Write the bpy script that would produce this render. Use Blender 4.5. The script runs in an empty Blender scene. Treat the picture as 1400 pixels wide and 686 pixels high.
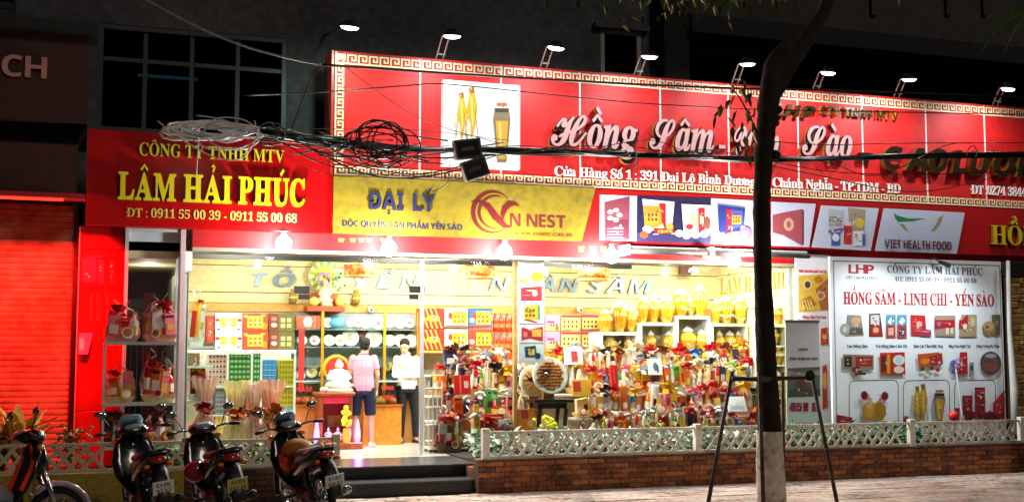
import bpy, math, random, unicodedata
from mathutils import Vector, Matrix
R = math.radians
S = bpy.context.scene
C = S.collection
# ---------------------------------------------------------------- camera, world, sun, exposure
CA, CT, CF, CD, CH = R(19.4), R(4.8), 1650.0, 14.86, 1.8
cam_d = bpy.data.cameras.new('camera'); cam = bpy.data.objects.new('camera', cam_d); C.objects.link(cam)
cam.location = (0, -CD, CH); cam.rotation_euler = (R(90) + CT, 0, -CA)
cam_d.sensor_width = 36; cam_d.lens = CF / 1400 * 36; cam_d.clip_end = 500; cam_d.clip_start = 0.1
S.camera = cam
W = bpy.data.worlds.new('World'); S.world = W; W.use_nodes = True
nt = W.node_tree; bg = nt.nodes['Background']
sky = nt.nodes.new('ShaderNodeTexSky'); sky.sky_type = 'NISHITA'; sky.sun_disc = False
sky.sun_elevation = R(-3.0); sky.sun_rotation = R(205)
nt.links.new(sky.outputs[0], bg.inputs[0]); bg.inputs[1].default_value = 0.15
sl = bpy.data.lights.new('sun', 'SUN'); sl.energy = 0.46; sl.angle = R(12); sl.color = (1, .86, .7)
so = bpy.data.objects.new('sun', sl); C.objects.link(so); so.rotation_euler = (R(52), 0, R(25))
S.view_settings.view_transform = 'Standard'; S.view_settings.look = 'None'
S.view_settings.exposure = 0.18; S.view_settings.gamma = 1
S.cycles.max_bounces = 6; S.cycles.transparent_max_bounces = 16; S.cycles.diffuse_bounces = 3
S.cycles.glossy_bounces = 3; S.cycles.transmission_bounces = 6; S.cycles.sample_clamp_indirect = 4
S.cycles.caustics_reflective = False; S.cycles.caustics_refractive = False
random.seed(11)

def ray(px, py):
    x = (px - 700) / CF; y = (343 - py) / CF
    f = math.cos(CT) - y * math.sin(CT); u = math.sin(CT) + y * math.cos(CT)
    return x * math.cos(CA) + f * math.sin(CA), -x * math.sin(CA) + f * math.cos(CA), u
def P(px, py, Y):                       # a point of the upright plane at distance Y
    a, b, c = ray(px, py); t = (Y + CD) / b
    return Vector((a * t, Y, CH + c * t))
def G(px, py, z):                       # a point of the level plane at height z
    a, b, c = ray(px, py); t = (z - CH) / c
    return Vector((a * t, b * t - CD, z))
def MPP(px, Y):                         # metres for one pixel near px on plane Y
    return (P(px + 1, 400, Y) - P(px, 400, Y)).x
def ZPP(px, Y): return P(px, 400, Y).z - P(px, 401, Y).z
def rect(x0, y0, x1, y1, Y):
    ym = (y0 + y1) / 2; xm = (x0 + x1) / 2
    return P(x0, ym, Y).x, P(x1, ym, Y).x, P(xm, y1, Y).z, P(xm, y0, Y).z

# ---------------------------------------------------------------- materials
def lin(c):
    return tuple(((v / 12.92) if v <= .04045 else ((v + .055) / 1.055) ** 2.4) for v in c)
def hx(h): return lin(tuple(int(h[i:i + 2], 16) / 255 for i in (0, 2, 4)))
_M = {}
def mat(h, rough=.5, metal=0, emit=0, noise=.12, scale=6, bump=0, alpha=1, coat=0, trans=0):
    k = (h, rough, metal, emit, noise, scale, bump, alpha, coat, trans)
    if k in _M: return _M[k]
    m = bpy.data.materials.new('m_' + h); m.use_nodes = True; t = m.node_tree; b = t.nodes['Principled BSDF']
    c = hx(h)
    b.inputs['Base Color'].default_value = (*c, 1); b.inputs['Roughness'].default_value = rough
    b.inputs['Metallic'].default_value = metal
    if coat: b.inputs['Coat Weight'].default_value = coat
    if trans: b.inputs['Transmission Weight'].default_value = trans
    if emit:
        b.inputs['Emission Color'].default_value = (*c, 1); b.inputs['Emission Strength'].default_value = emit
    if alpha < 1: b.inputs['Alpha'].default_value = alpha
    if (noise or bump) and not emit:
        g = t.nodes.new('ShaderNodeNewGeometry')
        n = t.nodes.new('ShaderNodeTexNoise'); n.inputs['Scale'].default_value = scale; n.inputs['Detail'].default_value = 3
        t.links.new(g.outputs['Position'], n.inputs['Vector'])
        if noise:
            r = t.nodes.new('ShaderNodeMapRange'); r.inputs[3].default_value = 1 - noise * 1.6; r.inputs[4].default_value = 1 + noise * 1.2
            t.links.new(n.outputs[0], r.inputs[0])
            mx = t.nodes.new('ShaderNodeVectorMath'); mx.operation = 'SCALE'; mx.inputs[0].default_value = c
            t.links.new(r.outputs[0], mx.inputs['Scale']); t.links.new(mx.outputs[0], b.inputs['Base Color'])
        if bump:
            n2 = t.nodes.new('ShaderNodeTexNoise'); n2.inputs['Scale'].default_value = scale * 5; n2.inputs['Detail'].default_value = 5
            t.links.new(g.outputs['Position'], n2.inputs['Vector'])
            bp = t.nodes.new('ShaderNodeBump'); bp.inputs['Strength'].default_value = bump; bp.inputs['Distance'].default_value = .02
            t.links.new(n2.outputs[0], bp.inputs['Height']); t.links.new(bp.outputs[0], b.inputs['Normal'])
    _M[k] = m; return m
def stained(name, c1, c2, c3, s1=1.5, s2=14, rough=.85, bump=.5, wave=None):
    m = bpy.data.materials.new(name); m.use_nodes = True; t = m.node_tree; b = t.nodes['Principled BSDF']
    g = t.nodes.new('ShaderNodeNewGeometry')
    n = t.nodes.new('ShaderNodeTexNoise'); n.inputs['Scale'].default_value = s1; n.inputs['Detail'].default_value = 6
    n2 = t.nodes.new('ShaderNodeTexNoise'); n2.inputs['Scale'].default_value = s2; n2.inputs['Detail'].default_value = 6
    for q in (n, n2): t.links.new(g.outputs['Position'], q.inputs['Vector'])
    ad = t.nodes.new('ShaderNodeMath'); ad.operation = 'ADD'
    t.links.new(n.outputs[0], ad.inputs[0]); t.links.new(n2.outputs[0], ad.inputs[1])
    r = t.nodes.new('ShaderNodeValToRGB'); e = r.color_ramp.elements
    e[0].position = .38; e[0].color = (*hx(c1), 1); e[1].position = .62; e[1].color = (*hx(c3), 1)
    q = e.new(.5); q.color = (*hx(c2), 1)
    hf = t.nodes.new('ShaderNodeMath'); hf.operation = 'MULTIPLY'; hf.inputs[1].default_value = .5
    t.links.new(ad.outputs[0], hf.inputs[0]); t.links.new(hf.outputs[0], r.inputs[0]); t.links.new(r.outputs[0], b.inputs['Base Color'])
    b.inputs['Roughness'].default_value = rough
    bp = t.nodes.new('ShaderNodeBump'); bp.inputs['Strength'].default_value = bump; bp.inputs['Distance'].default_value = .01
    t.links.new(n2.outputs[0], bp.inputs['Height']); t.links.new(bp.outputs[0], b.inputs['Normal'])
    return m
def clearish(name, tint, fac, rough=.05):
    m = bpy.data.materials.new(name); m.use_nodes = True; t = m.node_tree
    for n in list(t.nodes):
        if n.type != 'OUTPUT_MATERIAL': t.nodes.remove(n)
    o = t.nodes['Material Output']; tr = t.nodes.new('ShaderNodeBsdfTransparent'); tr.inputs[0].default_value = (*hx(tint), 1)
    gl = t.nodes.new('ShaderNodeBsdfGlossy'); gl.inputs['Roughness'].default_value = rough
    mx = t.nodes.new('ShaderNodeMixShader'); fr = t.nodes.new('ShaderNodeLayerWeight'); fr.inputs[0].default_value = fac
    ma = t.nodes.new('ShaderNodeMath'); ma.operation = 'MULTIPLY'; ma.inputs[1].default_value = .8
    t.links.new(fr.outputs['Fresnel'], ma.inputs[0]); t.links.new(ma.outputs[0], mx.inputs[0])
    t.links.new(tr.outputs[0], mx.inputs[1]); t.links.new(gl.outputs[0], mx.inputs[2]); t.links.new(mx.outputs[0], o.inputs[0])
    return m
GLASS = clearish('shop_glass', 'f4faf8', .12, .02)
FILM = clearish('cellophane', 'fcf8f8', .14, .3)
WHITE = mat('e8e8e4', .45); RED = mat('c4060c', .4, noise=.08, scale=2); BLACK = mat('0a0a0c', .5)

# ---------------------------------------------------------------- mesh builder
class MB:
    def __init__(s): s.v = []; s.f = []; s.m = []; s.ms = []
    def mi(s, m):
        if m not in s.ms: s.ms.append(m)
        return s.ms.index(m)
    def add(s, vs, fs, m, M4=None):
        o = len(s.v); k = s.mi(m)
        if M4 is not None: vs = [M4 @ Vector(v) for v in vs]
        s.v += [tuple(v) for v in vs]; s.f += [tuple(i + o for i in f) for f in fs]; s.m += [k] * len(fs); return s
    def box(s, x0, x1, y0, y1, z0, z1, m, M4=None, bev=0):
        if bev:
            return s.loftz([(x0 + bev, x1 - bev, y0 + bev, y1 - bev, z0), (x0, x1, y0, y1, z0 + bev), (x0, x1, y0, y1, z1 - bev), (x0 + bev, x1 - bev, y0 + bev, y1 - bev, z1)], m, M4)
        return s.add([(x0, y0, z0), (x1, y0, z0), (x1, y1, z0), (x0, y1, z0), (x0, y0, z1), (x1, y0, z1), (x1, y1, z1), (x0, y1, z1)],
                     [(0, 3, 2, 1), (4, 5, 6, 7), (0, 1, 5, 4), (1, 2, 6, 5), (2, 3, 7, 6), (3, 0, 4, 7)], m, M4)
    def loftz(s, rows, m, M4=None):
        v = []
        for x0, x1, y0, y1, z in rows: v += [(x0, y0, z), (x1, y0, z), (x1, y1, z), (x0, y1, z)]
        f = [(3, 2, 1, 0)]
        for i in range(len(rows) - 1):
            for j in range(4): a = i * 4 + j; b = i * 4 + (j + 1) % 4; f.append((a, b, b + 4, a + 4))
        n = (len(rows) - 1) * 4; f.append((n, n + 1, n + 2, n + 3)); return s.add(v, f, m, M4)
    def rings(s, rs, m, cap=True, M4=None, closed=True):
        n = len(rs[0]); v = [p for r in rs for p in r]; f = []
        for i in range(len(rs) - 1):
            for j in range(n if closed else n - 1):
                a = i * n + j; b = i * n + (j + 1) % n; f.append((a, b, b + n, a + n))
        if cap: f.append(tuple(range(n))[::-1]); k = (len(rs) - 1) * n; f.append(tuple(range(k, k + n)))
        return s.add(v, f, m, M4)
    def lathe(s, c, prof, m, n=12, M4=None, sx=1, sy=1):
        return s.rings([[(c[0] + r * sx * math.cos(2 * math.pi * j / n), c[1] + r * sy * math.sin(2 * math.pi * j / n), c[2] + z) for j in range(n)] for r, z in prof], m, True, M4)
    def sph(s, c, r, m, n=10, k=6, M4=None):
        if not hasattr(r, '__len__'): r = (r, r, r)
        rs = []
        for i in range(k + 1):
            a = -math.pi / 2 + math.pi * (i * .96 + .02 * k) / k
            rs.append([(c[0] + r[0] * math.cos(a) * math.cos(2 * math.pi * j / n), c[1] + r[1] * math.cos(a) * math.sin(2 * math.pi * j / n), c[2] + r[2] * math.sin(a)) for j in range(n)])
        return s.rings(rs, m, True, M4)
    def tube(s, pts, r, m, n=6, M4=None, flat=1):
        pts = [Vector(p) for p in pts]; rs = []
        rr = r if hasattr(r, '__len__') else [r] * len(pts)
        up = None
        for i, p in enumerate(pts):
            d = (pts[min(i + 1, len(pts) - 1)] - pts[max(i - 1, 0)])
            if d.length < 1e-9: d = Vector((0, 0, 1))
            d.normalize()
            if up is None: up = Vector((0, 0, 1)) if abs(d.z) < .9 else Vector((0, 1, 0))
            a = d.cross(up)
            if a.length < 1e-6: a = d.orthogonal()
            a.normalize(); b = d.cross(a).normalized(); up = -b if (-b).dot(up) > 0 else b
            rs.append([p + (a * math.cos(2 * math.pi * j / n) + b * flat * math.sin(2 * math.pi * j / n)) * rr[i] for j in range(n)])
        return s.rings(rs, m, True, M4)
    def prism(s, poly, y0, y1, m, M4=None):     # polygon in x,z extruded along y (y0 front)
        n = len(poly); v = [(x, y0, z) for x, z in poly] + [(x, y1, z) for x, z in poly]
        f = [tuple(range(n)), tuple(range(2 * n - 1, n - 1, -1))] + [((i + 1) % n, i, i + n, (i + 1) % n + n) for i in range(n)]
        return s.add(v, f, m, M4)
    def flat(s, poly, y, m, M4=None): return s.add([(x, y, z) for x, z in poly], [tuple(range(len(poly)))], m, M4)
    def torus(s, c, Rr, r, m, n=20, k=8, M4=None):   # in the x,z plane
        rs = [[(c[0] + (Rr + r * math.cos(2 * math.pi * j / k)) * math.cos(2 * math.pi * i / n), c[1] + r * math.sin(2 * math.pi * j / k), c[2] + (Rr + r * math.cos(2 * math.pi * j / k)) * math.sin(2 * math.pi * i / n)) for j in range(k)] for i in range(n + 1)]
        return s.rings(rs, m, False, M4)
    def build(s, name, parent=None, smooth=False, world=True, base=False):
        off = Vector((0, 0, 0))
        if parent is not None and world:
            q = parent
            while q is not None: off += q.location; q = q.parent
        v = s.v
        if base and v:
            xs = [p[0] for p in v]; ys = [p[1] for p in v]; zs = [p[2] for p in v]
            off = Vector(((min(xs) + max(xs)) / 2, (min(ys) + max(ys)) / 2, min(zs)))
        me = bpy.data.meshes.new(name); me.from_pydata([(a - off.x, b - off.y, c - off.z) for a, b, c in v], [], s.f)
        for m in s.ms: me.materials.append(m)
        me.polygons.foreach_set('material_index', s.m)
        if smooth: me.polygons.foreach_set('use_smooth', [True] * len(s.f))
        me.update()
        o = bpy.data.objects.new(name, me); C.objects.link(o)
        if parent is not None: o.parent = parent
        if base: o.location = off
        return o
def thing(name, label, cat, loc=(0, 0, 0), rz=0, group=None):
    o = bpy.data.objects.new(name, None); C.objects.link(o); o.empty_display_size = .1
    o.location = loc; o.rotation_euler = (0, 0, rz); o['label'] = label; o['category'] = cat
    if group: o['group'] = group
    return o
def tag(o, label, cat, group=None):
    o['label'] = label; o['category'] = cat
    if group: o['group'] = group
    return o
def struct(o): o['kind'] = 'structure'; return o
def stuff(o, label=None, cat=None):
    o['kind'] = 'stuff'
    if label: o['label'] = label
    if cat: o['category'] = cat
    return o
def copy_tree(o, parent=None):
    c = o.copy(); C.objects.link(c)
    if parent is not None: c.parent = parent
    for ch in list(o.children): copy_tree(ch, c)
    return c

# ---------------------------------------------------------------- lettering
SER, SCR, ITA, SAN, SIT, REG = (0x1D400, 0x1D4D0, 0x1D468, 0x1D5D4, 0x1D63C, 0)
def sty(c, b):
    if b == 0: return c
    if 'A' <= c <= 'Z': return chr(b + ord(c) - 65)
    if 'a' <= c <= 'z': return chr(b + 26 + ord(c) - 97)
    if c.isdigit(): return chr((0x1D7CE if b in (SER, SCR, ITA) else 0x1D7EC) + int(c))
    return c
_G = {}
GW = 0.0
def glyph(c, b):
    k = (c, b, GW)
    if k in _G: return _G[k]
    cu = bpy.data.curves.new('g', 'FONT'); cu.body = sty(c, b); cu.size = 1; cu.resolution_u = 3; cu.offset = GW
    o = bpy.data.objects.new('g', cu); me = o.to_mesh()
    v = [(p.co.x, p.co.y) for p in me.vertices]; f = [tuple(p.vertices) for p in me.polygons]
    o.to_mesh_clear(); bpy.data.objects.remove(o); bpy.data.curves.remove(cu)
    ar = sum((v[q[0]][0] * (v[q[1]][1] - v[q[2]][1]) + v[q[1]][0] * (v[q[2]][1] - v[q[0]][1]) + v[q[2]][0] * (v[q[0]][1] - v[q[1]][1])) for q in f if len(q) >= 3)
    if ar < 0: f = [q[::-1] for q in f]
    x0 = min([p[0] for p in v], default=0); v = [(p[0] - x0, p[1]) for p in v]
    w = max([p[0] for p in v], default=.1); _G[k] = (v, f, w); return _G[k]
def stroke(pts, w):
    v = []; n = len(pts)
    for i, (x, y) in enumerate(pts):
        ax, ay = pts[max(i - 1, 0)]; bx, by = pts[min(i + 1, n - 1)]
        dx, dy = bx - ax, by - ay; l = math.hypot(dx, dy) or 1; v += [(x - dy / l * w / 2, y + dx / l * w / 2), (x + dy / l * w / 2, y - dx / l * w / 2)]
    return v, [(2 * i, 2 * i + 1, 2 * i + 3, 2 * i + 2) for i in range(n - 1)]
def letter(ch, b, bold=.0):
    d = unicodedata.normalize('NFD', ch); base = d[0]; bar = False
    if base in 'Đđ': base = 'D' if base == 'Đ' else 'd'; bar = True
    v, f, w = glyph(base, b); v = list(v); f = list(f)
    top = max([p[1] for p in v], default=.7); low = base.islower()
    if low: top = max(top, .0)
    cx = w / 2 + (.08 if b in (SCR, SIT, ITA) else 0)
    def put(pts, wd):
        q, g = stroke(pts, wd); o = len(v); v.extend(q); f.extend(tuple(i + o for i in t)[::-1] for t in g)
    t = top + .05; th = .07 if b else .05; acc = d[1:]
    if '\u0302' in acc:
        put([(cx - .14, t), (cx - .06, t + .07), (cx, t + .13), (cx + .06, t + .07), (cx + .14, t)], th); t += .12
    if '\u0306' in acc: put([(cx - .13, t + .1), (cx - .06, t + .02), (cx + .06, t + .02), (cx + .13, t + .1)], th)
    two = '\u0302' in acc
    for a in acc:
        if a == '\u0301': put([(cx + (.08 if two else -.02), t + .03), (cx + (.2 if two else .12), t + .17)], th * 1.2)
        if a == '\u0300': put([(cx - (.02 if two else .1), t + .17), (cx + (.1 if two else .04), t + .03)], th * 1.2)
        if a == '\u0309': put([(cx - .05, t + .15), (cx + .02, t + .19), (cx + .08, t + .14), (cx + .03, t + .08), (cx + .01, t + .02)], th * .8)
        if a == '\u0303': put([(cx - .14, t + .02), (cx - .07, t + .09), (cx + .07, t + .03), (cx + .14, t + .1)], th * .8)
        if a == '\u0323': put([(cx - .05, -.14), (cx + .05, -.14)], .1)
        if a == '\u031b': put([(w - .06, top - .08), (w + .05, top - .02), (w + .07, top + .08)], th)
    if bar:
        y = .34 if base == 'D' else .58
        put([(-.07, y), (w * .42, y)] if base == 'D' else [(w * .45, y), (w + .08, y)], .06)
    return v, f, w
CAP = {}
def cap(b):
    if b == 'MIX': b = SCR
    if b not in CAP: CAP[b] = max(p[1] for p in glyph('H', b)[0])
    return CAP[b]
def layout(s, b, gap=.07, space=.26):
    mix = b == 'MIX'
    x = 0; out = []
    for ch in s:
        if ch == ' ': x += space; continue
        if mix: b = SCR if ch.isupper() else ITA
        if ch in '.:,-•/': v, f, w = glyph(ch, 0 if ch != '-' else 0)
        else: v, f, w = letter(ch, b)
        out.append((ch, x, v, f, w)); x += w + gap
    return out, max(x - gap, .01)
def write(parent, name, s, b, x0, x1, yb, cappx, Y, m, depth=0, side=None, each=False, gap=.07, space=.26, Zb=None, wx=None, weight=0.0):
    """a line of lettering on the plane Y between photo columns x0..x1, baseline at row yb (at x0)"""
    A = P(x0, yb, Y); B = P(x1, yb, Y); X0, X1 = (A.x, B.x) if wx is None else wx; Z = A.z if Zb is None else Zb
    global GW
    GW = weight; ls, tot = layout(s, b, gap, space); GW = 0.0; kx = (X1 - X0) / tot; kz = cappx * ZPP(x0, Y) / cap(b)
    mb = MB(); res = []
    for ch, x, v, f, w in ls:
        if each: mb = MB()
        vv = [(X0 + (x + p[0]) * kx, Y - depth, Z + p[1] * kz) for p in v]
        mb.add(vv, f, m)
        if depth:
            cnt = {}
            for q in f:
                for i in range(len(q)): e = (q[i], q[(i + 1) % len(q)]); cnt[e] = 1
            ed = [e for e in cnt if (e[1], e[0]) not in cnt]; n = len(vv)
            mb.add(vv + [(p[0], Y - .0005, p[2]) for p in vv], [(b_, a_, a_ + n, b_ + n) for a_, b_ in ed], side or m)
        if each: res.append(mb.build(name, parent))
    if not each: res.append(mb.build(name, parent))
    return res

# flat print: items in unit coordinates of a rectangle; each later item lies 1 mm in front of the last
def shape(it):
    k = it[0]
    if k == 'r': _, c, a, b, d, e = it; return c, [(a, b), (d, b), (d, e), (a, e)]
    if k == 'e': _, c, a, b, d, e = it; return c, [(a + d * math.cos(t * math.pi / 8), b + e * math.sin(t * math.pi / 8)) for t in range(16)]
    return it[1], it[2]
def detail(items, unit, big):
    rr = random.Random(len(items)); out = []
    for it in items:
        out.append(it); c, pl = shape(it)
        if not isinstance(c, str) or it[0] == 'e' or c in ('1c7a4c', '8a8a6a', '8a8a70'): continue
        x0 = min(p[0] for p in pl); x1 = max(p[0] for p in pl); y0 = min(p[1] for p in pl); y1 = max(p[1] for p in pl); w = x1 - x0; h = y1 - y0
        if w < unit * 7 or h < unit * 7 or w > big or h > big: continue
        for k in range(int(min(9, 2 + w * h / (unit * unit * 45)))):
            q = rr.random(); cc = rr.choice(['efe4d2', '4a1814', 'd0a03c', 'a82028', '8c8a8c', 'e0bcb4', 'c8c4c0', '602018']); cx = x0 + w * rr.uniform(.24, .76); cy = y0 + h * rr.uniform(.2, .8)
            if q < .5: ww = w * rr.uniform(.08, .22); hh = unit * rr.uniform(.25, .5); out.append(('r', cc, cx - ww, cy - hh, cx + ww, cy + hh))
            elif q < .75: ww = unit * rr.uniform(.6, 1.3); hh = unit * rr.uniform(.8, 2); out.append(('r', cc, cx - ww, cy - hh, cx + ww, cy + hh))
            else: ww = unit * rr.uniform(.6, 1.4); out.append(('e', cc, cx, cy, ww, ww))
    return out
def decal(parent, name, X0, X1, Z0, Z1, Y, items, step=.001, rough=.5):
    mb = MB()
    for i, it in enumerate(items):
        c, pl = shape(it)
        mb.flat([(X0 + (X1 - X0) * u, Z0 + (Z1 - Z0) * v) for u, v in pl], Y - step - .0003 * i, mat(c, rough, noise=.1, scale=25) if isinstance(c, str) else c)
    return mb.build(name, parent)
def pxdecal(parent, name, Y, items, step=.002, rough=.5):    # the same with photo pixels mapped on the plane Y
    if name == 'print': items = detail(items, 1.0, 48)
    mb = MB()
    for i, it in enumerate(items):
        c, pl = shape(it); q = []
        for u, v in pl: p = P(u, v, Y); q.append((p.x, p.z))
        ar = sum(q[k][0] * q[(k + 1) % len(q)][1] - q[(k + 1) % len(q)][0] * q[k][1] for k in range(len(q)))
        if ar < 0: q = q[::-1]
        mb.flat(q, Y - step - .00016 * i, mat(c, rough, noise=.15, scale=30) if isinstance(c, str) else c)
    return mb.build(name, parent)
def swash(pts, ws):                     # outline of a stroke whose width varies
    L = []; Rr = []; n = len(pts)
    for i, (x, y) in enumerate(pts):
        ax, ay = pts[max(i - 1, 0)]; bx, by = pts[min(i + 1, n - 1)]; dx, dy = bx - ax, by - ay; l = math.hypot(dx, dy) or 1
        L.append((x - dy / l * ws[i] / 2, y + dx / l * ws[i] / 2)); Rr.append((x + dy / l * ws[i] / 2, y - dx / l * ws[i] / 2))
    return L, Rr
def lamp(kind, loc, energy, size=.1, color=(1, 1, 1), rot=None, parent=None, name='light', sy=None, spread=None, blend=None):
    l = bpy.data.lights.new(name, kind); l.energy = energy; l.color = color
    if kind == 'AREA':
        l.size = size
        if sy: l.shape = 'RECTANGLE'; l.size_y = sy
        if spread: l.spread = spread
    elif kind == 'SPOT': l.spot_size = size; l.shadow_soft_size = .05; l.spot_blend = blend or .6
    else: l.shadow_soft_size = size
    o = bpy.data.objects.new(name, l); C.objects.link(o); o.location = loc
    if rot: o.rotation_euler = rot
    if parent is not None:
        off = Vector(parent.location); o.parent = parent; o.location = Vector(loc) - off
    return o
def grid_wall(mb, x0, x1, z0, z1, holes, y0, y1, m):
    xs = sorted({x0, x1, *[h[0] for h in holes], *[h[1] for h in holes]}); zs = sorted({z0, z1, *[h[2] for h in holes], *[h[3] for h in holes]})
    for i in range(len(xs) - 1):
        for j in range(len(zs) - 1):
            cx = (xs[i] + xs[i + 1]) / 2; cz = (zs[j] + zs[j + 1]) / 2
            if not any(h[0] < cx < h[1] and h[2] < cz < h[3] for h in holes):
                mb.box(xs[i], xs[i + 1], y0, y1, zs[j], zs[j + 1], m)

# ================================================================= THE GROUND
FZ = .344                                # shop floor
mb = MB(); mb.box(-60, 70, -60, 60, -.6, -.14, stained('m_ground', '26221f', '302c29', '3b3532', .4, 8)); struct(mb.build('ground'))
mb = MB(); mb.box(-60, 70, -13, -4.62, -.139, -.12, stained('m_asphalt', '2b2b2d', '343436', '3f3f40', .5, 30, .9, .6)); struct(mb.build('road'))
mb = MB()
for i in range(40): mb.box(-10 + i * 1.0, -10 + i * 1.0 + .985, -4.6, -4.38, -.14, .01, mat('77746d', .9, bump=.3))
struct(mb.build('kerb'))
pv_mats = [stained('m_paver%d' % i, a, b, c, 1.3, 12, .85, .7) for i, (a, b, c) in enumerate([('7a6c64', 'c0b0a6', 'dccfc6'), ('84685e', 'c0a196', 'd4bcb0'), ('6c625c', 'b4a69c', 'd0c2b8'), ('94796c', 'c8b0a2', 'e0cec2')])]
pave = MB(); pave.box(-40, 50, -4.38, 6, -.13, -.02, mat('4b4541', .95, bump=.3)); pave = struct(pave.build('pavement'))
protos = []
for k in range(4):
    b = MB(); b.box(-.193, .193, -.093, .093, -.03, .004, pv_mats[k], bev=.006); protos.append(b.build('paver', pave, base=False))
n = 0
for j in range(7):
    for i in range(34):
        x = 2.5 + i * .4 + (.2 if j % 2 else 0); y = .1 - j * .2
        if y > -.05 and 3.05 < x < 4.6: continue
        pr = protos[random.randrange(4)]
        o = pr if pr.location.length == 0 and not pr.get('u') else pr.copy()
        if o is pr: pr['u'] = 1
        else: C.objects.link(o)
        o.parent = pave; o.location = (x, y, random.uniform(-.004, .005)); o.rotation_euler = (random.uniform(-.006, .006), random.uniform(-.006, .006), random.uniform(-.008, .008))
for pr in protos: del pr['u']
mb = MB()
for j in range(22):
    for i in range(48):
        x = -6 + i * .4 + (.2 if j % 2 else 0); y = .1 - j * .2
        if j < 7 and 2.2 < x < 16.1: continue
        if j < 7 and x >= 16.1: continue
        z = random.uniform(-.004, .004); mb.box(x - .193, x + .193, y - .093, y + .093, -.03, z, pv_mats[random.randrange(4)])
stuff(mb.build('paver', pave))
# fallen leaves and litter on the pavement
lf = mat('8c8a3a', .8)
for i in range(14):
    b = MB(); x = random.uniform(5, 14); y = random.uniform(-.9, -.1); a = random.uniform(0, 6); l = random.uniform(.03, .06)
    b.add([(0, 0, .01), (l * .5, l * .25, .022), (l, 0, .012), (l * .5, -l * .25, .014)], [(0, 1, 2, 3)], random.choice([lf, mat('5b4a28', .8), mat('b9b39c', .8)]), Matrix.Translation((x, y, 0)) @ Matrix.Rotation(a, 4, 'Z'))
    tag(b.build('fallen_leaf', base=True), 'small dry leaf lying on the pavement before the brick wall', 'leaf', 'fallen leaves on the pavement')

# ================================================================= UPPER BUILDING
conc = stained('m_concrete', '36363a', '434448', '505156', .6, 9, .9, .25)
dark = mat('17171a', .8)
wl0 = rect(133, 42, 392, 186, 2.6); ws0 = rect(821, 42, 876, 106, 2.6)
xr = P(897, 60, 2.6).x
bl = thing('office_building', 'dark grey concrete building above the shop signs with a wide window', 'building', (5, 2.6, 4.2))
mb = MB(); grid_wall(mb, -6, xr, 3.2, 11, [wl0, ws0], 2.6, 2.8, conc); mb.build('wall', bl)
mb = MB(); mb.box(-6, xr, 3.6, 3.7, 3.2, 11, dark); mb.box(wl0[0] + .6, wl0[0] + 2.2, 3.0, 3.4, wl0[2], wl0[2] + .7, mat('1d2429', .7)); mb.build('inner_wall', bl)
DGLASS = clearish('dark_glass', '3a4448', .1, .05)
def window(parent, q, bars, hor, fm, Y, lab=None):
    X0, X1, Z0, Z1 = q; f = MB(); w = .07
    f.box(X0, X1, Y - .05, Y + .08, Z1 - w, Z1, fm); f.box(X0, X1, Y - .05, Y + .08, Z0, Z0 + w, fm)
    f.box(X0, X0 + w, Y - .047, Y + .077, Z0, Z1, fm); f.box(X1 - w, X1, Y - .047, Y + .077, Z0, Z1, fm)
    for b in bars: f.box(b - .03, b + .03, Y - .02, Y + .05, Z0 + w, Z1 - w, fm)
    for h in hor: f.box(X0 + w, X1 - w, Y - .024, Y + .046, h - .03, h + .03, fm)
    fo = f.build('window', parent)
    xs = [X0 + w] + list(bars) + [X1 - w]
    for i in range(len(xs) - 1):
        g = MB(); g.box(xs[i] + .03, xs[i + 1] - .03, Y + .02, Y + .028, Z0 + w, Z1 - w, DGLASS); g.build('pane', fo)
window(bl, wl0, [P(p, 120, 2.6).x for p in (198, 262, 325)], [P(262, 88, 2.6).z], mat('3c4145', .5, .3), 2.66)
window(bl, ws0, [], [], mat('8a8a8a', .6), 2.64)
tu = P(232, 106, 3.3); tb = MB(); tb.box(tu.x - .45, tu.x + .4, 3.28, 3.32, tu.z - .02, tu.z + .02, mat('b8e0e8', .4, emit=5)); tag(tb.build('reflection_streak', base=True), 'glowing bar added as a reflection streak in the dark office window', 'lamp')  # glowing bar added behind the pane to imitate a reflection in the glass
s_ = MB(); s_.box(ws0[0] - .12, ws0[1] + .12, 2.5, 2.6, ws0[3], ws0[3] + .08, conc); s_.build('sill', bl); s_ = MB(); s_.box(ws0[0] - .1, ws0[1] + .1, 2.5, 2.6, ws0[2] - .08, ws0[2], conc); s_.build('sill', bl)
# neighbouring house on the right with its recessed balcony
rb = thing('balcony_building', 'dark building on the right with a deep balcony and grey parapet', 'building', (15, 3, 4.2))
b1 = P(1000, 38, 2.6).z; b2 = P(1000, 48, 2.4).z; b3 = P(1010, 62, 2.6).z
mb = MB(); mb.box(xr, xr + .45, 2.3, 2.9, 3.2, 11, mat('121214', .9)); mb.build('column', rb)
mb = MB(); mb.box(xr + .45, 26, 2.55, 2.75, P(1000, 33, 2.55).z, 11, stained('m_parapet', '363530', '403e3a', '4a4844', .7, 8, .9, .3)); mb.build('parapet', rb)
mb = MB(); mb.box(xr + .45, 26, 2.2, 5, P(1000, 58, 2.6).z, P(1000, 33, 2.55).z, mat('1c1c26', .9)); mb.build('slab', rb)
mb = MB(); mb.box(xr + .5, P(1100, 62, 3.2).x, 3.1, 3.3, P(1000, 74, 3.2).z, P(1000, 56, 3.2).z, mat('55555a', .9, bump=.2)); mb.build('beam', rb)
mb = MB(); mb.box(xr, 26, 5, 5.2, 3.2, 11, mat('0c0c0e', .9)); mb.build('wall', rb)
for px in (1193, 1295, 1345):
    b = MB(); q = P(px, 0, 2.54); b.box(q.x - .05, q.x + .05, 2.5, 2.548, P(px, 22, 2.54).z, P(px, -22, 2.54).z, BLACK); b.build('vent_slot', rb)
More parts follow.
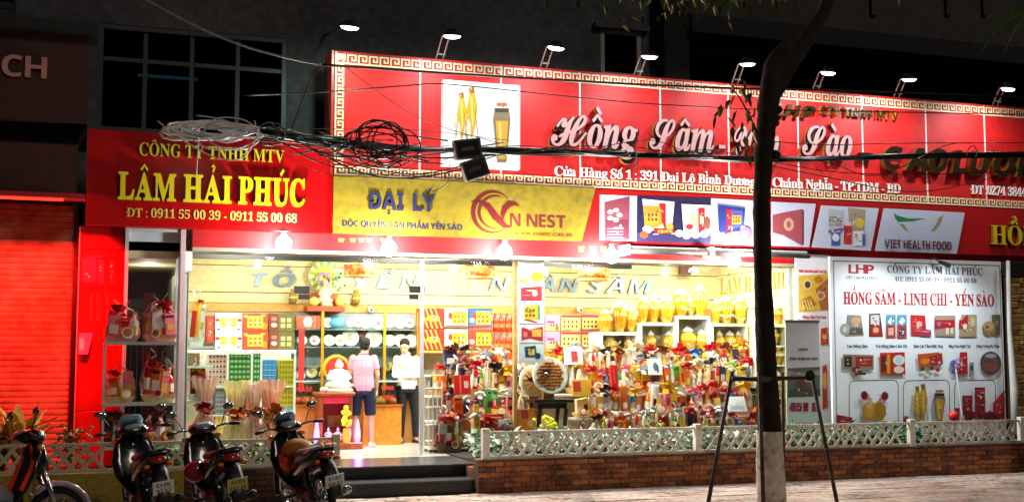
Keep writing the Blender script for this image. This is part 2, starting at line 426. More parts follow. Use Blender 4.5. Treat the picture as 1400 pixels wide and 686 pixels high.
d = MB(); q = rect(928, 100, 944, 140, 4.6); d.box(q[0], q[1], 4.6, 4.7, 3.2, q[3], mat('5a3a3a', .8)); d.build('door', rb)
ac = thing('wall_bracket', 'black pipe bracket on the upper wall above the dark red sign', 'bracket', (P(8, 40, 2.4).x, 2.4, P(8, 28, 2.4).z))
for z in (18, 8, -4):
    b = MB(); q = P(-10, z, 2.4); e = P(20, z, 2.4); b.box(q.x, e.x, 2.3, 2.6, q.z - .05, q.z + .04, BLACK); b.build('bar', ac)
b = MB(); q = P(8, 30, 2.4); b.box(q.x - .03, q.x + .03, 2.34, 2.42, q.z, q.z + .5, mat('6a6a6a', .5)); b.build('pipe', ac)

# ================================================================= LEFT NEIGHBOUR
nb = thing('neighbour_sign', 'dark unlit red sign board with pale letters CH cut by the frame', 'sign', (P(60, 180, 1.5).x, 1.5, P(60, 175, 1.5).z))
X1 = P(121, 100, 1.5).x; zt = P(60, 44, 1.5).z; zb = P(60, 164, 1.5).z
m_dr = stained('m_dark_red', '2c0a03', '360d04', '421206', .8, 12, .6, .1)
b = MB(); b.box(-4, X1, 1.5, 1.9, zb, zt, m_dr); b.build('board', nb)
b = MB(); b.box(-4, X1 + .1, 1.35, 2.0, zt, zt + .14, BLACK); b.build('cap', nb)
write(nb, 'letter', 'CH', SAN, 2, 64, 104, 30, 1.5, mat('c08a80', .6), .03, mat('5a2018'), each=True)
nf = thing('neighbour_fascia', 'plain dark red fascia between the dark sign and the roller shutter', 'fascia', (-.6, 1.6, 3.8))
b = MB(); X1b = P(106, 230, 1.62).x; b.box(-4, X1b, 1.62, 1.95, P(60, 272, 1.62).z, zb - .28, m_dr, bev=.01); b.build('board', nf)
b = MB(); b.box(-4, X1, 1.8, 2.2, zb - .28, zb, BLACK); b.build('recess', nf)
lz = P(60, 270, 1.3).z
lip = thing('shutter_hood', 'red metal hood with a glowing red light strip over the roller shutter', 'awning', (-.6, 1.4, lz))
b = MB(); b.box(-4, P(116, 272, 1.3).x, 1.3, 1.62, lz, lz + .07, mat('c8303a', .4), bev=.01); b.build('hood', lip)
b = MB(); b.box(-4, P(98, 275, 1.3).x - .1, 1.31, 1.36, lz - .03, lz - .002, mat('ff2010', .4, emit=6)); b.build('light_strip', lip)
lamp('AREA', (-1.6, 1.2, lz - .05), 300, 3.6, (1, .008, .006), (R(27), 0, 0), lip, 'strip_light', sy=.08, spread=R(60))
sh = thing('roller_shutter', 'closed roller shutter of narrow slats washed in red light at the left', 'shutter', (-1, 1.9, .1))
X1 = P(97, 450, 1.9).x; z = .05; k = 0; sm = stained('m_shutter', '64482e', '8a6a4a', 'a58260', .9, 6, .45, .1); sl0 = None
while z < 3.7:
    if sl0 is None:
        b = MB(); b.rings([[(xx, 1.9 + yy, zz + .05) for yy, zz in ((-.006, -.037), (-.009, -.02), (-.010, 0), (-.009, .02), (-.006, .037), (.015, .039), (.015, -.039))] for xx in (-4.6, X1)], sm); sl0 = b.build('slat', sh); o = sl0
    else: o = sl0.copy(); C.objects.link(o)
    o.location.z = z; o.rotation_euler.x = random.uniform(-.0015, .0015); z += .078 + random.uniform(-.0015, .0015)
b = MB(); b.box(-4.6, X1, 1.93, 1.97, .02, 3.75, mat('2a1a12')); b.build('back', sh)
b = MB(); b.box(X1, X1 + .06, 1.84, 2.0, 0, 3.78, mat('0c0605', .7)); b.build('guide_rail', sh)
b = MB(); x0 = P(98.5, 400, 2.1).x; b.box(X1 + .061, P(106, 400, 1.8).x, 2.05, 2.3, 0, 3.8, BLACK); tag(b.build('dark_gap_wall', base=True), 'black recess between the roller shutter and the red pillar', 'wall')

# ================================================================= SHOP SHELL
cream = stained('m_cream', 'd6c088', 'e0cd98', 'e8d8a8', 1.2, 16, .6, .05)
wood = stained('m_wood', 'c98a3a', 'd69a48', 'dda655', 1.5, 18, .45, .1)
X0s, X1s, YB, YG, ZC = 1.36, 10.97, 4.9, 2.0, 3.62
mb = MB(); mb.box(X0s, 11.3, 2.05, 5.2, FZ - .2, FZ, mat('e4e0d8', .15, noise=.05, coat=.3)); mb.box(X0s, 4.95, 1.75, 2.05, FZ - .2, FZ - .002, mat('e0dcd4', .15, noise=.05)); struct(mb.build('shop_floor'))
mb = MB(); mb.box(X0s - .2, 11.3, 1.72, 5.2, ZC, ZC + .1, mat('f0ead8', .7)); struct(mb.build('ceiling'))
bw = MB(); bw.box(X0s - .1, 11.2, YB + .03, YB + .15, FZ, ZC, mat('8a7850', .7)); bw = struct(bw.build('back_wall'))
zs = [P(300, y, YB).z for y in (420, 399, 362, 345, 332)]; zs[-1] = ZC
b = MB(); b.box(X0s, X1s, YB - .03, YB + .03, zs[0] - .06, zs[0] + .07, wood); b.build('rail', bw)
lo = zs[0] + .07
for i in range(4):
    for j in range(4):
        b = MB(); xa = X0s + j * (X1s - X0s) / 4; b.box(xa + .004, xa + (X1s - X0s) / 4 - .004, YB, YB + .03, lo + .008, zs[i + 1] - .008, cream, bev=.004); b.build('panel', bw)
    lo = zs[i + 1]
b = MB(); b.box(X0s, X1s, YB - .005, YB + .03, FZ, zs[0] - .06, mat('b9ad92', .7)); b.build('lower_panel', bw)
sw = MB(); sw.box(X1s, X1s + .12, 2.05, YB + .03, FZ, ZC, cream); sw = struct(sw.build('side_wall'))
for zz in (2.55, 2.75, 3.2):
    b = MB(); b.box(X1s - .012, X1s, 2.1, YB, zz, zz + .012, mat('a08a50')); b.build('groove', sw)
# faint gilded shop name on the side wall, and green strokes under it
sl_ = thing('side_wall_lettering', 'pale gilt shop name lettering on the yellow side wall behind the jars', 'lettering', (X1s - .02, 3.6, 2.85))
ls, tot = layout('LÂM HẢI PHÚC', SER); M4 = Matrix.Translation((X1s - .02, 4.75, 2.86)) @ Matrix.Rotation(R(-90), 4, 'Z')
b = MB()
for ch, x, v, f, w in ls: b.add([((x + p[0]) / tot * 2.5, 0, p[1] * .42) for p in v], f, mat('c9a84a', .35, .4), M4)
b.build('letters', sl_)
b = MB(); b.add([(.1, 0, .52), (.5, 0, .6), (.8, 0, .55), (.5, 0, .53)], [(0, 1, 2, 3)], mat('7fd0a0'), M4); b.add([(.1, 0, -.3), (1, 0, -.2), (2.3, 0, -.34), (1, 0, -.27)], [(0, 1, 2, 3)], mat('7fd0a0'), M4); b.build('flourish', sl_)
# left compartment behind the rack
lc = MB(); xa, xb = P(170, 400, 1.9).x, P(248, 400, 1.9).x
lc.box(xa - .1, xb + .05, 5.2, 5.3, 0, 3.6, mat('4a2f36', .7)); lc.box(xa - .12, xa - .02, 2.0, 5.2, 0, 3.6, mat('6a4a4e', .7))
lc.box(xb + .03, xb + .1, 2.0, 5.2, 0, 3.6, mat('a8a890', .5)); lc.box(xa - .1, xb + .05, 1.9, 5.2, 3.05, 3.15, mat('b8ab88', .7)); lc.box(xa - .1, xb + .05, 1.9, 5.2, .2, .3, mat('807a70'))
struct(lc.build('passage_wall'))
b = MB(); q = rect(195, 400, 213, 470, 5.1); b.box(*q[:2], 5.1, 5.19, .3, q[3], mat('7a2830', .6)); b.box(q[0] - .3, q[0], 5.12, 5.19, .3, q[3] - .1, mat('2c1a20')); tag(b.build('inner_door', base=True), 'dark red door at the end of the passage behind the rack', 'door')
b = MB(); b.box(xb - .02, xb + .02, 2.3, 4.6, .6, 2.9, mat('9fae9a', .2)); tag(b.build('glass_partition', base=True), 'greenish glass partition along the narrow passage', 'partition')
of = thing('passage_frame', 'white metal door frame with pale transom round the passage opening', 'door frame', ((xa + xb) / 2, 1.85, .3))
zt = 3.432; fm = mat('d8dcdc', .35, .2)
b = MB(); b.box(xa - .01, xa + .035, 1.7, 1.9, .3, zt, fm); b.build('jamb', of)
b = MB(); b.box(xb - .035, xb + .03, 1.7, 1.9, .3, zt, mat('e2c4c6', .35, .2)); b.build('jamb', of)
b = MB(); b.box(xa + .035, xb - .035, 1.72, 1.88, zt - .04, zt, fm); b.build('head', of)
b = MB(); b.box(xa + .036, xb - .036, 1.8, 1.84, P(208, 331, 1.85).z, zt - .041, mat('c3d3da', .3)); b.build('transom', of)
lamp('POINT', ((xa + xb) / 2, 3.2, 2.85), 14, .1, (1, .9, .75), None, None, 'passage_light')

# ================================================================= RED PILLAR
pq = rect(108, 290, 170, 600, 1.75)
pl = thing('red_pillar', 'bright red clad pillar with faint vertical cut-outs beside the shutter', 'pillar', ((pq[0] + pq[1]) / 2, 1.8, .1))
zs_ = [.02, 1.05, P(140, 395, 1.75).z, P(140, 341, 1.75).z, 3.437]
for i in range(4):
    b = MB(); b.box(P(107.5, 400, 1.75).x, xa - .012, 1.75, 2.1, zs_[i] + .003, zs_[i + 1] - .003, mat('c00408', .35, noise=.1, scale=1.3), bev=.005); b.build('panel', pl)
items = [('r', 'cc1840', a, y0, b_, y1) for a, y0, b_, y1 in ((112, 353, 132, 386), (134, 355, 142, 388), (150, 355, 157, 388), (118, 349, 140, 352))] + [('r', 'b00a0a', a, 402, a + 5, 438) for a in (122, 131, 144, 152)]
pxdecal(pl, 'print', 1.75, items)
b = MB(); b.box(P(106, 400, 1.72).x, P(107.6, 400, 1.72).x, 1.72, 2.1, 0, 3.43, mat('e08a80', .4)); b.build('edge_trim', pl)
nt_ = thing('pink_notice', 'small pink notice stuck low on the red pillar', 'notice', (P(116, 480, 1.72).x, 1.72, P(116, 484, 1.72).z))
pxdecal(nt_, 'sheet', 1.72, [('p', 'e86a90', [(108, 455), (127, 455), (120, 484), (107, 484)]), ('r', 'f0c0cc', 108, 462, 115, 478)])

# ================================================================= SIGNS
YS = 1.6; ZTOP = 6.0; ZMID = 4.243; ZLOW = 3.437
gold = mat('f0d800', .5, noise=.08)
# left red sign
ls_ = thing('red_shop_sign', 'glossy red sign board with large yellow serif letters and a phone line', 'sign', (1.5, YS, ZLOW))
xL = P(118, 250, YS).x; xR = 3.165; zt = P(300, 186, YS).z
b = MB(); b.box(xL, xR, YS + .005, YS + .35, ZLOW, zt, mat('b80408', .3, noise=.12, scale=.9), bev=.01); b.build('board', ls_)
write(ls_, 'letter', 'CÔNG TY TNHH MTV', SER, 190, 388, 213, 17.5, YS, mat('d8c820', .5), .05, mat('6a5a08'), gap=.05, Zb=P(190, 213, YS).z - .0)
write(ls_, 'letter', 'LÂM', SER, 161, 240, 272, 36, YS, gold, .07, mat('8a7000'), each=True, gap=.03, Zb=P(161, 272, YS).z, weight=.022)
write(ls_, 'letter', 'HẢI', SER, 250, 316, 272, 36, YS, gold, .07, mat('8a7000'), each=True, gap=.03, Zb=P(161, 272, YS).z, weight=.022)
write(ls_, 'letter', 'PHÚC', SER, 325, 416, 272, 36, YS, gold, .07, mat('8a7000'), each=True, gap=.03, Zb=P(161, 272, YS).z, weight=.022)
write(ls_, 'lettering', 'ĐT : 0911 55 00 39 - 0911 55 00 68', SER, 173, 406, 296, 12, YS, mat('e8cc60', .5), .004, gap=.05)
# big sign
bs = thing('big_shop_sign', 'long floodlit red sign with Greek key border and raised pink script letters', 'sign', (9, YS, ZMID))
SIGNRED = stained('m_sign_red', 'ae0606', 'c60a08', 'd2100c', .7, 5, .6, .12)
seams = [P(p, 180, YS).x for p in (457, 574, 685, 793, 903, 996, 1091, 1179, 1266, 1346)] + [17.5]
for i in range(10):
    b = MB(); b.box(seams[i] + .004, seams[i + 1] - .004, YS + .005, YS + .1, ZMID, ZTOP, SIGNRED); b.build('panel', bs)
    if i:
        b = MB(); b.box(seams[i] - .012, seams[i] + .012, YS - .003, YS + .05, ZMID + .02, ZTOP - .02, mat('e8dcd8', .5)); b.build('seam_strip', bs)
b = MB(); b.box(3.13, 17.5, YS + .1, YS + .5, ZMID, ZTOP - .03, mat('3a0c0c', .6)); b.build('backing', bs)
b = MB(); b.box(3.128, 3.163, YS - .01, YS + .5, ZMID, ZTOP, mat('b0302a', .4)); b.build('edge_trim', bs)
key = mat('e8dcb0', .5)
def fret(mb, x, z, u, h, horizontal=True, Y=YS):
    t = u * .15
    segs = [(0, 0, 1, 0), (0, 0, 0, .8), (0, .8, .72, .8), (.72, .8, .72, .32), (.72, .32, .38, .32), (.38, .32, .38, .52)]
    for j, (a, b_, c, d_) in enumerate(segs):
        xa_, xb_ = sorted((a, c)); za, zb_ = sorted((b_, d_)); y = Y - .004 - .0012 * (j % 2 + 1)
        if horizontal: q = (x + xa_ * u - t / 2, x + xb_ * u + t / 2, z + za * h - t / 2, z + zb_ * h + t / 2)
        else: q = (x + za * h - t / 2, x + zb_ * h + t / 2, z + xa_ * u - t / 2, z + xb_ * u + t / 2)
        mb.flat([(q[0], q[2]), (q[1], q[2]), (q[1], q[3]), (q[0], q[3])], y, key)
u = .155
b = MB()
for i in range(92): fret(b, 3.2 + i * u, ZTOP - .17, u, .15)
b.build('key_border', bs)
b = MB()
for i in range(92): fret(b, 3.2 + i * u, ZMID + .02, u, .13)
b.build('key_border', bs)
b = MB()
for i in range(10): fret(b, 3.19, ZMID + .18 + i * u, u, .13, False)
b.build('key_border', bs)
pinkw = mat('c09494', .45, noise=.1, scale=12); blk = mat('1c0c08', .4); brs = mat('7a5a18', .35, .5)
def script(s, x0, x1, yb, cappx, d=.1):
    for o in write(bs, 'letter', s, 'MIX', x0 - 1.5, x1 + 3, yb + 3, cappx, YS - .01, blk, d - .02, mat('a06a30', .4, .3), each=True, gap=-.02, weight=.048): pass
    write(bs, 'letter_face', s, 'MIX', x0, x1, yb, cappx, YS - .01, pinkw, d, mat('401010'), each=False, gap=-.02, weight=.012)
script('Hồng', 750, 868, 199, 43); script('Sâm', 884, 972, 204, 41); script('Yến', 1000, 1062, 214, 41); script('Sào', 1092, 1161, 212, 40)
b = MB(); q = rect(978, 200, 989, 206, YS); b.box(q[0], q[1], YS - .1, YS, q[2], q[3], blk); b.box(q[0] + .01, q[1] - .02, YS - .105, YS - .1, q[2] + .015, q[3], pinkw); b.build('dot', bs)
b = MB(); q = rect(1172, 210, 1188, 217, YS); b.box(q[0], q[1], YS - .1, YS, q[2], q[3], blk); b.build('dash', bs)
dk = mat('2a1c08', .35, .3)
for ch, a_, b_ in (('C', 1203, 1230), ('A', 1233, 1262), ('O', 1265, 1291), ('L', 1296, 1316), ('Ư', 1320, 1350), ('Ơ', 1352, 1382), ('N', 1384, 1412)):
    write(bs, 'letter', ch, SIT, a_, b_, 230, 30, YS, dk, .11, brs, Zb=P(1203, 231, YS).z, weight=.02)
write(bs, 'lettering', 'LHP', SIT, 1056, 1112, 159, 17, YS, mat('3a3008', .3, .6), .08, brs, gap=.02)
write(bs, 'lettering', 'CTY TNHH MTV', SAN, 1119, 1225, 158, 12, YS, dk, .07, mat('c8a030', .35, .4), gap=.1, Zb=P(1119, 157, YS).z)
whl = mat('f4ece8', .5)
zt_ = P(758, 240, YS).z
write(bs, 'lettering', 'Cửa Hàng Số 1 : 391 Đại Lộ Bình Dương -', SER, 758, 1040, 240, 13, YS, whl, .02, gap=.03, Zb=zt_)
write(bs, 'lettering', 'Chánh Nghĩa - TP.TDM - BD', SER, 1056, 1230, 240, 13, YS, whl, .02, gap=.03, Zb=zt_)
write(bs, 'lettering', 'ĐT :0274 3844', SER, 1327, 1402, 240, 12, YS, whl, .02, gap=.03, Zb=P(1327, 265, YS).z)
# picture board on the big sign
q = rect(606, 113, 711, 229, YS - .14)
pb = MB(); pb.box(q[0], q[1], YS - .14, YS - .02, q[2], q[3], mat('dfe8ea', .4)); pbo = pb.build('picture_board', bs)
def root(x, y0, y1, w, c1='c89a20', c2='8a5c10'):
    it = []; h = y1 - y0
    it.append(('p', c1, [(x - w * .2, y0 + h * .12), (x + w * .25, y0 + h * .1), (x + w * .5, y0 + h * .4), (x + w * .3, y0 + h * .75), (x + w * .1, y1), (x - w * .1, y1), (x - w * .1, y0 + h * .75), (x - w * .5, y0 + h * .5)]))
    it.append(('p', c2, [(x - w * .3, y0 + h * .02), (x + w * .2, y0), (x + w * .25, y0 + h * .12), (x - w * .2, y0 + h * .14)]))
    it.append(('p', 'e8c860', [(x - w * .1, y0 + h * .2), (x + w * .05, y0 + h * .2), (x + w * .15, y0 + h * .7), (x + w * .02, y0 + h * .8)]))
    it.append(('p', c2, [(x + w * .25, y0 + h * .45), (x + w * .3, y0 + h * .45), (x + w * .55, y0 + h * .95), (x + w * .5, y0 + h * .97)]))
    it.append(('p', c1, [(x - w * .4, y0 + h * .5), (x - w * .25, y0 + h * .5), (x - w * .55, y0 + h * .98), (x - w * .62, y0 + h * .96)]))
    return it
def jarpic(x, y0, y1, w):
    h = y1 - y0
    return [('p', '7a6a50', [(x - w * .4, y0 + h * .1), (x + w * .4, y0 + h * .1), (x + w * .5, y0 + h * .3), (x + w * .25, y1), (x - w * .25, y1), (x - w * .5, y0 + h * .3)]),
            ('p', 'c8982a', [(x - w * .36, y0 + h * .32), (x + w * .36, y0 + h * .32), (x + w * .2, y1 - h * .05), (x - w * .2, y1 - h * .05)]),
            ('p', 'e0c060', [(x - w * .2, y0 + h * .35), (x - w * .05, y0 + h * .35), (x + w * .02, y1 - h * .1), (x - w * .08, y1 - h * .1)]),
            ('p', '3a2a18', [(x - w * .42, y0 + h * .1), (x + w * .42, y0 + h * .1), (x + w * .36, y0 + h * .18), (x - w * .36, y0 + h * .18)]),
            ('r', 'd8d0c0', x - w * .4, y0, x + w * .4, y0 + h * .11), ('r', 'a85838', x - w * .3, y0 + h * .02, x + w * .3, y0 + h * .08)]
pxdecal(pbo, 'print', YS - .14, root(631, 126, 190, 14) + root(645, 119, 188, 16) + jarpic(686, 139, 222, 24) + [('p', 'b8a890', [(612 + i, 140 + i * 2), (613 + i, 140 + i * 2), (616 + i, 150 + i * 4), (615 + i, 150 + i * 4)]) for i in range(0, 10, 3)])
# yellow sign
ys = thing('yellow_dealer_sign', 'mustard yellow sign with navy dealer lettering and a dark red bird logo', 'sign', (5, YS - .03, ZLOW))
xa_, xb_, xc_ = 3.175, P(813, 262, YS).x, P(794, 333, YS).x
m_y = stained('m_yellow', '6e5e00', '826f00', '907c02', 1.3, 9, .85, .35)
b = MB(); b.prism([(xa_, ZLOW), (xc_, ZLOW), (xb_, ZMID - .008), (xa_, ZMID - .008)], YS - .04, YS + .04, m_y); b.build('board', ys)
navy = mat('0c1046', .7); mar = mat('5e0810', .7)
write(ys, 'letter', 'ĐẠI', SAN, 505, 551, 286, 24, YS - .04, navy, .03, gap=.05, each=True)
write(ys, 'letter', 'LÝ', SAN, 564, 594, 287, 24, YS - .04, navy, .03, gap=.03, each=True, Zb=P(505, 286, YS - .04).z)
write(ys, 'lettering', 'ĐỘC QUYỀN SẢN PHẨM YẾN SÀO', SAN, 468, 632, 309, 8.5, YS - .04, navy, .004, gap=.07)
write(ys, 'lettering', 'N NEST', SAN, 697, 773, 309, 17.5, YS - .04, mar, .004, gap=.09)
write(ys, 'lettering', 'www.vnnest.com.vn', REG, 703, 782, 321, 7, YS - .04, mat('6c2a10'), .004, gap=.06)
it = []
def arc(cx, cy, rx, ry, a0, a1, w, c, n=14):
    pts = [(cx + rx * math.cos(R(a0 + (a1 - a0) * i / n)), cy - ry * math.sin(R(a0 + (a1 - a0) * i / n))) for i in range(n + 1)]
    ws = [max(.3, w * math.sin(math.pi * (i + .3) / (n + .6))) for i in range(n + 1)]; L, Q = swash(pts, ws)
    return [('p', c, [L[i], L[i + 1], Q[i + 1], Q[i]]) for i in range(n)]
def strips(pts, ws, c):
    L, Q = swash(pts, ws); return [('p', c, [L[i], L[i + 1], Q[i + 1], Q[i]]) for i in range(len(pts) - 1)]
it += arc(674, 290, 27, 28, 40, 300, 6, '5e0810', 20) + arc(677, 290, 22, 22, 60, 280, 4, '5e0810', 16)
it += strips([(643, 276), (655, 276), (667, 282), (677, 296), (690, 309), (699, 311)], [.5, 3, 8, 10, 7, .5], '5e0810')
it += strips([(710, 282), (704, 279), (696, 279), (690, 285), (687, 294), (687, 302)], [.5, 4, 8, 8, 6, .5], '5e0810')
pxdecal(ys, 'logo', YS - .042, it)
# lower strip banner
lb = thing('product_strip_banner', 'red strip banner with printed product photos and slanted white logo cards', 'banner', (11, YS, ZLOW))
b = MB(); b.prism([(xc_ + .02, ZLOW), (17.5, ZLOW), (17.5, ZMID - .012), (xb_ + .02, ZMID - .012)], YS + .002, YS + .08, mat('ac060c', .45, noise=.1, scale=1)); b.build('sheet', lb)
def gift(x, y, w, h, c, c2='c8a830', fl='e8e0e8'):       # printed carton with a window of small jars
    it = [('p', c, [(x - w / 2, y - h / 2), (x + w * .42, y - h * .45), (x + w * .5, y + h * .38), (x - w * .42, y + h / 2)]),
          ('r', c2, x - w * .3, y - h * .2, x + w * .3, y + h * .25)]
    for i in range(3):
        for j in range(2): it.append(('r', '8a3a18', x - w * .26 + i * w * .19, y - h * .16 + j * h * .2, x - w * .14 + i * w * .19, y - h * .04 + j * h * .2))
    it += [('e', fl, x + w * .45, y + h * .45, w * .16, h * .12), ('e', fl, x - w * .4, y + h * .5, w * .14, h * .1)]
    return it
it = [('p', 'c4c6da', [(820, 266), (871, 268), (870, 330), (820, 328)]), ('p', '7a3848', [(826, 276), (861, 268), (861, 327), (826, 329)]), ('r', '5c2434', 828, 300, 859, 324)]
for a, r_ in ((0, 6), (72, 6), (144, 6), (216, 6), (288, 6)): it.append(('e', 'c8b4bc', 840 + 7 * math.cos(R(a)), 294 + 7 * math.sin(R(a)), 4, 3))
for i in range(4): it.append(('r', 'a87888', 830, 312 + i * 4, 852, 313.2 + i * 4))
it += [('p', '1e1c48', [(871, 268), (975, 271), (972, 333), (870, 330)]), ('p', 'b4b6d2', [(972, 271), (1052, 275), (1052, 337), (970, 333)]), ('p', '3a3468', [(871, 318), (972, 322), (972, 333), (870, 330)])]
it += [('p', 'e6e4e4', [(878, 272), (922, 276), (918, 318), (882, 314)]), ('r', 'b81822', 901, 278, 910, 318)] + gift(892, 297, 26, 32, 'c89028') + gift(908, 316, 30, 8, 'a81c22')
it += [('e', 'e4d8e0', 885, 314, 6, 5), ('e', 'a05030', 880, 321, 6, 5), ('e', 'd8a040', 915, 310, 5, 5)]
it += [('p', 'eeeeee', [(931, 279), (972, 281), (972, 318), (934, 318)]), ('r', 'b81822', 954, 284, 963, 318), ('e', 'c8b890', 948, 300, 6, 10), ('e', 'b82838', 942, 310, 5, 4), ('r', 'd8c8a0', 956, 296, 961, 306), ('e', '7a4838', 966, 305, 5, 9)]
for x, y in ((928, 319), (938, 322), (950, 321), (962, 320), (974, 316)): it.append(('e', 'd4cce0', x, y, 6, 5))
it += [('p', '22307c', [(981, 280), (1018, 285), (1016, 316), (983, 318)])] + gift(1006, 300, 20, 26, '44509a') + [('r', 'b02030', 992, 286, 999, 320), ('e', 'd0b0b0', 996, 322, 6, 3), ('e', '7864a8', 1018, 320, 9, 10), ('e', '9888c4', 1018, 320, 4, 5)]
it += [('p', 'c0c4dc', [(1053, 276), (1114, 279), (1105, 338), (1053, 336)]), ('p', '9c4a52', [(1055, 294), (1068, 291), (1095, 286), (1095, 336), (1070, 322), (1055, 318)]), ('p', '70343e', [(1095, 286), (1098, 288), (1098, 334), (1095, 336)]), ('e', 'c8a08c', 1077, 307, 7, 9), ('e', 'a8584c', 1077, 307, 3, 5)]
it += [('p', 'bcc2d6', [(1121, 281), (1200, 285), (1189, 343), (1108, 338)]), ('p', 'a8aab0', [(1131, 285), (1153, 288), (1150, 320), (1132, 318)]), ('p', '9a8a78', [(1158, 284), (1182, 287), (1180, 318), (1160, 318)]), ('e', 'c8b040', 1174, 305, 6, 7), ('r', 'b82a2a', 1152, 308, 1163, 334), ('r', 'd8b0b0', 1153, 304, 1162, 309), ('r', '3a5a9c', 1135, 314, 1147, 336), ('e', 'c8d4e4', 1141, 325, 5, 5), ('p', '3a58a8', [(1130, 316), (1152, 312), (1150, 317), (1133, 319)]), ('r', 'd4d6e0', 1165, 316, 1179, 336), ('r', '505890', 1177, 320, 1181, 336)]
it += [('p', 'bcc2d6', [(1206, 285), (1317, 291), (1306, 347), (1194, 343)])]
it += [('p', '1c7a4c', [(1220, 291), (1225, 295), (1240, 299), (1265, 299), (1246, 303), (1226, 304), (1222, 299)]), ('p', '8a8a6a', [(1227, 306), (1234, 307), (1241, 318), (1235, 315)]), ('p', '8a8a70', [(1288, 294), (1284, 306), (1276, 316), (1270, 317), (1278, 306), (1281, 298)])]
pxdecal(lb, 'print', YS, it, .0015)
write(lb, 'lettering', 'VIET HEALTH FOOD', SAN, 1210, 1301, 339, 12, YS - .05, mat('5c1426'), .003, gap=.09)
write(lb, 'lettering', 'Yến Sào', SCR, 1133, 1152, 303, 5, YS - .05, mat('30303c'), .003, gap=.02)
g2 = thing('gold_letter_sign', 'raised gold letters at the right end of the red strip banner', 'letters', (P(1390, 330, YS).x, YS, P(1380, 334, YS).z))
write(g2, 'letter', 'HỒNG', SER, 1353, 1436, 334, 26, YS, mat('d8c010', .45), .06, mat('806008'), each=True, gap=.04)
# fascia behind and below the banners
fa = thing('red_fascia', 'narrow bright red fascia under the signs with cut-off yellow lettering', 'fascia', (6, 1.75, 3.24))
fz0 = P(600, 346, 1.72).z
b = MB(); b.box(X0s - .05, 17.5, 1.72, 1.98, P(600, 347, 1.72).z, ZLOW + .02, mat('b40c14', .6, noise=.05)); b.build('board', fa)
b = MB(); b.box(X0s - .05, 11.2, 1.70, 2.04, fz0 - .06, fz0 - .012, mat('a89c88', .6)); b.build('trim', fa)
for x in (462, 478, 490, 500, 520, 790, 806, 820): pxdecal(fa, 'cut_letter', 1.72, [('p', 'd8c838', [(x, 326 if x < 600 else 337), (x + 9, 326 if x < 600 else 337), (x + 7, 331 if x < 600 else 344), (x + 2, 331 if x < 600 else 344)])])
for a, b_, lab in ((857, 966, 'grey awning tube under the fascia left of the tree trunk'), (972, 1106, 'grey awning tube under the fascia crossing behind the tree trunk')):
    t = thing('awning_tube', lab, 'tube', (P((a + b_) / 2, 345, 1.5).x, 1.5, P(a, 346, 1.5).z))
    p = P(a, 343 if a < 900 else 346, 1.5); e = P(b_, 343, 1.5)
    m = MB(); m.tube([(p.x, 1.5, p.z), (e.x, 1.5, p.z)], .04, mat('6a6862', .4, .5), 10); m.build('roller', t, True)
    m = MB(); m.box(p.x - .03, p.x + .03, 1.44, 1.72, p.z - .06, p.z + .09, WHITE); m.build('bracket', t)
    m = MB(); m.box(p.x + .03, e.x, 1.55, 1.72, p.z + .045, p.z + .08, mat('e8e4e0', .5)); m.build('cover', t)

# ================================================================= LAMPS
FL = [(478, 38, 'greenish floodlight without an arm at the left end above the big sign'), (618, 50, 'white floodlight above the ginseng picture on the big sign'), (760, 66, 'white floodlight above the first script letter of the big sign'),
      (888, 78, 'white floodlight in front of the dark column above the big sign'), (1022, 88, 'white floodlight on a slanted arm just left of the tree trunk'), (1132, 100, 'floodlight above the small gold company lettering, right of the trunk'),
      (1243, 109, 'brightest floodlight with a halo, second from the right end of the sign'), (1378, 122, 'floodlight farthest right above the phone number of the sign')]
for i, (px, py, lab) in enumerate(FL):
    yf = .75; h = P(px, py, yf); t = thing('floodlight', lab, 'floodlight', (h.x, yf, h.z), 0, 'floodlights above the big sign')
    hm = mat('3a3c40', .4, .5); em = mat('f4fbff' if i else 'c8ffd0', .3, emit=14)
    # head: shallow tilted housing with heat-sink fins
    M4 = Matrix.Translation(h) @ Matrix.Rotation(R(7), 4, 'X') @ Matrix.Rotation(R([3, -2, 4, 0, -4, 2, -3, 3][i]), 4, 'Y')
    m = MB(); m.lathe((0, 0, 0), [(.145, .004), (.14, .03), (.1, .05), (.06, .075)], hm, 16, M4, sy=.66)
    for k in range(5): m.box(-.06 + k * .028, -.052 + k * .028, -.04, .04, .06, .1, hm, M4)
    m.build('housing', t)
    m = MB(); m.lathe((0, 0, 0), [(.06, -.03), (.1, -.02), (.122, .003)], em, 16, M4, sy=.66); m.build('lens', t, True)
    if i:
        ax = P(px - 22, py, YS + .05).x
        for dx in (0, .1):
            m = MB(); m.tube([(h.x - .12 + dx, yf + .05, h.z + .02), (ax + dx, YS + .06, ZTOP + .0)], .012, mat('8a8e92', .35, .7), 5); m.build('arm', t)
        m = MB(); m.tube([(ax + .02, YS - .02, ZTOP + .07), (ax + .12, YS - .02, ZTOP + .07)], .015, mat('b8bcc0', .4, .5), 5); m.build('cross_bar', t)
    else:
        m = MB(); m.tube([(h.x, yf + .05, h.z + .05), (h.x, 2.6, h.z + .35)], .018, hm, 5); m.build('arm', t)
    lamp('SPOT', (h.x, yf + .02, h.z - .06), 100 if i != 6 else 140, R(146), (.95, .98, 1) if i else (.75, 1, .8), (R(34), 0, 0), t, 'flood', blend=1)
BU = [(388, 331, 'leftmost bare white bulb hanging from the fascia over the wrapped bouquets'), (532, 338, 'bare white bulb hanging over the open shop doorway'), (690, 343, 'bare white bulb hanging left of the hanging poster strip'),
      (836, 348, 'bare white bulb hanging beside the left awning tube'), (1003, 355, 'bare white bulb hanging just left of the tree trunk')]
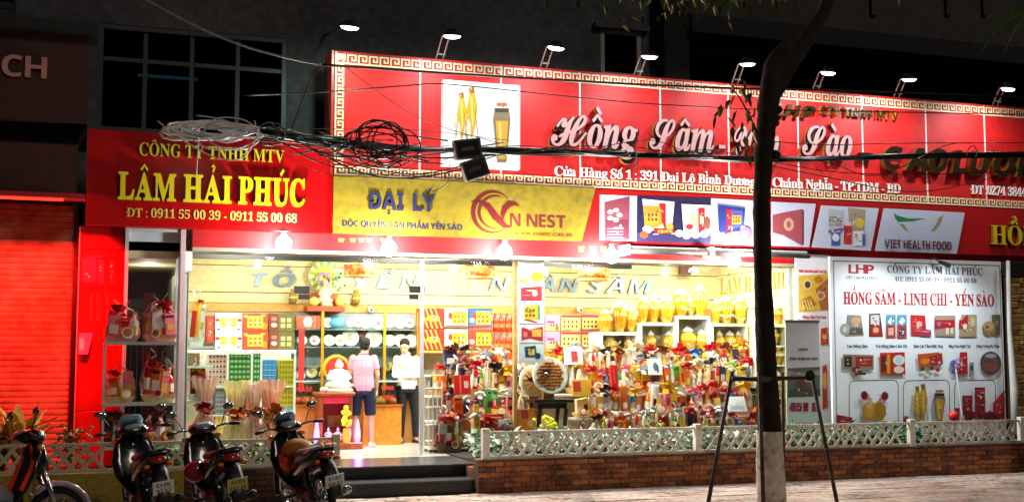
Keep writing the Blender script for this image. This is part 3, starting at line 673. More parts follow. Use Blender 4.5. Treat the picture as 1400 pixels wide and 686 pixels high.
for px, py, lab in BU:
    h = P(px, py, 1.55); t = thing('light_bulb', lab, 'bulb', h, 0, 'bulbs hanging along the fascia')
    m = MB(); m.lathe(h, [(.01, -.13), (.06, -.115), (.1, -.07), (.108, -.01), (.09, .045), (.045, .085), (.036, .1)], mat('fbfdff', .3, emit=40), 14); m.build('globe', t, True)
    m = MB(); m.lathe(h, [(.034, .101), (.034, .15), (.012, .16)], WHITE, 10); m.build('socket', t)
    lamp('POINT', (h.x, h.y - .4, h.z - .06), 150, .09, (1, .95, .88), None, t, 'bulb_light')
for px, lab in ((330, 'left'), (560, 'centre left'), (790, 'centre right'), (960, 'right')):
    x = P(px, 340, 3.3).x; t = thing('ceiling_light', 'recessed white ceiling panel light in the %s of the shop' % lab, 'light', (x, 3.3, ZC - .03), 0, 'ceiling panel lights in the shop')
    m = MB(); m.box(x - .5, x + .5, 3.0, 3.6, ZC - .03, ZC - .001, WHITE); m.build('frame', t)
    m = MB(); m.box(x - .46, x + .46, 3.04, 3.56, ZC - .036, ZC - .0305, mat('fff4e0', .3, emit=5)); m.build('diffuser', t)
    lamp('AREA', (x, 3.3, ZC - .05), 138, .9, (1, .9, .72), (0, 0, 0), t, 'panel_light', sy=.5)
for px, py, lab in ((470, 362, 'over the golden halo shrine'), (635, 364, 'left of the hanging poster strip'), (791, 367, 'over the wall letters near the jars')):
    q = rect(px, py, px + 41, py + 15, 3.6); cx = (q[0] + q[1]) / 2; r = (q[1] - q[0]) / 2
    t = thing('drum_lamp', 'red and orange printed drum lamp hanging ' + lab, 'lamp', (cx, 3.6, q[2]), 0, 'printed drum lamps')
    m = MB(); m.lathe((cx, 3.6, q[2]), [(r, 0), (r, q[3] - q[2])], stained('m_drum' + str(px), 'a8281a', 'd8601c', 'f0b850', 6, 22, .6, 0), 18); m.build('shade', t, True)
    m = MB(); m.lathe((cx, 3.6, q[2]), [(r + .004, -.02), (r + .004, .012)], mat('c88a3a', .4), 18); m.build('rim', t)
    m = MB(); m.tube([(cx, 3.6, q[3]), (cx, 3.6, ZC)], .006, BLACK, 4); m.build('cord', t)
for px, py, Y in ((548, 349, 2.9), (582, 349, 2.9), (603, 349, 2.9), (498, 362, 3.9), (762, 351, 2.9), (910, 371, 3.6), (352, 362, 3.9), (620, 366, 3.9), (745, 372, 3.9)):
    h = P(px, py, Y); t = thing('spot_lamp', 'small white ceiling spot, %s' % {548: 'leftmost of three above the doorway', 582: 'middle one of three above the doorway', 603: 'rightmost of three above the doorway', 498: 'above the wall letters left of the doorway edge', 762: 'just right of the hanging poster strip top', 910: 'over the ginseng jars', 352: 'above the first wall letter', 620: 'beside the drum lamp left of the poster strip', 745: 'low one right of the poster strip'}[px], 'lamp', h, 0, 'small white ceiling spots')
    m = MB(); m.lathe(h, [(.055, -.05), (.06, .0), (.035, .06), (.02, .08)], mat('f6f4ee', .4, emit=1.2), 10); m.build('can', t, True)
    m = MB(); m.tube([(h.x, h.y, h.z + .08), (h.x, h.y, ZC)], .008, WHITE, 4); m.build('stem', t)
    lamp('POINT', (h.x, h.y - .02, h.z - .1), 48, .05, (1, .92, .78), None, t, 'spot_light')

# ================================================================= GLASS FRONT
gz = P(600, 347, YG).z + .02
cols = [252, 421, 573, 706, 861, 975, 1078]
labs = ['fixed clear glass pane in front of the bouquets and carton shelves', 'open glass door leaf behind the doorway beside the two men', 'clear glass pane in front of the hampers right of the doorway', 'clear glass pane right of the hanging poster strip', 'clear glass pane in front of the ginseng jars', 'clear glass pane at the tree trunk end of the front']
gf = thing('glass_shopfront', 'clear frameless glass shopfront under the red fascia, with steel posts', 'shopfront', (6, YG, FZ))
for i in (0, 2, 3, 4, 5):
    xa = P(cols[i], 450, YG).x; xb = P(cols[i + 1], 450, YG).x
    m = MB(); m.box(xa + .006, xb - .006, YG, YG + .01, FZ, gz, GLASS); m.build('pane', gf)['label'] = labs[i]
xa = P(421, 450, YG).x; xb = P(573, 450, YG).x
m = MB(); m.box(xa + .006, xb - .006, YG, YG + .01, P(500, 400, YG).z, gz, GLASS); m.build('transom', gf)['label'] = 'clear glass strip above the open doorway'
dz = P(500, 402, YG).z
for a_, b2_, hx_, lab, st_, sx_ in ((421, 497, 489, 'left clear glass door leaf with yellow sticker letters, before the shrine', 'Kí', 423), (498, 573, 505, 'right clear glass door leaf before the shop assistant', 'Khá', 527)):
    xa_, xb2 = P(a_, 500, YG).x, P(b2_, 500, YG).x; gd = thing('glass_door', lab, 'door', ((xa_ + xb2) / 2, YG, FZ))
    m = MB(); m.box(xa_ + .008, xb2 - .004, YG - .004, YG + .006, FZ + .01, dz - .01, GLASS); m.build('pane', gd)
    write(gd, 'sticker_lettering', st_, SCR, sx_, sx_ + (16 if a_ < 450 else 30), 514 if a_ < 450 else 506, 14, YG - .006, mat('d8c83c', .5), .001)
for px, lab in ((402, 'black patch fitting at the top left corner of the doorway'), (560, 'black patch fitting at the top right corner of the doorway')):
    a = rect(px, 391, px + 21, 400, YG - .03); b2_ = rect(px + (6 if px < 500 else 0), 402, px + (21 if px < 500 else 12), 409, YG - .03)
    t = thing('door_clamp', lab, 'fitting', (a[0], YG - .03, b2_[2]))
    m = MB(); m.box(a[0], a[1], YG - .04, YG - .001, a[2], a[3], BLACK, bev=.004); m.build('plate', t)
    m = MB(); m.box(b2_[0], b2_[1], YG - .04, YG - .001, b2_[2], b2_[3], BLACK, bev=.004); m.build('clamp', t)
fr = mat('c6cccc', .3, .3)
for px, w, lab in ((250, .07, 'pale metal post at the left end of the shop glass'), (576, .05, 'slim steel post between the doorway and the hampers'), (1080, .08, 'white metal post at the right end of the shop glass')):
    x = P(px, 450, YG).x; m = MB(); m.box(x - w / 2, x + w / 2, YG - .05, YG - .002, FZ, gz - .02, fr, bev=.005); m.build('post', gf)['label'] = lab
# red carton on the very left of the glass: white speaker-like bracket
h = P(256, 352, 1.8); m = MB(); m.box(h.x - .05, h.x + .06, 1.72, 1.95, h.z - .2, h.z + .08, WHITE, bev=.015); tag(m.build('wall_unit', base=True), 'small white unit fixed at the top left corner of the shop glass', 'unit')

# ================================================================= ENTRANCE STEPS
gran = mat('060608', .3, noise=.3, scale=60); gtop = mat('46484b', .25, noise=.25, scale=50)
xs0 = 2.95; xs1 = 4.775
es = thing('entrance_steps', 'two dark polished granite steps with grey treads before the doorway', 'steps', (3.9, .4, 0))
m = MB(); m.box(xs0, xs1, .16, .56, 0, .15, gran); m.build('riser', es)
m = MB(); m.box(xs0, xs1, .14, .56, .151, .178, gtop, bev=.006); m.build('tread', es)
m = MB(); m.box(xs0, xs1, .561, 1.75, 0, FZ - .03, gran); m.build('riser', es)
m = MB(); m.box(xs0, xs1 + .2, .54, 1.75, FZ - .029, FZ, gtop, bev=.006); m.build('tread', es)

# ================================================================= PLANTER WALLS
def brickwall(name, label, x0, x1, y, z1, mats, rows, seam, yb=.22):
    t = thing(name, label, 'wall', ((x0 + x1) / 2, y + .1, 0))
    m = MB(); m.box(x0, x1, y + .012, y + yb, 0, z1 - .012, seam); m.build('mortar', t)
    pr = []; L = .235; hh = z1 / rows
    for k in mats: b = MB(); b.box(0, L - .012, 0, .03, .004, hh - .006, k, bev=.004); pr.append(b)
    cache = {}
    for j in range(rows):
        x = x0 + (-L / 2 if j % 2 else 0)
        while x < x1 - .02:
            a = max(x, x0); e = min(x + L - .012, x1); k = random.randrange(len(mats)); key_ = (k, round(e - a, 3))
            if e - a < .03: x += L; continue
            if key_ not in cache:
                b = MB(); b.box(0, e - a, 0, .03, .004, hh - .006, mats[k], bev=.004); o = b.build('brick', t, world=False); cache[key_] = o
            else: o = cache[key_].copy(); C.objects.link(o)
            o.parent = t; o.location = (a - t.location.x, y - t.location.y + random.uniform(-.003, .004), j * hh); x += L
    return t
bm_ = [stained('m_brick%d' % i, a, b, c, 3, 20, .9, .6) for i, (a, b, c) in enumerate([('6a3c24', '9c5c38', 'b47248'), ('583220', '8a5234', 'a06640'), ('7c482c', 'a8683e', 'bc8050'), ('3c2418', '704230', '8a5640')])]
mort = stained('m_mortar', '4a3a2e', '6a5442', '86705c', 3, 20, .95, .6)
brickwall('brick_planter_wall', 'long low brown brick planter wall under the white lattice right of the steps', 4.78, 14.2, 0, .41, bm_, 6, mort)
m = MB(); m.box(4.78, 14.2, -.006, .22, .412, .432, mort); tag(m.build('wall_coping', base=True), 'worn mortar coping along the top of the brick planter wall', 'coping')
m = MB(); m.box(4.78, 4.93, .23, 1.7, 0, FZ - .032, bm_[1]); tag(m.build('side_brick_wall', base=True), 'short brown brick return wall beside the granite steps', 'wall')
db = [stained('m_dbrick%d' % i, a, b, c, 3, 20, .9, .6) for i, (a, b, c) in enumerate([('2a1c14', '3c281c', '503626'), ('241814', '38241c', '4a3024'), ('302016', '462e20', '5a3c2a')])]
brickwall('dark_brick_planter_wall', 'low dark brick planter wall behind the parked motorbikes', 1.15, 2.94, .0, .41, db, 6, mat('241a14', .95))
m = MB(); m.box(-4, 1.14, .0, .22, 0, .41, stained('m_moss', '4a4210', '8a7a2c', '6b5a20', 2.2, 14, .95, .8)); tag(m.build('mossy_planter_wall', base=True), 'mossy ochre plaster planter wall at the lower left', 'wall')
mb = MB(); mb.box(4.94, 17, .22, 1.98, 0, .36, mat('2c2118', .95, bump=.5)); mb.box(-4, 2.94, .221, 1.7, 0, .36, mat('2c2118', .95, bump=.5)); struct(mb.build('soil'))
# white lattice fence
lw = stained('m_lattice', 'b4ae9c', 'e0dcd0', 'eeeae2', 3, 16, .6, .3)
def lattice(label, x0, x1, y, z0, z1, cell, m_, post_r=True, post_l=False):
    t = thing('lattice_fence', label, 'fence', ((x0 + x1) / 2, y, z0), 0, 'lattice fence panels along the planter')
    for za, zb_ in ((z1 - .035, z1), (z0 + .005, z0 + .04)):
        m = MB(); m.box(x0, x1, y - .018, y + .018, za, zb_, m_); m.build('rail', t)
    n = max(1, round((x1 - x0) / cell)); c = (x1 - x0) / n; H = z1 - z0 - .05; cache = {}
    W_ = c * 1.55
    for i in range(-1, n + 1):
        for sgn in (1, -1):
            xa = x0 + i * c + (c - W_) / 2; xb = xa + W_
            if xa < x0 - .01 or xb > x1 + .01: continue
            if sgn not in cache:
                L = math.hypot(W_, H); a = math.atan2(H, W_) * sgn
                b = MB(); b.box(-L / 2, L / 2, -.008 - .009 * (sgn + 1), .006 - .009 * (sgn + 1), -.019, .019, m_, Matrix.Rotation(-a, 4, 'Y')); o = b.build('slat', t, world=False); cache[sgn] = o
            else: o = cache[sgn].copy(); C.objects.link(o)
            o.location = ((xa + xb) / 2 - t.location.x + random.uniform(-.008, .008), .006, (z1 + z0) / 2 - z0 + random.uniform(-.004, .004)); o.rotation_euler.y = random.uniform(-.035, .035)
    for on, x in ((post_r, x1), (post_l, x0 - .09)):
        if on: m = MB(); m.box(x, x + .09, y - .045, y + .045, z0 - .01, z1 + .04, m_, bev=.008); m.build('post', t)
    return t
Z0l, Z1l = .434, .785
xp = [P(p, 585, .06).x for p in (668, 949, 1242, 1386)]
lattice('white lattice fence from the steps to the middle post, before the hampers', xp[0], xp[1], .06, Z0l, Z1l, .155, lw, True, True)
lattice('white lattice fence behind the tree trunk, between the middle and third post', xp[1] + .09, xp[2], .06, Z0l, Z1l, .155, lw)
lattice('short white lattice fence at the right end under the white banner', xp[2] + .09, xp[3] + .1, .06, Z0l, Z1l, .15, lw)
lg = mat('a8a48c', .7, noise=.2, scale=8, bump=.3)
lattice('greyish lattice fence at the far left beside the roller shutter', -3.6, .35, .06, .42, .76, .16, lg, False)
lattice('greyish lattice fence behind the motorbikes left of the steps', .36, 2.9, .06, .42, .76, .19, mat('b4b0a0', .7, noise=.15, scale=8), True)

# foliage: leaves around stems
def leaf_patch(name, label, x0, x1, y0, y1, z0, hmin, hmax, n, cols_, lsize, parent=None, cat='plants', stf=True):
    m = MB(); ms = [mat(c, .5, noise=.2, scale=12) for c in cols_]
    for i in range(n):
        x = random.uniform(x0, x1); y = random.uniform(y0, y1); h = random.uniform(hmin, hmax); z = z0 + random.random() ** .6 * h
        a = random.uniform(0, 6.28); tl = random.uniform(-.6, .9); l = lsize * random.uniform(.6, 1.4); w = l * .3
        M4 = Matrix.Translation((x, y, z)) @ Matrix.Rotation(a, 4, 'Z') @ Matrix.Rotation(-tl, 4, 'Y') @ Matrix.Rotation(random.uniform(-.6, .6), 4, 'X')
        m.add([(0, 0, 0), (l * .5, w, .01), (l, 0, -.02), (l * .5, -w, .01), (l * .5, 0, -.012)], [(0, 4, 1), (4, 2, 1), (0, 3, 4), (4, 3, 2)], random.choice(ms), M4)
    o = m.build(name, parent)
    if parent is None: stuff(o, label, cat)
    return o
leaf_patch('foliage', 'variegated green and white leaves growing behind the white lattice', 4.95, 9.4, .16, 1.3, .36, .2, .38, 2600, ['4f7a58', '7f9c80', 'c0ccb8', '3c5c3c', 'd8dccf'], .11)
leaf_patch('foliage', 'leafy green ground planting behind the lattice right of the middle post', 9.0, 12.2, .16, 1.0, .36, .2, .38, 1900, ['2f6a3a', '4a8a54', '8fb090', '24502c'], .11)
leaf_patch('foliage', 'low green plants behind the lattice under the white banner', 12.2, 14.3, .16, .8, .36, .1, .25, 300, ['3a4a3a', '5a5a58', '2a3a2c'], .1)
leaf_patch('foliage', 'green plants behind the greyish lattice at the lower left', .4, 2.9, .14, .8, .36, .16, .34, 1300, ['3f6a34', '6a9a54', '2a4a22', '9ab88a'], .09)
def bush(label, x, y, z, h, w, n, cols_, ls, arch=False):
    t = thing('leafy_plant', label, 'plant', (x, y, z)); ms = [mat(c, .5, noise=.2, scale=10) for c in cols_]
    for i in range(5 if not arch else 1):
        a = random.uniform(0, 6.28); m = MB(); m.tube([(x, y, z), (x + math.cos(a) * w * .4, y + math.sin(a) * w * .3, z + h * .8)], [.01, .005], mat('4a4a20', .8), 4); m.build('stem', t)
    if not arch:
        leaf_patch('leaves', '', x - w / 2, x + w / 2, y - w / 2, y + w / 2, z + .08, h * .6, h, n, cols_, ls, t)
    else:
        for i in range(n):
            a = i * 2.4 + random.uniform(-.3, .3); L = h * random.uniform(.8, 1.15); rs = []; b = MB(); k = 7; out = random.uniform(.25, .6)
            v = []
            for j in range(k):
                u_ = j / (k - 1); r_ = L * out * u_ ** 1.1; zz = L * (u_ - .55 * u_ ** 3 * out * 1.6); ww = ls * math.sin(math.pi * min(.97, u_ * .85 + .12))
                v += [(r_, -ww, zz), (r_, 0, zz - ww * .3), (r_, ww, zz)]
            f = [(3 * j + s_, 3 * j + s_ + 1, 3 * j + s_ + 4, 3 * j + s_ + 3) for j in range(k - 1) for s_ in (0, 1)]
            b.add(v, f, random.choice(ms), Matrix.Translation((x, y, z)) @ Matrix.Rotation(a, 4, 'Z')); b.build('leaf', t, True)
    return t
h = G(28, 604, .5); bush('golden broad-leaved plant in front of the roller shutter', P(28, 600, .7).x, .7, .4, 1.02, .5, 14, ['d0a030', 'e0c048', '9a8420', 'ecd868'], .085, True)
bush('second, darker broad-leaved plant at the left edge by the shutter', P(4, 600, .9).x, .9, .4, .9, .5, 11, ['9a8420', 'b09430', '6a6418'], .08, True)
bush('small round-leaved green shrub beside the red pillar', P(103, 600, .6).x, .6, .38, .52, .42, 110, ['2c5a2a', '4a8a44', '8aa878'], .07)
bush('bright green spiky plant between the rack and the black scooter', P(252, 600, .5).x, .5, .42, .4, .3, 12, ['7ac040', '58a030', 'a0d860'], .03, True)
bush('long-leaved green plant behind the lattice at the trunk', P(1085, 590, .5).x, .5, .4, .55, .5, 16, ['3a7a48', '7fae88', '2c5c34'], .028, True)
for i, px in enumerate((772, 800, 828, 858, 885)):
    bush('pale striped long-leaved plant %s behind the lattice' % ['nearest the black table', 'right of the black table', 'before the middle hampers', 'left of the yellow trays', 'beside the yellow trays'][i], P(px, 590, .9).x, .9, .4, .5, .5, 14, ['9ab0a0', 'c4ccc0', '5a7a60'], .024, True)

# ================================================================= SHOP INTERIOR
# mirror letters on the back wall
wl = thing('wall_lettering', 'raised grey-blue mirror letters spelling the ginseng and bird nest words on the cream wall', 'letters', (5, YB - .03, P(350, 396, YB).z))
zb_ = P(600, 396, YB).z
mm = mat('7e92a4', .4, .2, noise=.4, scale=3); ms_ = mat('5a6878', .3, .6)
for ch, a, b_ in (('T', 344, 366), ('Ổ', 372, 403), ('Y', 482, 508), ('Ế', 513, 538), ('N', 545, 573), ('N', 667, 697), ('H', 702, 728), ('Â', 734, 758), ('N', 762, 791), ('S', 803, 824), ('Â', 826, 853), ('M', 857, 890)):
    write(wl, 'letter', ch, SIT, a, b_, 396, 19, YB - .012, mm, .05, ms_, Zb=zb_)
# left carton wall
def carton(label, q4, Y, dep, c, items, group=None, cat='carton', name='gift_carton'):
    q = rect(*q4, Y); t = thing(name, label, cat, ((q[0] + q[1]) / 2, Y, q[2]), 0, group)
    m = MB(); m.box(q[0] + .003, q[1] - .003, Y, Y + dep, q[2], q[3] - .003, mat(c, .4, noise=.06), bev=.004); m.build('box', t)
    decal(t, 'print', q[0] + .008, q[1] - .008, q[2] + .005, q[3] - .008, Y, detail(items, .034, .99)); return t
def windows(c, nx, ny, x0=.25, y0=.2, x1=.85, y1=.75, fill=.6):
    return [('r', c, x0 + (x1 - x0) * i / nx, y0 + (y1 - y0) * j / ny, x0 + (x1 - x0) * (i + fill) / nx, y0 + (y1 - y0) * (j + fill) / ny) for i in range(nx) for j in range(ny)]
def blossom(c1, c2):
    it = [('r', 'c02028', 0, .55, 1, .72), ('r', 'c8ccd4', .15, .2, .85, .85)]
    for i in range(3):
        for j in range(2): it += [('e', c1, .28 + .22 * i, .38 + .26 * j, .12, .13), ('r', '4a3a20', .25 + .22 * i, .34 + .26 * j, .31 + .22 * i, .38 + .26 * j)]
    return it + [('r', 'f4f4f8', .46, .15, .54, .9), ('e', '30405a', .12, .12, .06, .05), ('e', '30405a', .88, .12, .06, .05)]
ORG = [('r', 'd83a12', 0, 0, 1, 1), ('e', 'f07a20', .85, .3, .12, .2)] + [('r', 'f4d040', .2, .2, .8, .85)] + windows('d86a10', 3, 2, .24, .28, .8, .8, .7) + [('e', 'f0c040', .12, .85, .08, .08), ('e', 'f0a040', .8, .9, .1, .06)]
OLV = [('r', '6a2c1c', 0, 0, .36, 1), ('r', '5c5420', .36, 0, 1, 1), ('e', 'd0b8a0', .18, .35, .12, .12), ('r', 'b86858', .08, .6, .28, .8)] + windows('b8ac70', 2, 2, .45, .2, .95, .85, .7)
for r_, (ya, yb) in enumerate(((428, 453), (453, 478))):
    w = ('upper', 'lower')[r_]
    carton('white carton with yellow blossom jars and red band, %s of the two at the left' % w, (294, ya, 331, yb), 4.3, .25, 'd8dce4', blossom('c8b830', 0))
    carton('orange carton with golden jar window, %s one between white and olive cartons' % w, (331, ya, 367, yb), 4.3, .25, 'd83a12', ORG)
    carton('olive carton with brown side, %s one left of the porcelain shelves' % w, (368, ya, 403, yb), 4.3, .25, '5c5420', OLV)
carton('narrow dark red carton standing left of the white blossom cartons', (282, 431, 293, 468), 4.3, .25, '9a2c1c', [('r', 'b84828', .2, .1, .8, .9)])
q = rect(255, 478, 404, 482, 4.3); m = MB(); m.box(q[0], q[1], 4.22, YB, q[2], q[3], WHITE); tag(m.build('carton_shelf', base=True), 'white shelf board under the blossom, orange and olive cartons', 'shelf')
STR = [('r', 'a81c14', 0, 0, 1, 1)] + [('p', 'e0a838', [(max(0, u - .3), 1 if u - .3 > 0 else u / .3 if u < .3 else 1), (min(1, max(0, u - .24)), 1), (min(1, u + .06), max(0, u - 1 + .06)), (min(1, u), 0)]) for u in (.3, .5, .7, .9)] + [('e', 'd8b020', .55, .5, .3, .16), ('e', '7a5a9a', .6, .55, .08, .1)]
YEL = lambda bgc: [('r', bgc, 0, 0, 1, 1), ('r', 'f0c414', .3, .15, .95, .85), ('e', 'f0c414', .9, .5, .08, .25)] + windows('7a4a10', 3, 2, .38, .25, .9, .75, .55) + [('e', 'c83028', .22, .6, .1, .2), ('e', 'f8f4e8', .12, .35, .1, .12), ('r', 'd03028', 0, 0, 1, .08)]
for r_, (ya, yb) in enumerate(((421, 449), (450, 478))):
    w = ('upper', 'lower')[r_]
    carton('red carton with gold diagonal stripes, %s one right of the doorway' % w, (574, ya, 607, yb), 4.3, .25, 'b8281c', STR)
    carton('white carton with yellow tray of jars, %s one beside the striped cartons' % w, (608, ya, 640, yb - 2), 4.3, .25, 'f0ece4', YEL('f0ece4'))
    carton('%s carton with golden jar tray left of the red bottle packs' % ('blue', 'red-rimmed yellow')[r_], (641, ya, 673, yb - 2), 4.3, .25, ('2a5a98', 'c83820')[r_], YEL(('2a5a98', 'c83820')[r_]))
for i in range(4):
    xa = 675 + i * 8
    for r_, (ya, yb) in enumerate(((428, 454), (455, 482))):
        q = rect(xa, ya, xa + 7.6, yb, 4.3); cx = (q[0] + q[1]) / 2; rr = (q[1] - q[0]) / 2
        t = thing('red_bottle', 'red-orange bottle pack in column %s of four, %s row, beside the poster post' % (('one', 'two', 'three', 'four')[i], ('upper', 'lower')[r_]), 'bottle', (cx, 4.35, q[2]), 0, 'red bottles beside the poster post')
        m = MB(); h_ = q[3] - q[2]; m.lathe((cx, 4.35, q[2]), [(rr * .96, 0), (rr * .98, h_ * .6), (rr * .8, h_ * .78), (rr * .4, h_ * .86), (rr * .4, h_ * .97)], mat('d83410', .3), 10); m.build('body', t, True)
        m = MB(); m.lathe((cx, 4.35, q[2]), [(rr, h_ * .25), (rr * 1.0, h_ * .45)], mat('f07030', .4), 10); m.build('label', t)
        m = MB(); m.lathe((cx, 4.35, q[2] + h_ * .9), [(rr * .5, 0), (rr * .5, h_ * .1)], mat('8a6030', .4), 8); m.build('cap', t)
PNK = [('r', 'c888b8', 0, .55, 1, 1), ('r', 'e8c070', 0, 0, 1, .4), ('r', 'a82840', .1, .5, .6, .62)] + windows('5a2030', 3, 1, .3, .25, .9, .55, .6) + [('e', 'e05030', .8, .15, .15, .15)]
RDY = [('r', 'e8c878', 0, .1, 1, .85), ('r', 'c02048', 0, .85, 1, 1)] + windows('5a3a18', 4, 2, .1, .2, .95, .8, .5) + [('r', '3a8a4a', .1, .02, .5, .08)]
for c, (xa, xb) in enumerate(((746, 766), (767, 794), (795, 820))):
    for r_, (ya, yb) in enumerate(((430, 452), (453, 476))):
        carton('%s carton of small jars, %s row, %s the tall poster strip' % (('pink and yellow', 'cream windowed', 'cream and crimson')[c], ('upper', 'lower')[r_], ('right beside', 'second from', 'third from')[c]), (xa, ya, xb, yb), 4.3, .25, ('c888b8', 'd8a868', 'c83050')[c], PNK if c == 0 else RDY)
carton('yellow carton half hidden under the pink cartons by the poster strip', (747, 478, 768, 500), 4.3, .25, 'd8a820', windows('8a6010', 2, 2))
for a, b_, y, lab in ((574, 706, 479, 'wooden shelf board under the striped and yellow cartons'), (745, 821, 477, 'wooden shelf board under the pink and cream cartons')):
    q = rect(a, y, b_, y + 3, 4.3); m = MB(); m.box(q[0], q[1], 4.25, YB - .02, q[2], q[3], wood); tag(m.build('carton_shelf', base=True), lab, 'shelf')
# cabinets along the back
pc = thing('porcelain_cabinet', 'glass cabinet with golden posts holding rows of white porcelain plates', 'cabinet', (P(500, 600, 4.5).x, 4.5, FZ))
goldp = mat('c89418', .35, .4)
for px in (441, 526, 572):
    x = P(px, 480, 4.38).x; m = MB(); m.box(x - .022, x + .022, 4.38, 4.42, FZ, P(500, 426, 4.4).z, goldp); m.build('post', pc)
xa, xb = P(405, 480, 4.4).x, P(572, 480, 4.4).x
m = MB(); m.box(xa, xb, 4.84, 4.86, FZ + .5, P(500, 427, 4.4).z, mat('97a0a4', .5, noise=.15)); m.build('back', pc)
for y in (450, 474, 500, 522):
    z = P(500, y, 4.4).z; m = MB(); m.box(xa, xb, 4.45, 4.84, z - .012, z, mat('7c9896', .15)); m.build('shelf', pc)
m = MB(); m.box(xa, xb, 4.40, 4.86, FZ, FZ + .75, mat('c88a4a', .5)); m.build('base', pc)
pw = mat('ecebe4', .3, noise=.05); ng = 0
def plate(x, y, r, lab, Y=4.55, c2='c8a878'):
    h = P(x, y, Y); rr = r * MPP(x, Y); t = thing('porcelain_plate', lab, 'plate', (h.x, Y, h.z - rr), 0, 'porcelain plates in the back cabinet')
    M4 = Matrix.Translation(h) @ Matrix.Rotation(R(80), 4, 'X')
    m = MB(); m.lathe((0, 0, 0), [(rr * .5, -.03), (rr, 0), (rr * .98, .006), (rr * .6, -.012), (.001, -.014)], pw, 12, M4); m.build('dish', t, True)
    m = MB(); m.lathe((0, 0, 0), [(rr * .34, -.008), (rr * .2, .004), (.001, .006)], mat(c2, .4), 8, M4); m.build('centre', t)
for i, x in enumerate((448, 480, 490, 500, 508, 517, 533, 547, 560)): plate(x, 441, (7, 6, 6, 8, 7, 9, 7, 8, 7)[i], 'small white plate, %s from the left on the top shelf of the golden cabinet' % ['first', 'second', 'third', 'fourth', 'fifth', 'sixth', 'seventh', 'eighth', 'ninth'][i], c2=('c8a878', '98a8b8', 'b87858')[i % 3])
for i, x in enumerate((413, 430, 450, 465, 533, 548, 563)): plate(x, 465, (7, 7, 8, 8, 8, 9, 9)[i], 'small white plate, %s from the left on the second shelf of the golden cabinet' % ['first', 'second', 'third', 'fourth', 'fifth', 'sixth', 'seventh'][i], c2=('d0c0a8', 'c89868')[i % 2])
plate(479, 461, 12, 'large scalloped plate on the second shelf, left of the customer\'s head'); plate(511, 462, 12, 'large scalloped plate on the second shelf, right of the customer\'s head')
plate(426, 508, 8, 'white plate leaning on the lower shelf left of the shrine'); plate(411, 512, 7, 'small plate on the lower shelf left of the shrine')
carton('salmon carton with a white vase picture on the shelf by the gold post', (405, 431, 438, 449), 4.5, .2, 'd86040', [('p', 'f0ece4', [(.35, .15), (.6, .15), (.68, .6), (.58, .9), (.38, .9), (.28, .6)]), ('r', 'f09070', .75, 0, .82, 1)])
for px, lab in ((412, 'long red ribbon hanging inside the cabinet left of the golden post'),):
    q = rect(px - 4, 450, px + 4, 530, 4.43); m = MB(); m.box(q[0], q[1], 4.43, 4.44, q[2], q[3], mat('c82820', .5)); m.flat([(q[0] + .02, q[2] - .06), (q[1] - .02, q[2] - .06), (q[1], q[2]), (q[0], q[2])], 4.432, mat('c82820', .5)); tag(m.build('red_ribbon', base=True), lab, 'ribbon')
m = MB(); h = P(460, 441, 4.6); m.lathe(h, [(.12, -.08), (.14, 0), (.1, .06), (.03, .09)], mat('5aa8d0', .3), 12); tag(m.build('blue_bowl', smooth=True, base=True), 'light blue covered bowl on the top cabinet shelf', 'bowl')
for i, (x, c) in enumerate(((495, 'c85020'), (509, 'd8b020'), (543, 'd8c040'), (552, 'c87830'))):
    carton('small %s box on a cabinet shelf behind the two men' % ('orange', 'yellow', 'pale gold', 'ochre')[i], (x - 6, 452, x + 6, 462), 4.7, .1, c, [('r', 'f0e0c0', .2, .3, .8, .7)])
# lower showcase counters with red lettering
for (a, b_, yt, yb, lab, txt) in ((402, 437, 505, 605, 'glass topped wooden counter left of the shrine with red lettering', (('HÂM', 404, 535, 7), ('KHẨU', 404, 549, 7))), (497, 549, 503, 607, 'orange wooden shop counter between the two men with a glass top box', (('HÂM', 522, 533, 6), ('KHẨU', 522, 546, 6)))):
    Yc = 4.0; q = rect(a, yt, b_, yb, Yc); zc = P(a, 553, Yc).z; t = thing('shop_counter', lab, 'counter', ((q[0] + q[1]) / 2, Yc, FZ))
    m = MB(); m.box(q[0], q[1], Yc, Yc + .35, FZ, zc - .03, stained('m_ctr%d' % a, 'b8681c', 'cc7c28', 'd88c38', 2, 12, .35, .1), bev=.008); m.build('body', t)
    m = MB(); m.box(q[0] - .02, q[1] + .02, Yc - .02, Yc + .37, zc - .029, zc, mat('a85c18', .3)); m.build('top', t)
    m = MB(); zz = P(a, 522, Yc).z; m.box(q[0] + .01, q[1] - .01, Yc, Yc + .006, zc + .002, zz, GLASS); m.build('pane', t)
    m = MB(); m.box(q[0] + .005, q[1] - .005, Yc - .004, Yc + .3, zz + .002, zz + .018, mat('b8ccc8', .15)); m.build('glass_top', t)
    x_ = P(txt[0][1] + (14 if a < 450 else 9), 540, Yc).x
    for s_, x, y, cp in txt: write(t, 'lettering', s_, SAN, x, x + (22 if a < 450 else 16), y, cp, Yc - .012, mat('c82828', .5), .002)
    for i in range(3):
        m = MB(); xx = q[0] + .12 + i * (q[1] - q[0] - .24) / 2; m.lathe((xx, Yc + .18, zc), [(.07, 0), (.09, .05), (.06, .1), (.02, .12)], mat(('8a4a20', 'c8a040', 'b85a30')[i], .4), 10); tag(m.build('lidded_pot', smooth=True, base=True), 'small lidded pot in the glass box %s, %s' % ('left of the shrine' if a < 450 else 'between the two men', ('brown', 'golden', 'rust red')[i]), 'pot')
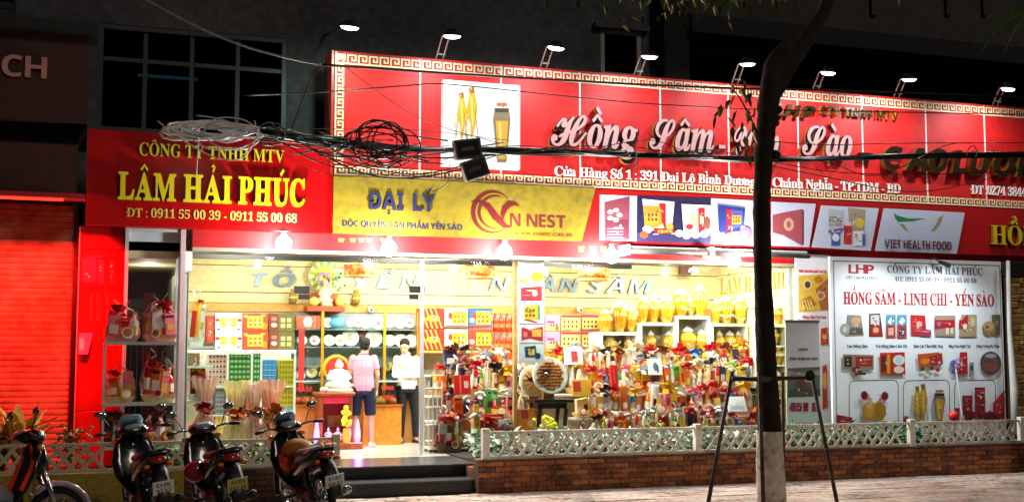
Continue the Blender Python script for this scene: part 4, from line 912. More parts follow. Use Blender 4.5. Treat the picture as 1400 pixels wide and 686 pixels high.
# altar shelf with seated figure, halo, vases
al = thing('altar_shelf', 'red-brown altar shelf fixed high on the cream wall', 'shelf', (P(445, 425, 4.6).x, 4.6, P(445, 428, 4.6).z))
q = rect(420, 416, 470, 426, 4.55); m = MB(); m.box(q[0], q[1], 4.45, YB - .01, q[2], q[3] - .03, mat('a8441c', .4), bev=.01); m.build('board', al)
m = MB(); q2 = rect(423, 402, 466, 418, 4.75); m.box(q2[0], q2[1], 4.78, 4.82, q2[2], q2[3], mat('b85428', .4)); m.build('backboard', al)
top = q[3] - .03
h = P(444, 378, 4.8); hd = thing('halo_disc', 'round green and yellow rayed halo disc behind the pink figure on the altar', 'disc', (h.x, 4.8, h.z - .25))
rr = 22 * MPP(444, 4.8); M4 = Matrix.Translation(h) @ Matrix.Rotation(R(90), 4, 'X')
m = MB(); m.lathe((0, 0, 0), [(rr, -.02), (rr, .01)], mat('c8c030', .4), 28, M4); m.build('disc', hd)
for i in range(24):
    a = i * math.pi / 12; m = MB(); m.add([(rr * .6 * math.cos(a - .04), rr * .6 * math.sin(a - .04), .014), (rr * .97 * math.cos(a - .08), rr * .97 * math.sin(a - .08), .014), (rr * .97 * math.cos(a + .08), rr * .97 * math.sin(a + .08), .014), (rr * .6 * math.cos(a + .04), rr * .6 * math.sin(a + .04), .014)], [(0, 1, 2, 3)], mat('4ab070' if i % 2 else 'e8f0e0', .4), M4); m.build('ray', hd)
def figurine(label, x, Y, z, h, w, c, c2, halo=None):
    t = thing('seated_figurine', label, 'figurine', (x, Y, z)); mc = mat(c, .35, noise=.1)
    m = MB(); m.lathe((x, Y, z), [(w * .5, 0), (w * .52, h * .06), (w * .42, h * .14)], mat(c2, .4), 14, sx=1, sy=1); m.build('pedestal', t, True)
    m = MB(); m.lathe((x, Y, z + h * .12), [(w * .44, 0), (w * .48, h * .08), (w * .36, h * .2), (w * .26, h * .3), (w * .3, h * .42), (w * .22, h * .55), (w * .1, h * .6)], mc, 14)
    for s_ in (-1, 1):
        m.sph((x + s_ * w * .3, Y - w * .18, z + h * .2), (w * .17, w * .17, h * .07), mc)
        m.tube([(x + s_ * w * .22, Y, z + h * .62), (x + s_ * w * .36, Y - w * .08, z + h * .42), (x + s_ * w * .1, Y - w * .26, z + h * .36)], [w * .09, w * .09, w * .06], mc)
    m.sph((x, Y - w * .05, z + h * .82), (w * .15, w * .15, h * .12), mc); m.sph((x, Y, z + h * .95), (w * .08, w * .08, h * .05), mc)
    m.build('body', t, True); return t
hf = P(444, 417, 4.62)
figurine('pale pink seated figurine on the altar shelf before the halo disc', hf.x, 4.62, top, .46, .26, 'e8c0a8', 'd8b090')
lil = thing('lilac_wreath', 'lilac wreath round the head of the pink altar figurine', 'wreath', (hf.x, 4.7, top + .3)); m = MB(); m.torus((hf.x, 4.7, P(444, 381, 4.7).z), .085, .022, mat('b090e0', .6), 16, 6); m.build('ring', lil, True)
def vase(label, px, pb, ph, pw_, Y, c, z=None):
    h = P(px, pb, Y); z = h.z if z is None else z; H = ph * ZPP(px, Y); w = pw_ * MPP(px, Y) / 2
    t = thing('vase', label, 'vase', (h.x, Y, z)); m = MB(); m.lathe((h.x, Y, z), [(w * .6, 0), (w * .95, H * .2), (w, H * .5), (w * .7, H * .75), (w * .45, H * .85), (w * .65, H)], c, 14); m.build('body', t, True)
    m = MB(); m.lathe((h.x, Y, z + H * .38), [(w * 1.01, 0), (w * 1.02, H * .1)], mat('f0d878', .4), 14); m.build('band', t); return t
vase('brown patterned vase on the wood rail left of the altar shelf', 400, 421, 20, 12, 4.8, mat('9a7838', .3, noise=.5, scale=25), zs[0] + .07)
vase('gold and brown vase on the wood rail right of the altar shelf', 487, 421, 20, 12, 4.8, mat('a8802c', .3, noise=.5, scale=25), zs[0] + .07)
vase('yellow vase of white flowers on the right end of the altar shelf', 464, 416, 16, 11, 4.6, mat('e0b840', .3), top)
vs = thing('flower_spray', 'white and green flower spray in the yellow altar vase', 'flowers', (P(464, 400, 4.6).x, 4.6, P(464, 401, 4.6).z))
m = MB()
for i in range(26): p = P(464 + random.uniform(-9, 9), 398 - random.uniform(0, 26), 4.6 + random.uniform(-.05, .05)); m.sph(p, random.uniform(.012, .03), mat(random.choice(['f0f0e0', '4a8a40', '90b880', '2a5a2a']), .6), 5, 3)
m.build('blossom', vs)
for px, c, lab in ((430, 'e8c860', 'yellow fruit bowl on the left end of the altar shelf'), (437, '2a2020', 'black incense bowl on the altar shelf')):
    p = P(px, 416, 4.52); m = MB(); m.lathe((p.x, 4.55, top), [(.05, 0), (.09, .06), (.07, .12), (.02, .15)] if px == 430 else [(.05, 0), (.06, .05), (.055, .051)], mat(c, .5), 10); tag(m.build('offering_bowl', smooth=True, base=True), lab, 'bowl')
for px, lab in ((507, 'white dome camera on the wood rail above the customer'), (793, 'white dome camera on the wood rail above the cream cartons')):
    p = P(px, 423, 4.8); t = thing('dome_camera', lab, 'camera', p); m = MB(); m.sph(p, .055, WHITE, 12, 8); m.build('dome', t, True); m = MB(); m.sph((p.x, p.y - .045, p.z - .005), .022, BLACK, 8, 6); m.build('lens', t, True)

ORD_ = ['first', 'second', 'third', 'fourth', 'fifth', 'sixth', 'seventh']
# shrine cabinet on the floor
Yc = 3.5; q = rect(437, 536, 482, 610, Yc)
sc = thing('floor_shrine', 'small wooden floor shrine with red inside and violet lights left of the customer', 'shrine', ((q[0] + q[1]) / 2, Yc, FZ)); wd = stained('m_shrine', '7a3410', '94441a', 'a85424', 3, 14, .35, .1)
z1 = q[3]; m = MB(); m.box(q[0] - .03, q[1] + .03, Yc - .04, Yc + .5, z1 - .05, z1, wd, bev=.008); m.build('top', sc)
for x in (q[0], q[1] - .05): m = MB(); m.box(x, x + .05, Yc, Yc + .48, FZ + .1, z1 - .051, wd); m.build('side_panel', sc)
m = MB(); m.box(q[0] + .051, q[1] - .051, Yc + .44, Yc + .47, FZ + .1, z1 - .051, mat('b80c24', .5)); m.build('back_panel', sc)
m = MB(); m.box(q[0] - .04, q[1] + .12, Yc - .2, Yc + .5, FZ, FZ + .1, wd, bev=.008); m.build('base', sc)
m = MB(); m.box(q[0] + .051, q[1] - .051, Yc + .01, Yc + .03, z1 - .17, z1 - .052, mat('d02040', .5, noise=.3, scale=30)); m.build('valance', sc)
m = MB(); qq = rect(447, 567, 466, 583, Yc + .43); m.box(qq[0], qq[1], Yc + .41, Yc + .438, qq[2], qq[3], mat('c89030', .4, noise=.3, scale=20)); m.build('picture', sc)
for x in (q[0] - .06, q[1] + .06):
    m = MB(); m.lathe((x, Yc - .1, FZ + .1), [(.035, 0), (.045, .1), (.03, .24), (.01, .34)], mat('b060ff', .3, emit=5), 8); o = m.build('violet_light', sc, True); lamp('POINT', (x, Yc - .2, FZ + .25), 5, .05, (.55, .15, 1), None, sc, 'violet_glow')
figurine('tiny white figurine, left one inside the floor shrine', P(449, 600, Yc + .1).x, Yc + .12, FZ + .1, .22, .16, 'f0e8e0', 'c84030')
figurine('tiny white figurine, right one inside the floor shrine', P(462, 600, Yc + .1).x, Yc + .12, FZ + .1, .22, .16, 'f0e8e0', 'c8a030')
for i, px in enumerate((440, 448, 456, 464, 472)):
    p = P(px, 605, Yc - .1); m = MB(); m.sph((p.x, Yc - .1, FZ + .145), .045, mat(('e8901c', 'd83c1c', 'e8b41c', 'd86a1c', 'e8c83c')[i], .5), 8, 6); tag(m.build('offering_fruit', smooth=True, base=True), '%s offering fruit at the foot of the floor shrine' % ('orange', 'red', 'yellow', 'deep orange', 'pale yellow')[i], 'fruit')
yf_ = thing('yellow_flowers', 'bunch of bright yellow flowers at the right front of the floor shrine', 'flowers', (P(475, 600, 3.3).x, 3.25, FZ + .1))
m = MB()
for i in range(22): p = P(474 + random.uniform(-5, 5), 570 + random.uniform(-14, 12), 3.28); m.sph(p, .035, mat(random.choice(['f0d818', 'e0c010', 'f8e850']), .6), 6, 4)
m.build('blossom', yf_); m = MB(); m.lathe((P(474, 600, 3.28).x, 3.28, FZ + .1), [(.05, 0), (.07, .12), (.05, .22)], mat('d89a30', .4), 10); m.build('vase', yf_)
bu = P(462, 535, 3.75); figurine('large white laughing seated figurine on top of the floor shrine', bu.x, 3.7, z1, .5, .46, 'e4e2dc', 'd0c8b8')
ha = thing('red_halo', 'red and gold flame halo behind the large white figurine', 'halo', (bu.x, 3.85, z1))
M4 = Matrix.Translation((bu.x, 3.88, P(459, 503, 3.88).z)) @ Matrix.Rotation(R(90), 4, 'X')
m = MB(); m.lathe((0, 0, 0), [(.17, -.012), (.17, .012)], mat('c82818', .5), 18, M4); m.build('disc', ha); m = MB(); m.lathe((0, 0, -.02), [(.215, 0), (.215, .006)], mat('e0b030', .4), 18, M4); m.build('rim', ha)
m = MB(); m.box(bu.x - .02, bu.x + .02, 3.87, 3.89, z1, P(459, 503, 3.88).z, goldp); m.build('stand', ha)
for i in range(7):
    p = P(442 + i * 6, 530, 3.6); m = MB(); m.sph((p.x, 3.62, z1 + .04), (.05, .05, .04), pw, 8, 5); tag(m.build('white_ornament', smooth=True, base=True), 'small white ornament, %s from the left on the front edge of the shrine top' % ORD_[i], 'ornament', 'white ornaments on the shrine top')

# glass case with trays of boxed goods, left
Yc = 3.1; q = rect(276, 480, 404, 594, Yc); gc = thing('glass_showcase', 'white framed glass showcase with coloured boxed goods behind the bouquets', 'showcase', ((q[0] + q[1]) / 2, Yc, FZ))
for a, b_, c_, d_ in ((q[0], q[1], q[3] - .03, q[3]), (q[0], q[1], FZ + .02, FZ + .06)): m = MB(); m.box(a, b_, Yc, Yc + .04, c_, d_, WHITE); m.build('rail', gc)
for px in (277, 311, 344, 357, 403): x = P(px, 530, Yc).x; m = MB(); m.box(x - .014, x + .014, Yc + .003, Yc + .036, FZ + .061, q[3] - .031, WHITE); m.build('stile', gc)
m = MB(); m.box(q[0], q[1], Yc + .45, Yc + .47, FZ, q[3], mat('cfcabc', .5)); m.build('back', gc)
for y in (528, 566): z = P(340, y, Yc).z; m = MB(); m.box(q[0] + .02, q[1] - .02, Yc + .05, Yc + .449, z - .02, z, mat('d8dcd8', .3)); m.build('shelf', gc)
def stackbox(label, q4, c, dots, nx, ny, Y=3.2):
    t = carton(label, q4, Y, .2, c, [], None, 'boxes', 'boxed_goods'); q = rect(*q4, Y); it = []
    for j in range(ny):
        it.append(('r', dots[1], 0, (j + .06) / ny, 1, (j + .16) / ny))
        for i in range(nx): it.append(('e', dots[0], (i + .5) / nx, (j + .6) / ny, .36 / nx, .28 / ny))
    decal(t, 'print_dots', q[0] + .01, q[1] - .01, q[2] + .01, q[3] - .01, Y - .003, it)
stackbox('white boxes with rows of brown dots, leftmost in the showcase', (284, 483, 310, 527), 'd8d4cc', ('8a3a2a', 'a89890'), 5, 6)
stackbox('green boxes with pale green dots in the glass showcase', (313, 483, 343, 527), '2a7a4a', ('90c060', '1a5a34'), 5, 6)
stackbox('narrow green box beside the blue boxes in the showcase', (346, 482, 356, 527), '2a8a58', ('98c870', '1a5a34'), 2, 6)
stackbox('blue boxes with white bands in the glass showcase', (359, 491, 378, 535), '1a7ab0', ('2a90c8', 'c8dce8'), 3, 6)
stackbox('tall yellow-green box with dark dots in the glass showcase', (380, 491, 402, 555), 'b8b020', ('7a7a18', 'c0b828'), 5, 9)
stackbox('blue-grey boxes low in the showcase behind the bouquets', (294, 533, 310, 566), '6a88a0', ('8a6a58', 'c0ccd4'), 3, 5)
stackbox('orange boxes low in the showcase between the bouquets', (336, 533, 356, 566), 'd86a38', ('f09060', 'b84828'), 3, 4)
stackbox('light blue box low in the showcase at its right end', (380, 556, 402, 590), '70a8c0', ('90c0d0', '508098'), 3, 3)
stackbox('pale yellow boxes at the foot of the showcase', (294, 567, 330, 594), 'd8c880', ('c8a040', 'f0e8c0'), 4, 2)

# ================================================================= POSTERS
ORD = ['first', 'second', 'third', 'fourth', 'fifth', 'sixth', 'seventh', 'eighth', 'ninth', 'tenth', 'eleventh', 'twelfth', 'thirteenth', 'fourteenth', 'fifteenth', 'sixteenth', 'seventeenth', 'eighteenth']
Yp = 2.12; q = rect(709, 347, 744, 496, Yp)
pp = thing('hanging_poster', 'tall white hanging poster strip with four product pictures behind the glass', 'poster', ((q[0] + q[1]) / 2, Yp, q[2]))
m = MB(); m.box(q[0], q[1], Yp, Yp + .03, q[2], q[3], mat('e4e2e2', .4)); m.build('board', pp)
m = MB(); m.tube([((q[0] + q[1]) / 2, Yp + .01, q[3]), ((q[0] + q[1]) / 2 - .01, Yp + .01, q[3] + .3)], .004, WHITE, 4); m.build('string', pp)
it = [('p', 'c02038', [(718, 352), (726, 356), (735, 352), (732, 357), (722, 357)]), ('r', 'd0a0a8', 716, 359, 738, 360.2), ('r', 'd8c0c4', 718, 362, 736, 363)]
it += [('e', 'f0d020', 735, 378, 9, 7), ('e', 'f0dc40', 716, 384, 7, 3), ('r', 'e4e2e2', 709, 387, 744, 389)]
it += [('p', 'd02434', [(712, 393), (741, 391), (741, 411), (712, 411)]), ('e', 'f0b0a8', 731, 401, 4, 4), ('r', 'e89098', 714, 403, 725, 404)]
it += [('r', 'c04860', 709, 413, 744, 413.8), ('p', 'e0b020', [(716, 419), (735, 416), (738, 436), (717, 438)])] + [('r', '7a4810', 718 + 5 * i, 422 + 7 * j, 721 + 5 * i, 426 + 7 * j) for i in range(3) for j in range(2)] + [('p', '3a9060', [(735, 416), (738, 418), (738, 437), (736, 436)]), ('p', 'c83040', [(715, 437), (722, 436), (735, 440), (733, 441)])]
it += [('r', 'c04860', 709, 442, 744, 442.8), ('p', 'c82030', [(713, 447), (724, 450), (742, 446), (742, 466), (724, 462), (713, 465)]), ('r', 'e8a838', 727, 450, 740, 460), ('e', 'e87878', 718, 457, 3, 4)]
it += [('r', 'c04860', 709, 468, 744, 468.8), ('p', '203a7a', [(717, 474), (732, 472), (734, 487), (718, 488)]), ('r', 'e8c040', 722, 477, 731, 485), ('e', '24346a', 735, 486, 4, 4)]
pxdecal(pp, 'print', Yp, it, .001)
x = P(705.5, 430, 2.3).x; m = MB(); m.box(x - .03, x + .02, 2.3, 2.38, FZ, 3.3, stained('m_wpost', '8a6a3a', 'a8844c', 'b8925a', 2, 10, .5, .1)); tag(m.build('wooden_post', base=True), 'brown wooden post beside the hanging poster strip', 'post')
# white banner right
Yb = 1.3; q = rect(1137, 355, 1372, 590, Yb); zt = P(1250, 354, Yb).z
bn = thing('white_shop_banner', 'large white banner with red heading and rows of ginseng product pictures', 'banner', ((q[0] + q[1]) / 2, Yb, .4))
m = MB(); m.box(q[0], q[1], Yb, Yb + .05, .4, zt, mat('eaf0f6', .32, noise=.04, scale=2)); m.build('sheet', bn)
bl_ = MB(); zz = .012
for a, b_, c_, d_ in ((1143, 1365, 0, 0),):
    X0_, X1_ = P(1141, 460, Yb).x, P(1370, 460, Yb).x; zt2 = zt - .06
    for r_ in ((X0_, X1_, zt2 - zz, zt2), (X0_, X0_ + zz, .45, zt2), (X1_ - zz, X1_, .45, zt2)): bl_.flat([(r_[0], r_[2]), (r_[1], r_[2]), (r_[1], r_[3]), (r_[0], r_[3])], Yb - .002, mat('5a2028'))
bl_.build('border', bn)
dr = mat('b01420', .5); dg = mat('4a4a5a', .5); db_ = mat('283a6a', .5)
write(bn, 'logo', 'LHP', SAN, 1160, 1195, 373.5, 12.5, Yb, dr, .004, gap=.0)
write(bn, 'lettering', 'CTY LÂM HẢI PHÚC', SER, 1157, 1200, 381, 4, Yb, dg, .003)
write(bn, 'lettering', 'CÔNG TY LÂM HẢI PHÚC', SER, 1213, 1343, 372, 10, Yb, mat('5a4660', .5), .003, Zb=P(1230, 373, Yb).z)
write(bn, 'lettering', 'ĐT: 0911 55 00 39 - 0911 55 00 68', SER, 1224, 1335, 384, 6, Yb, mat('6a5060', .5), .003)
write(bn, 'lettering', 'HỒNG SÂM - LINH CHI - YẾN SÀO', SER, 1153, 1359, 415, 16, Yb, dr, .004, gap=.03, weight=.016)
for s_, a, b_, y in (('Cao Hồng Sâm', 1158, 1186, 475), ('Trà Hồng Sâm Linh Chi', 1197, 1240, 475), ('Sâm Lát Tẩm Mật Ong', 1249, 1289, 475), ('Nhụy Hoa Nghệ Tây', 1297, 1327, 475), ('Đông Trùng Hạ Thảo', 1335, 1366, 475)):
    write(bn, 'lettering', s_, SAN, a, b_, y, 4.2, Yb, db_, .003, gap=.04)
it = [('p', '8a8a80', [(1158, 430), (1177, 431), (1181, 459), (1155, 460)]), ('r', '5a5048', 1161, 448, 1179, 457), ('e', '9aa09a', 1155, 450, 7, 8), ('e', 'c8ccc4', 1155, 450, 3, 4), ('e', 'c8a080', 1170, 438, 7, 5)]
it += [('p', '4a2020', [(1188, 429), (1203, 428), (1207, 460), (1188, 460)]), ('p', 'd0c8c8', [(1190, 431), (1202, 430), (1202, 443), (1190, 443)]), ('p', 'a82020', [(1190, 445), (1203, 445), (1205, 459), (1190, 459)]), ('e', 'd8a868', 1197, 451, 4, 4)]
for a in (1211, 1226): it += [('r', 'a8402c', a, 430, a + 13, 462), ('r', '4a98b8', a, 430, a + 13, 444), ('p', 'e8e8f0', [(a + 2, 440), (a + 7, 433), (a + 11, 438), (a + 6, 444)]), ('r', 'd8a8a0' if a < 1220 else '30406a', a + 3, 448, a + 10, 458)]
it += [('p', 'c01c24', [(1244, 430), (1264, 431), (1266, 459), (1245, 458)]), ('p', 'a83848', [(1258, 449), (1272, 451), (1272, 460), (1257, 459)]), ('e', 'e8a8a0', 1256, 443, 4, 4), ('r', 'd87880', 1260, 452, 1270, 454)]
it += [('p', '9a8a78', [(1277, 431), (1305, 431), (1305, 460), (1278, 459)]), ('p', 'b81824', [(1277, 437), (1304, 437), (1304, 447), (1277, 450)]), ('r', '7a70b0', 1280, 440, 1285, 445), ('r', 'e0c8c0', 1292, 448, 1296, 457), ('r', 'e0c8c0', 1298, 448, 1302, 456)]
it += [('p', 'a89070', [(1313, 430), (1334, 430), (1334, 460), (1310, 460)]), ('p', 'b82420', [(1310, 437), (1322, 430), (1322, 449), (1310, 450)]), ('r', 'c8b888', 1325, 434, 1332, 446), ('e', 'e8d8d0', 1318, 446, 3, 4)]
it += [('p', '6a6450', [(1354, 430), (1366, 430), (1366, 458), (1356, 458)]), ('e', '9a7848', 1350, 449, 9, 10), ('e', 'c8a070', 1350, 446, 7, 6), ('e', '7a5a34', 1348, 447, 3, 2)]
it += [('p', '8a7a60', [(1151, 484), (1193, 485), (1193, 505), (1151, 504)]), ('r', '302820', 1153, 487, 1163, 501), ('r', '9a2420', 1168, 487, 1191, 500), ('p', '6a3828', [(1162, 503), (1172, 499), (1178, 508), (1168, 514)]), ('r', '28201c', 1172, 509, 1182, 512)]
it += [('p', 'b82818', [(1201, 482), (1235, 481), (1236, 511), (1203, 511)]), ('r', '602018', 1203, 486, 1209, 507), ('r', 'd0902c', 1211, 484, 1215, 510), ('e', 'e0dcd8', 1227, 492, 8, 7), ('e', 'b8ccd8', 1227, 492, 5, 5), ('e', 'dcd0b8', 1227, 505, 7, 5), ('r', 'a8281c', 1216, 483, 1219, 510)]
it += [('p', 'c05018', [(1252, 484), (1282, 481), (1287, 498), (1254, 501)]), ('p', 'a82820', [(1268, 488), (1286, 482), (1287, 497), (1270, 499)]), ('e', 'd88828', 1262, 494, 6, 4), ('e', '8a3018', 1259, 504, 3, 3), ('e', '9aa850', 1266, 508, 3, 2.5), ('e', 'b02820', 1280, 505, 3, 3), ('e', '6a2818', 1272, 503, 3, 2.5)]
it += [('e', '7878b8', 1301, 498, 5, 6), ('p', 'b82028', [(1310, 481), (1320, 481), (1321, 511), (1308, 511)]), ('r', '8a1c24', 1302, 497, 1311, 510), ('e', '605898', 1303, 508, 4, 3), ('r', '8a90a0', 1323, 495, 1329, 511), ('r', '40485a', 1324, 499, 1328, 506)]
it += [('e', '3a3434', 1352, 496, 14.5, 16), ('e', '5a4a48', 1352, 496, 12.5, 14)] + [('r', '9a4a34', 1342 + 3.2 * i, 497, 1344 + 3.2 * i, 507) for i in range(6)] + [('e', 'a8a0a0', 1352, 486, 8, 3)]
it += [('p', '9a1420', [(1142, 566), (1163, 570), (1163, 590), (1142, 590)]), ('p', 'a81822', [(1355, 550), (1371, 532), (1371, 575), (1354, 575)])]
it += [('p', 'c8b0b4', [(1174, 536), (1181, 533), (1192, 550), (1184, 556)]), ('p', 'c8b0b4', [(1212, 537), (1205, 534), (1196, 550), (1203, 556)]), ('e', 'a82830', 1179, 540, 5, 6), ('e', 'a82830', 1207, 541, 5, 6), ('e', '6a1018', 1179, 540, 3, 4), ('e', '6a1018', 1207, 541, 3, 4), ('p', 'b88428', [(1177, 556), (1184, 548), (1192, 551), (1200, 547), (1208, 555), (1209, 566), (1203, 575), (1192, 572), (1181, 575), (1176, 566)]), ('e', 'c89430', 1186, 560, 7, 11), ('e', 'a87820', 1200, 560, 8, 11), ('e', 'd8a850', 1186, 554, 4, 6)]
it += root(1251, 527, 576, 11) + root(1259, 524, 576, 12) + jarpic(1281, 532, 576, 16)
it += [('r', '8a1c28', 1312, 540, 1326, 567), ('r', '8a1c28', 1329, 529, 1343, 563), ('r', 'b04048', 1314, 543, 1324, 546), ('r', 'b04048', 1331, 532, 1341, 535)] + [('e', random.choice(['6a1420', '901c2c', '581018']), 1318 + random.random() * 44, 562 + random.random() * 10, 4, 4) for i in range(22)]
it += [('r', '9a2030', 1231, 568, 1238, 576), ('r', '9a2030', 1301, 557, 1308, 576)]
pxdecal(bn, 'print', Yb, it, .001)
m = MB()
for a, b_ in ((1161, 1228), (1235, 1298), (1305, 1361)):
    pts = []
    for px, py in ((a, 585), (a, 528), (a + 2, 522), (a + 6, 520), (b_ - 6, 519), (b_ - 2, 521), (b_, 527), (b_, 585)): p = P(px, py, Yb); pts.append((p.x, p.z))
    v, f = stroke(pts, .012); m.add([(x, Yb - .0025, z) for x, z in v], [g[::-1] for g in f], mat('5a1c2c'))
m.build('round_frames', bn)
# clip lamp on the banner top
p = P(1280, 357, Yb - .1); cl = thing('clip_lamp', 'small dark clip lamp on the top edge of the white banner', 'lamp', p)
m = MB(); m.tube([(p.x - .03, Yb, zt), (p.x - .06, Yb - .12, zt + .02), (p.x, Yb - .2, zt - .07)], .01, BLACK, 5); m.build('arm', cl)
m = MB(); m.tube([(p.x - .02, Yb - .2, zt - .05), (p.x + .16, Yb - .22, zt - .11)], [.03, .045], BLACK, 8); m.build('shade', cl)
lamp('SPOT', (p.x + .1, Yb - .85, zt + .02), 110, R(130), (.85, .97, 1), (R(24), 0, R(4)), cl, 'clip_light', blend=1)
lamp('SPOT', (p.x - 1.2, Yb - .85, zt + .02), 90, R(130), (.9, .97, 1), (R(24), 0, R(4)), cl, 'clip_light', blend=1)
# narrow poster beside it
Yc = 1.62; q = rect(1091, 349, 1134, 590, Yc); np_ = thing('narrow_poster', 'narrow white poster with a golden ginseng picture between roll-up and white banner', 'poster', ((q[0] + q[1]) / 2, Yc, .38))
m = MB(); m.box(q[0], q[1], Yc, Yc + .05, .38, P(1112, 348, Yc).z, mat('dcdfe6', .35)); m.build('sheet', np_)
pxdecal(np_, 'print', Yc, [('p', 'd8b038', [(1092, 377), (1131, 374), (1132, 424), (1092, 427)]), ('p', 'a86438', [(1115, 395), (1132, 380), (1132, 424), (1122, 424)]), ('e', '4a3420', 1104, 389, 5, 6), ('e', 'd8c8a0', 1104, 389, 6, 7), ('e', '4a3420', 1104, 389, 4, 5), ('e', 'b87828', 1119, 382, 6, 5), ('e', 'e0b888', 1122, 404, 6, 6), ('e', 'a87050', 1122, 404, 4, 4), ('p', 'a87428', [(1094, 410), (1108, 404), (1116, 416), (1100, 425)])] + [('p', 'e8c860', [(1095 + 4 * i, 410), (1096 + 4 * i, 409), (1101 + 4 * i, 423), (1099 + 4 * i, 424)]) for i in range(4)] +
        [('p', 'c83018', [(1122, 449), (1131, 447), (1132, 470), (1122, 472)]), ('e', 'f0a060', 1127, 460, 3, 4), ('p', 'b83820', [(1124, 500), (1130, 498), (1131, 556), (1124, 560)]), ('e', 'e0a040', 1127, 520, 3, 12)])
write(np_, 'lettering', 'Nước Sâm Hàn Quốc Cao Cấp', SAN, 1092, 1130, 372, 4, Yc, mat('c82838'), .003)
write(np_, 'lettering', 'Hồng Sâm Trà Sen', SAN, 1097, 1129, 435, 4, Yc, mat('c82838'), .003)
# roll-up banner
Yc = .95; q = rect(1075, 441, 1121, 590, Yc); ru = thing('roll_up_banner', 'grey roll-up banner with a landscape picture standing behind the lattice', 'banner', ((q[0] + q[1]) / 2, Yc, .36))
m = MB(); m.box(q[0], q[1], Yc, Yc + .012, .44, P(1098, 440, Yc).z, mat('dfe4f0', .3, noise=.1, scale=2)); m.build('sheet', ru)
m = MB(); m.box(q[0] - .02, q[1] + .02, Yc - .04, Yc + .08, .36, .44, mat('8a8c90', .3, .7), bev=.01); m.build('base', ru)
m = MB(); m.box(q[0] - .006, q[1] + .006, Yc - .008, Yc + .02, P(1098, 441, Yc).z, P(1098, 439, Yc).z + .02, mat('b0b4b8', .3, .7)); m.build('top_bar', ru)
write(ru, 'lettering', 'KOREA', SAN, 1091, 1105, 479, 3.5, Yc, mat('4a4a60'), .003)
write(ru, 'lettering', 'HỒNG TRÙNG HẠ THẢO', SAN, 1079, 1118, 492, 3.8, Yc, mat('5a3a58'), .003)
pxdecal(ru, 'print', Yc, [('p', '6a706c', [(1077, 503), (1121, 501), (1121, 541), (1077, 543)]), ('p', 'a8a498', [(1077, 506), (1098, 510), (1121, 505), (1121, 512), (1096, 516), (1077, 514)]), ('e', '7a4a40', 1095, 524, 8, 5), ('p', '4a5a4c', [(1077, 533), (1100, 528), (1121, 532), (1121, 541), (1077, 543)])] + [('r', 'a02c40', a, 550, a + 7, 562) for a in (1081, 1089, 1098, 1110)] + [('e', 'a83848', 1083, 557, 4, 4), ('e', 'b04858', 1114, 558, 4, 3), ('r', 'b8b0bc', 1088, 578, 1112, 580)])
# stone pillar at the right edge
Ys_ = 1.2; x0 = P(1381, 480, Ys_).x; st = thing('stone_pillar', 'stacked yellow-brown stone pillar at the right edge of the photograph', 'pillar', (x0 + .3, Ys_ + .05, .4)); z = .4
sms = [stained('m_st%d' % i, a, b, c, 5, 20, .85, .8) for i, (a, b, c) in enumerate([('7a5a2c', '9c7a40', 'b08c50'), ('8c6c38', 'ae8c50', 'c8a468'), ('5a4424', '7c6034', '98784a')])]
while z < P(1390, 386, Ys_).z:
    h_ = random.uniform(.06, .11); xx = x0
    while xx < x0 + .6:
        w = random.uniform(.14, .28); m = MB(); o_ = random.uniform(0, .025); m.box(xx + .004, min(xx + w, x0 + .62) - .004, Ys_ + o_, Ys_ + .085, z + .004, z + h_ - .004, random.choice(sms), bev=.01); m.build('stone', st); xx += w
    z += h_
m = MB(); m.box(x0 + .0, x0 + .62, Ys_ + .04, Ys_ + .09, .4, z, mat('3a2c1c')); m.build('core', st)
m = MB(); m.box(x0 - .02, x0 + .4, Ys_ - .01, Ys_ + .09, z + .01, z + .25, BLACK, bev=.01); m.build('cap', st)
x_ = P(1381, 480, 1.1).x; m = MB(); m.tube([(x_ + .03, 1.1, .4), (x_ + .05, 1.1, 1.2), (x_, 1.1, 2.2), (x_ + .02, 1.1, zt)], [.05, .06, .035, .03], mat('d4d4d0', .5), 8); tag(m.build('curled_sheet', smooth=True, base=True), 'curled white sheet edge between the white banner and the stone pillar', 'sheet')
m = MB(); m.box(13.4, 20, 3.2, 3.4, 0, 3.44, mat('1a1412')); m.box(11.1, 13.4, 2.3, 2.4, 0, 3.44, mat('3a2420', .8)); tag(m.build('rear_wall', base=True), 'dark wall behind the white banner at the right', 'wall')
# pinwheel on a stick before the banner
p = P(1306, 497, 1.0); e = P(1316, 572, .9); pw_t = thing('pinwheel', 'violet pinwheel on a white stick with a red ball before the white banner', 'pinwheel', (e.x, .9, e.z))
m = MB(); m.tube([e, p], .012, mat('d8dce4', .3), 6); m.build('stick', pw_t)
for i in range(6): a = i * 1.047; m = MB(); m.add([(p.x, .985, p.z), (p.x + .09 * math.cos(a), .97, p.z + .09 * math.sin(a)), (p.x + .08 * math.cos(a + .6), .985, p.z + .08 * math.sin(a + .6))], [(0, 1, 2)], mat('9a90d8', .4)); m.build('vane', pw_t)
m = MB(); b_ = P(1303, 568, .9); m.sph((b_.x, .9, b_.z), .08, mat('e03038', .4), 10, 7); tag(m.build('red_ball', smooth=True, base=True), 'red ball lying behind the lattice under the pinwheel', 'ball')

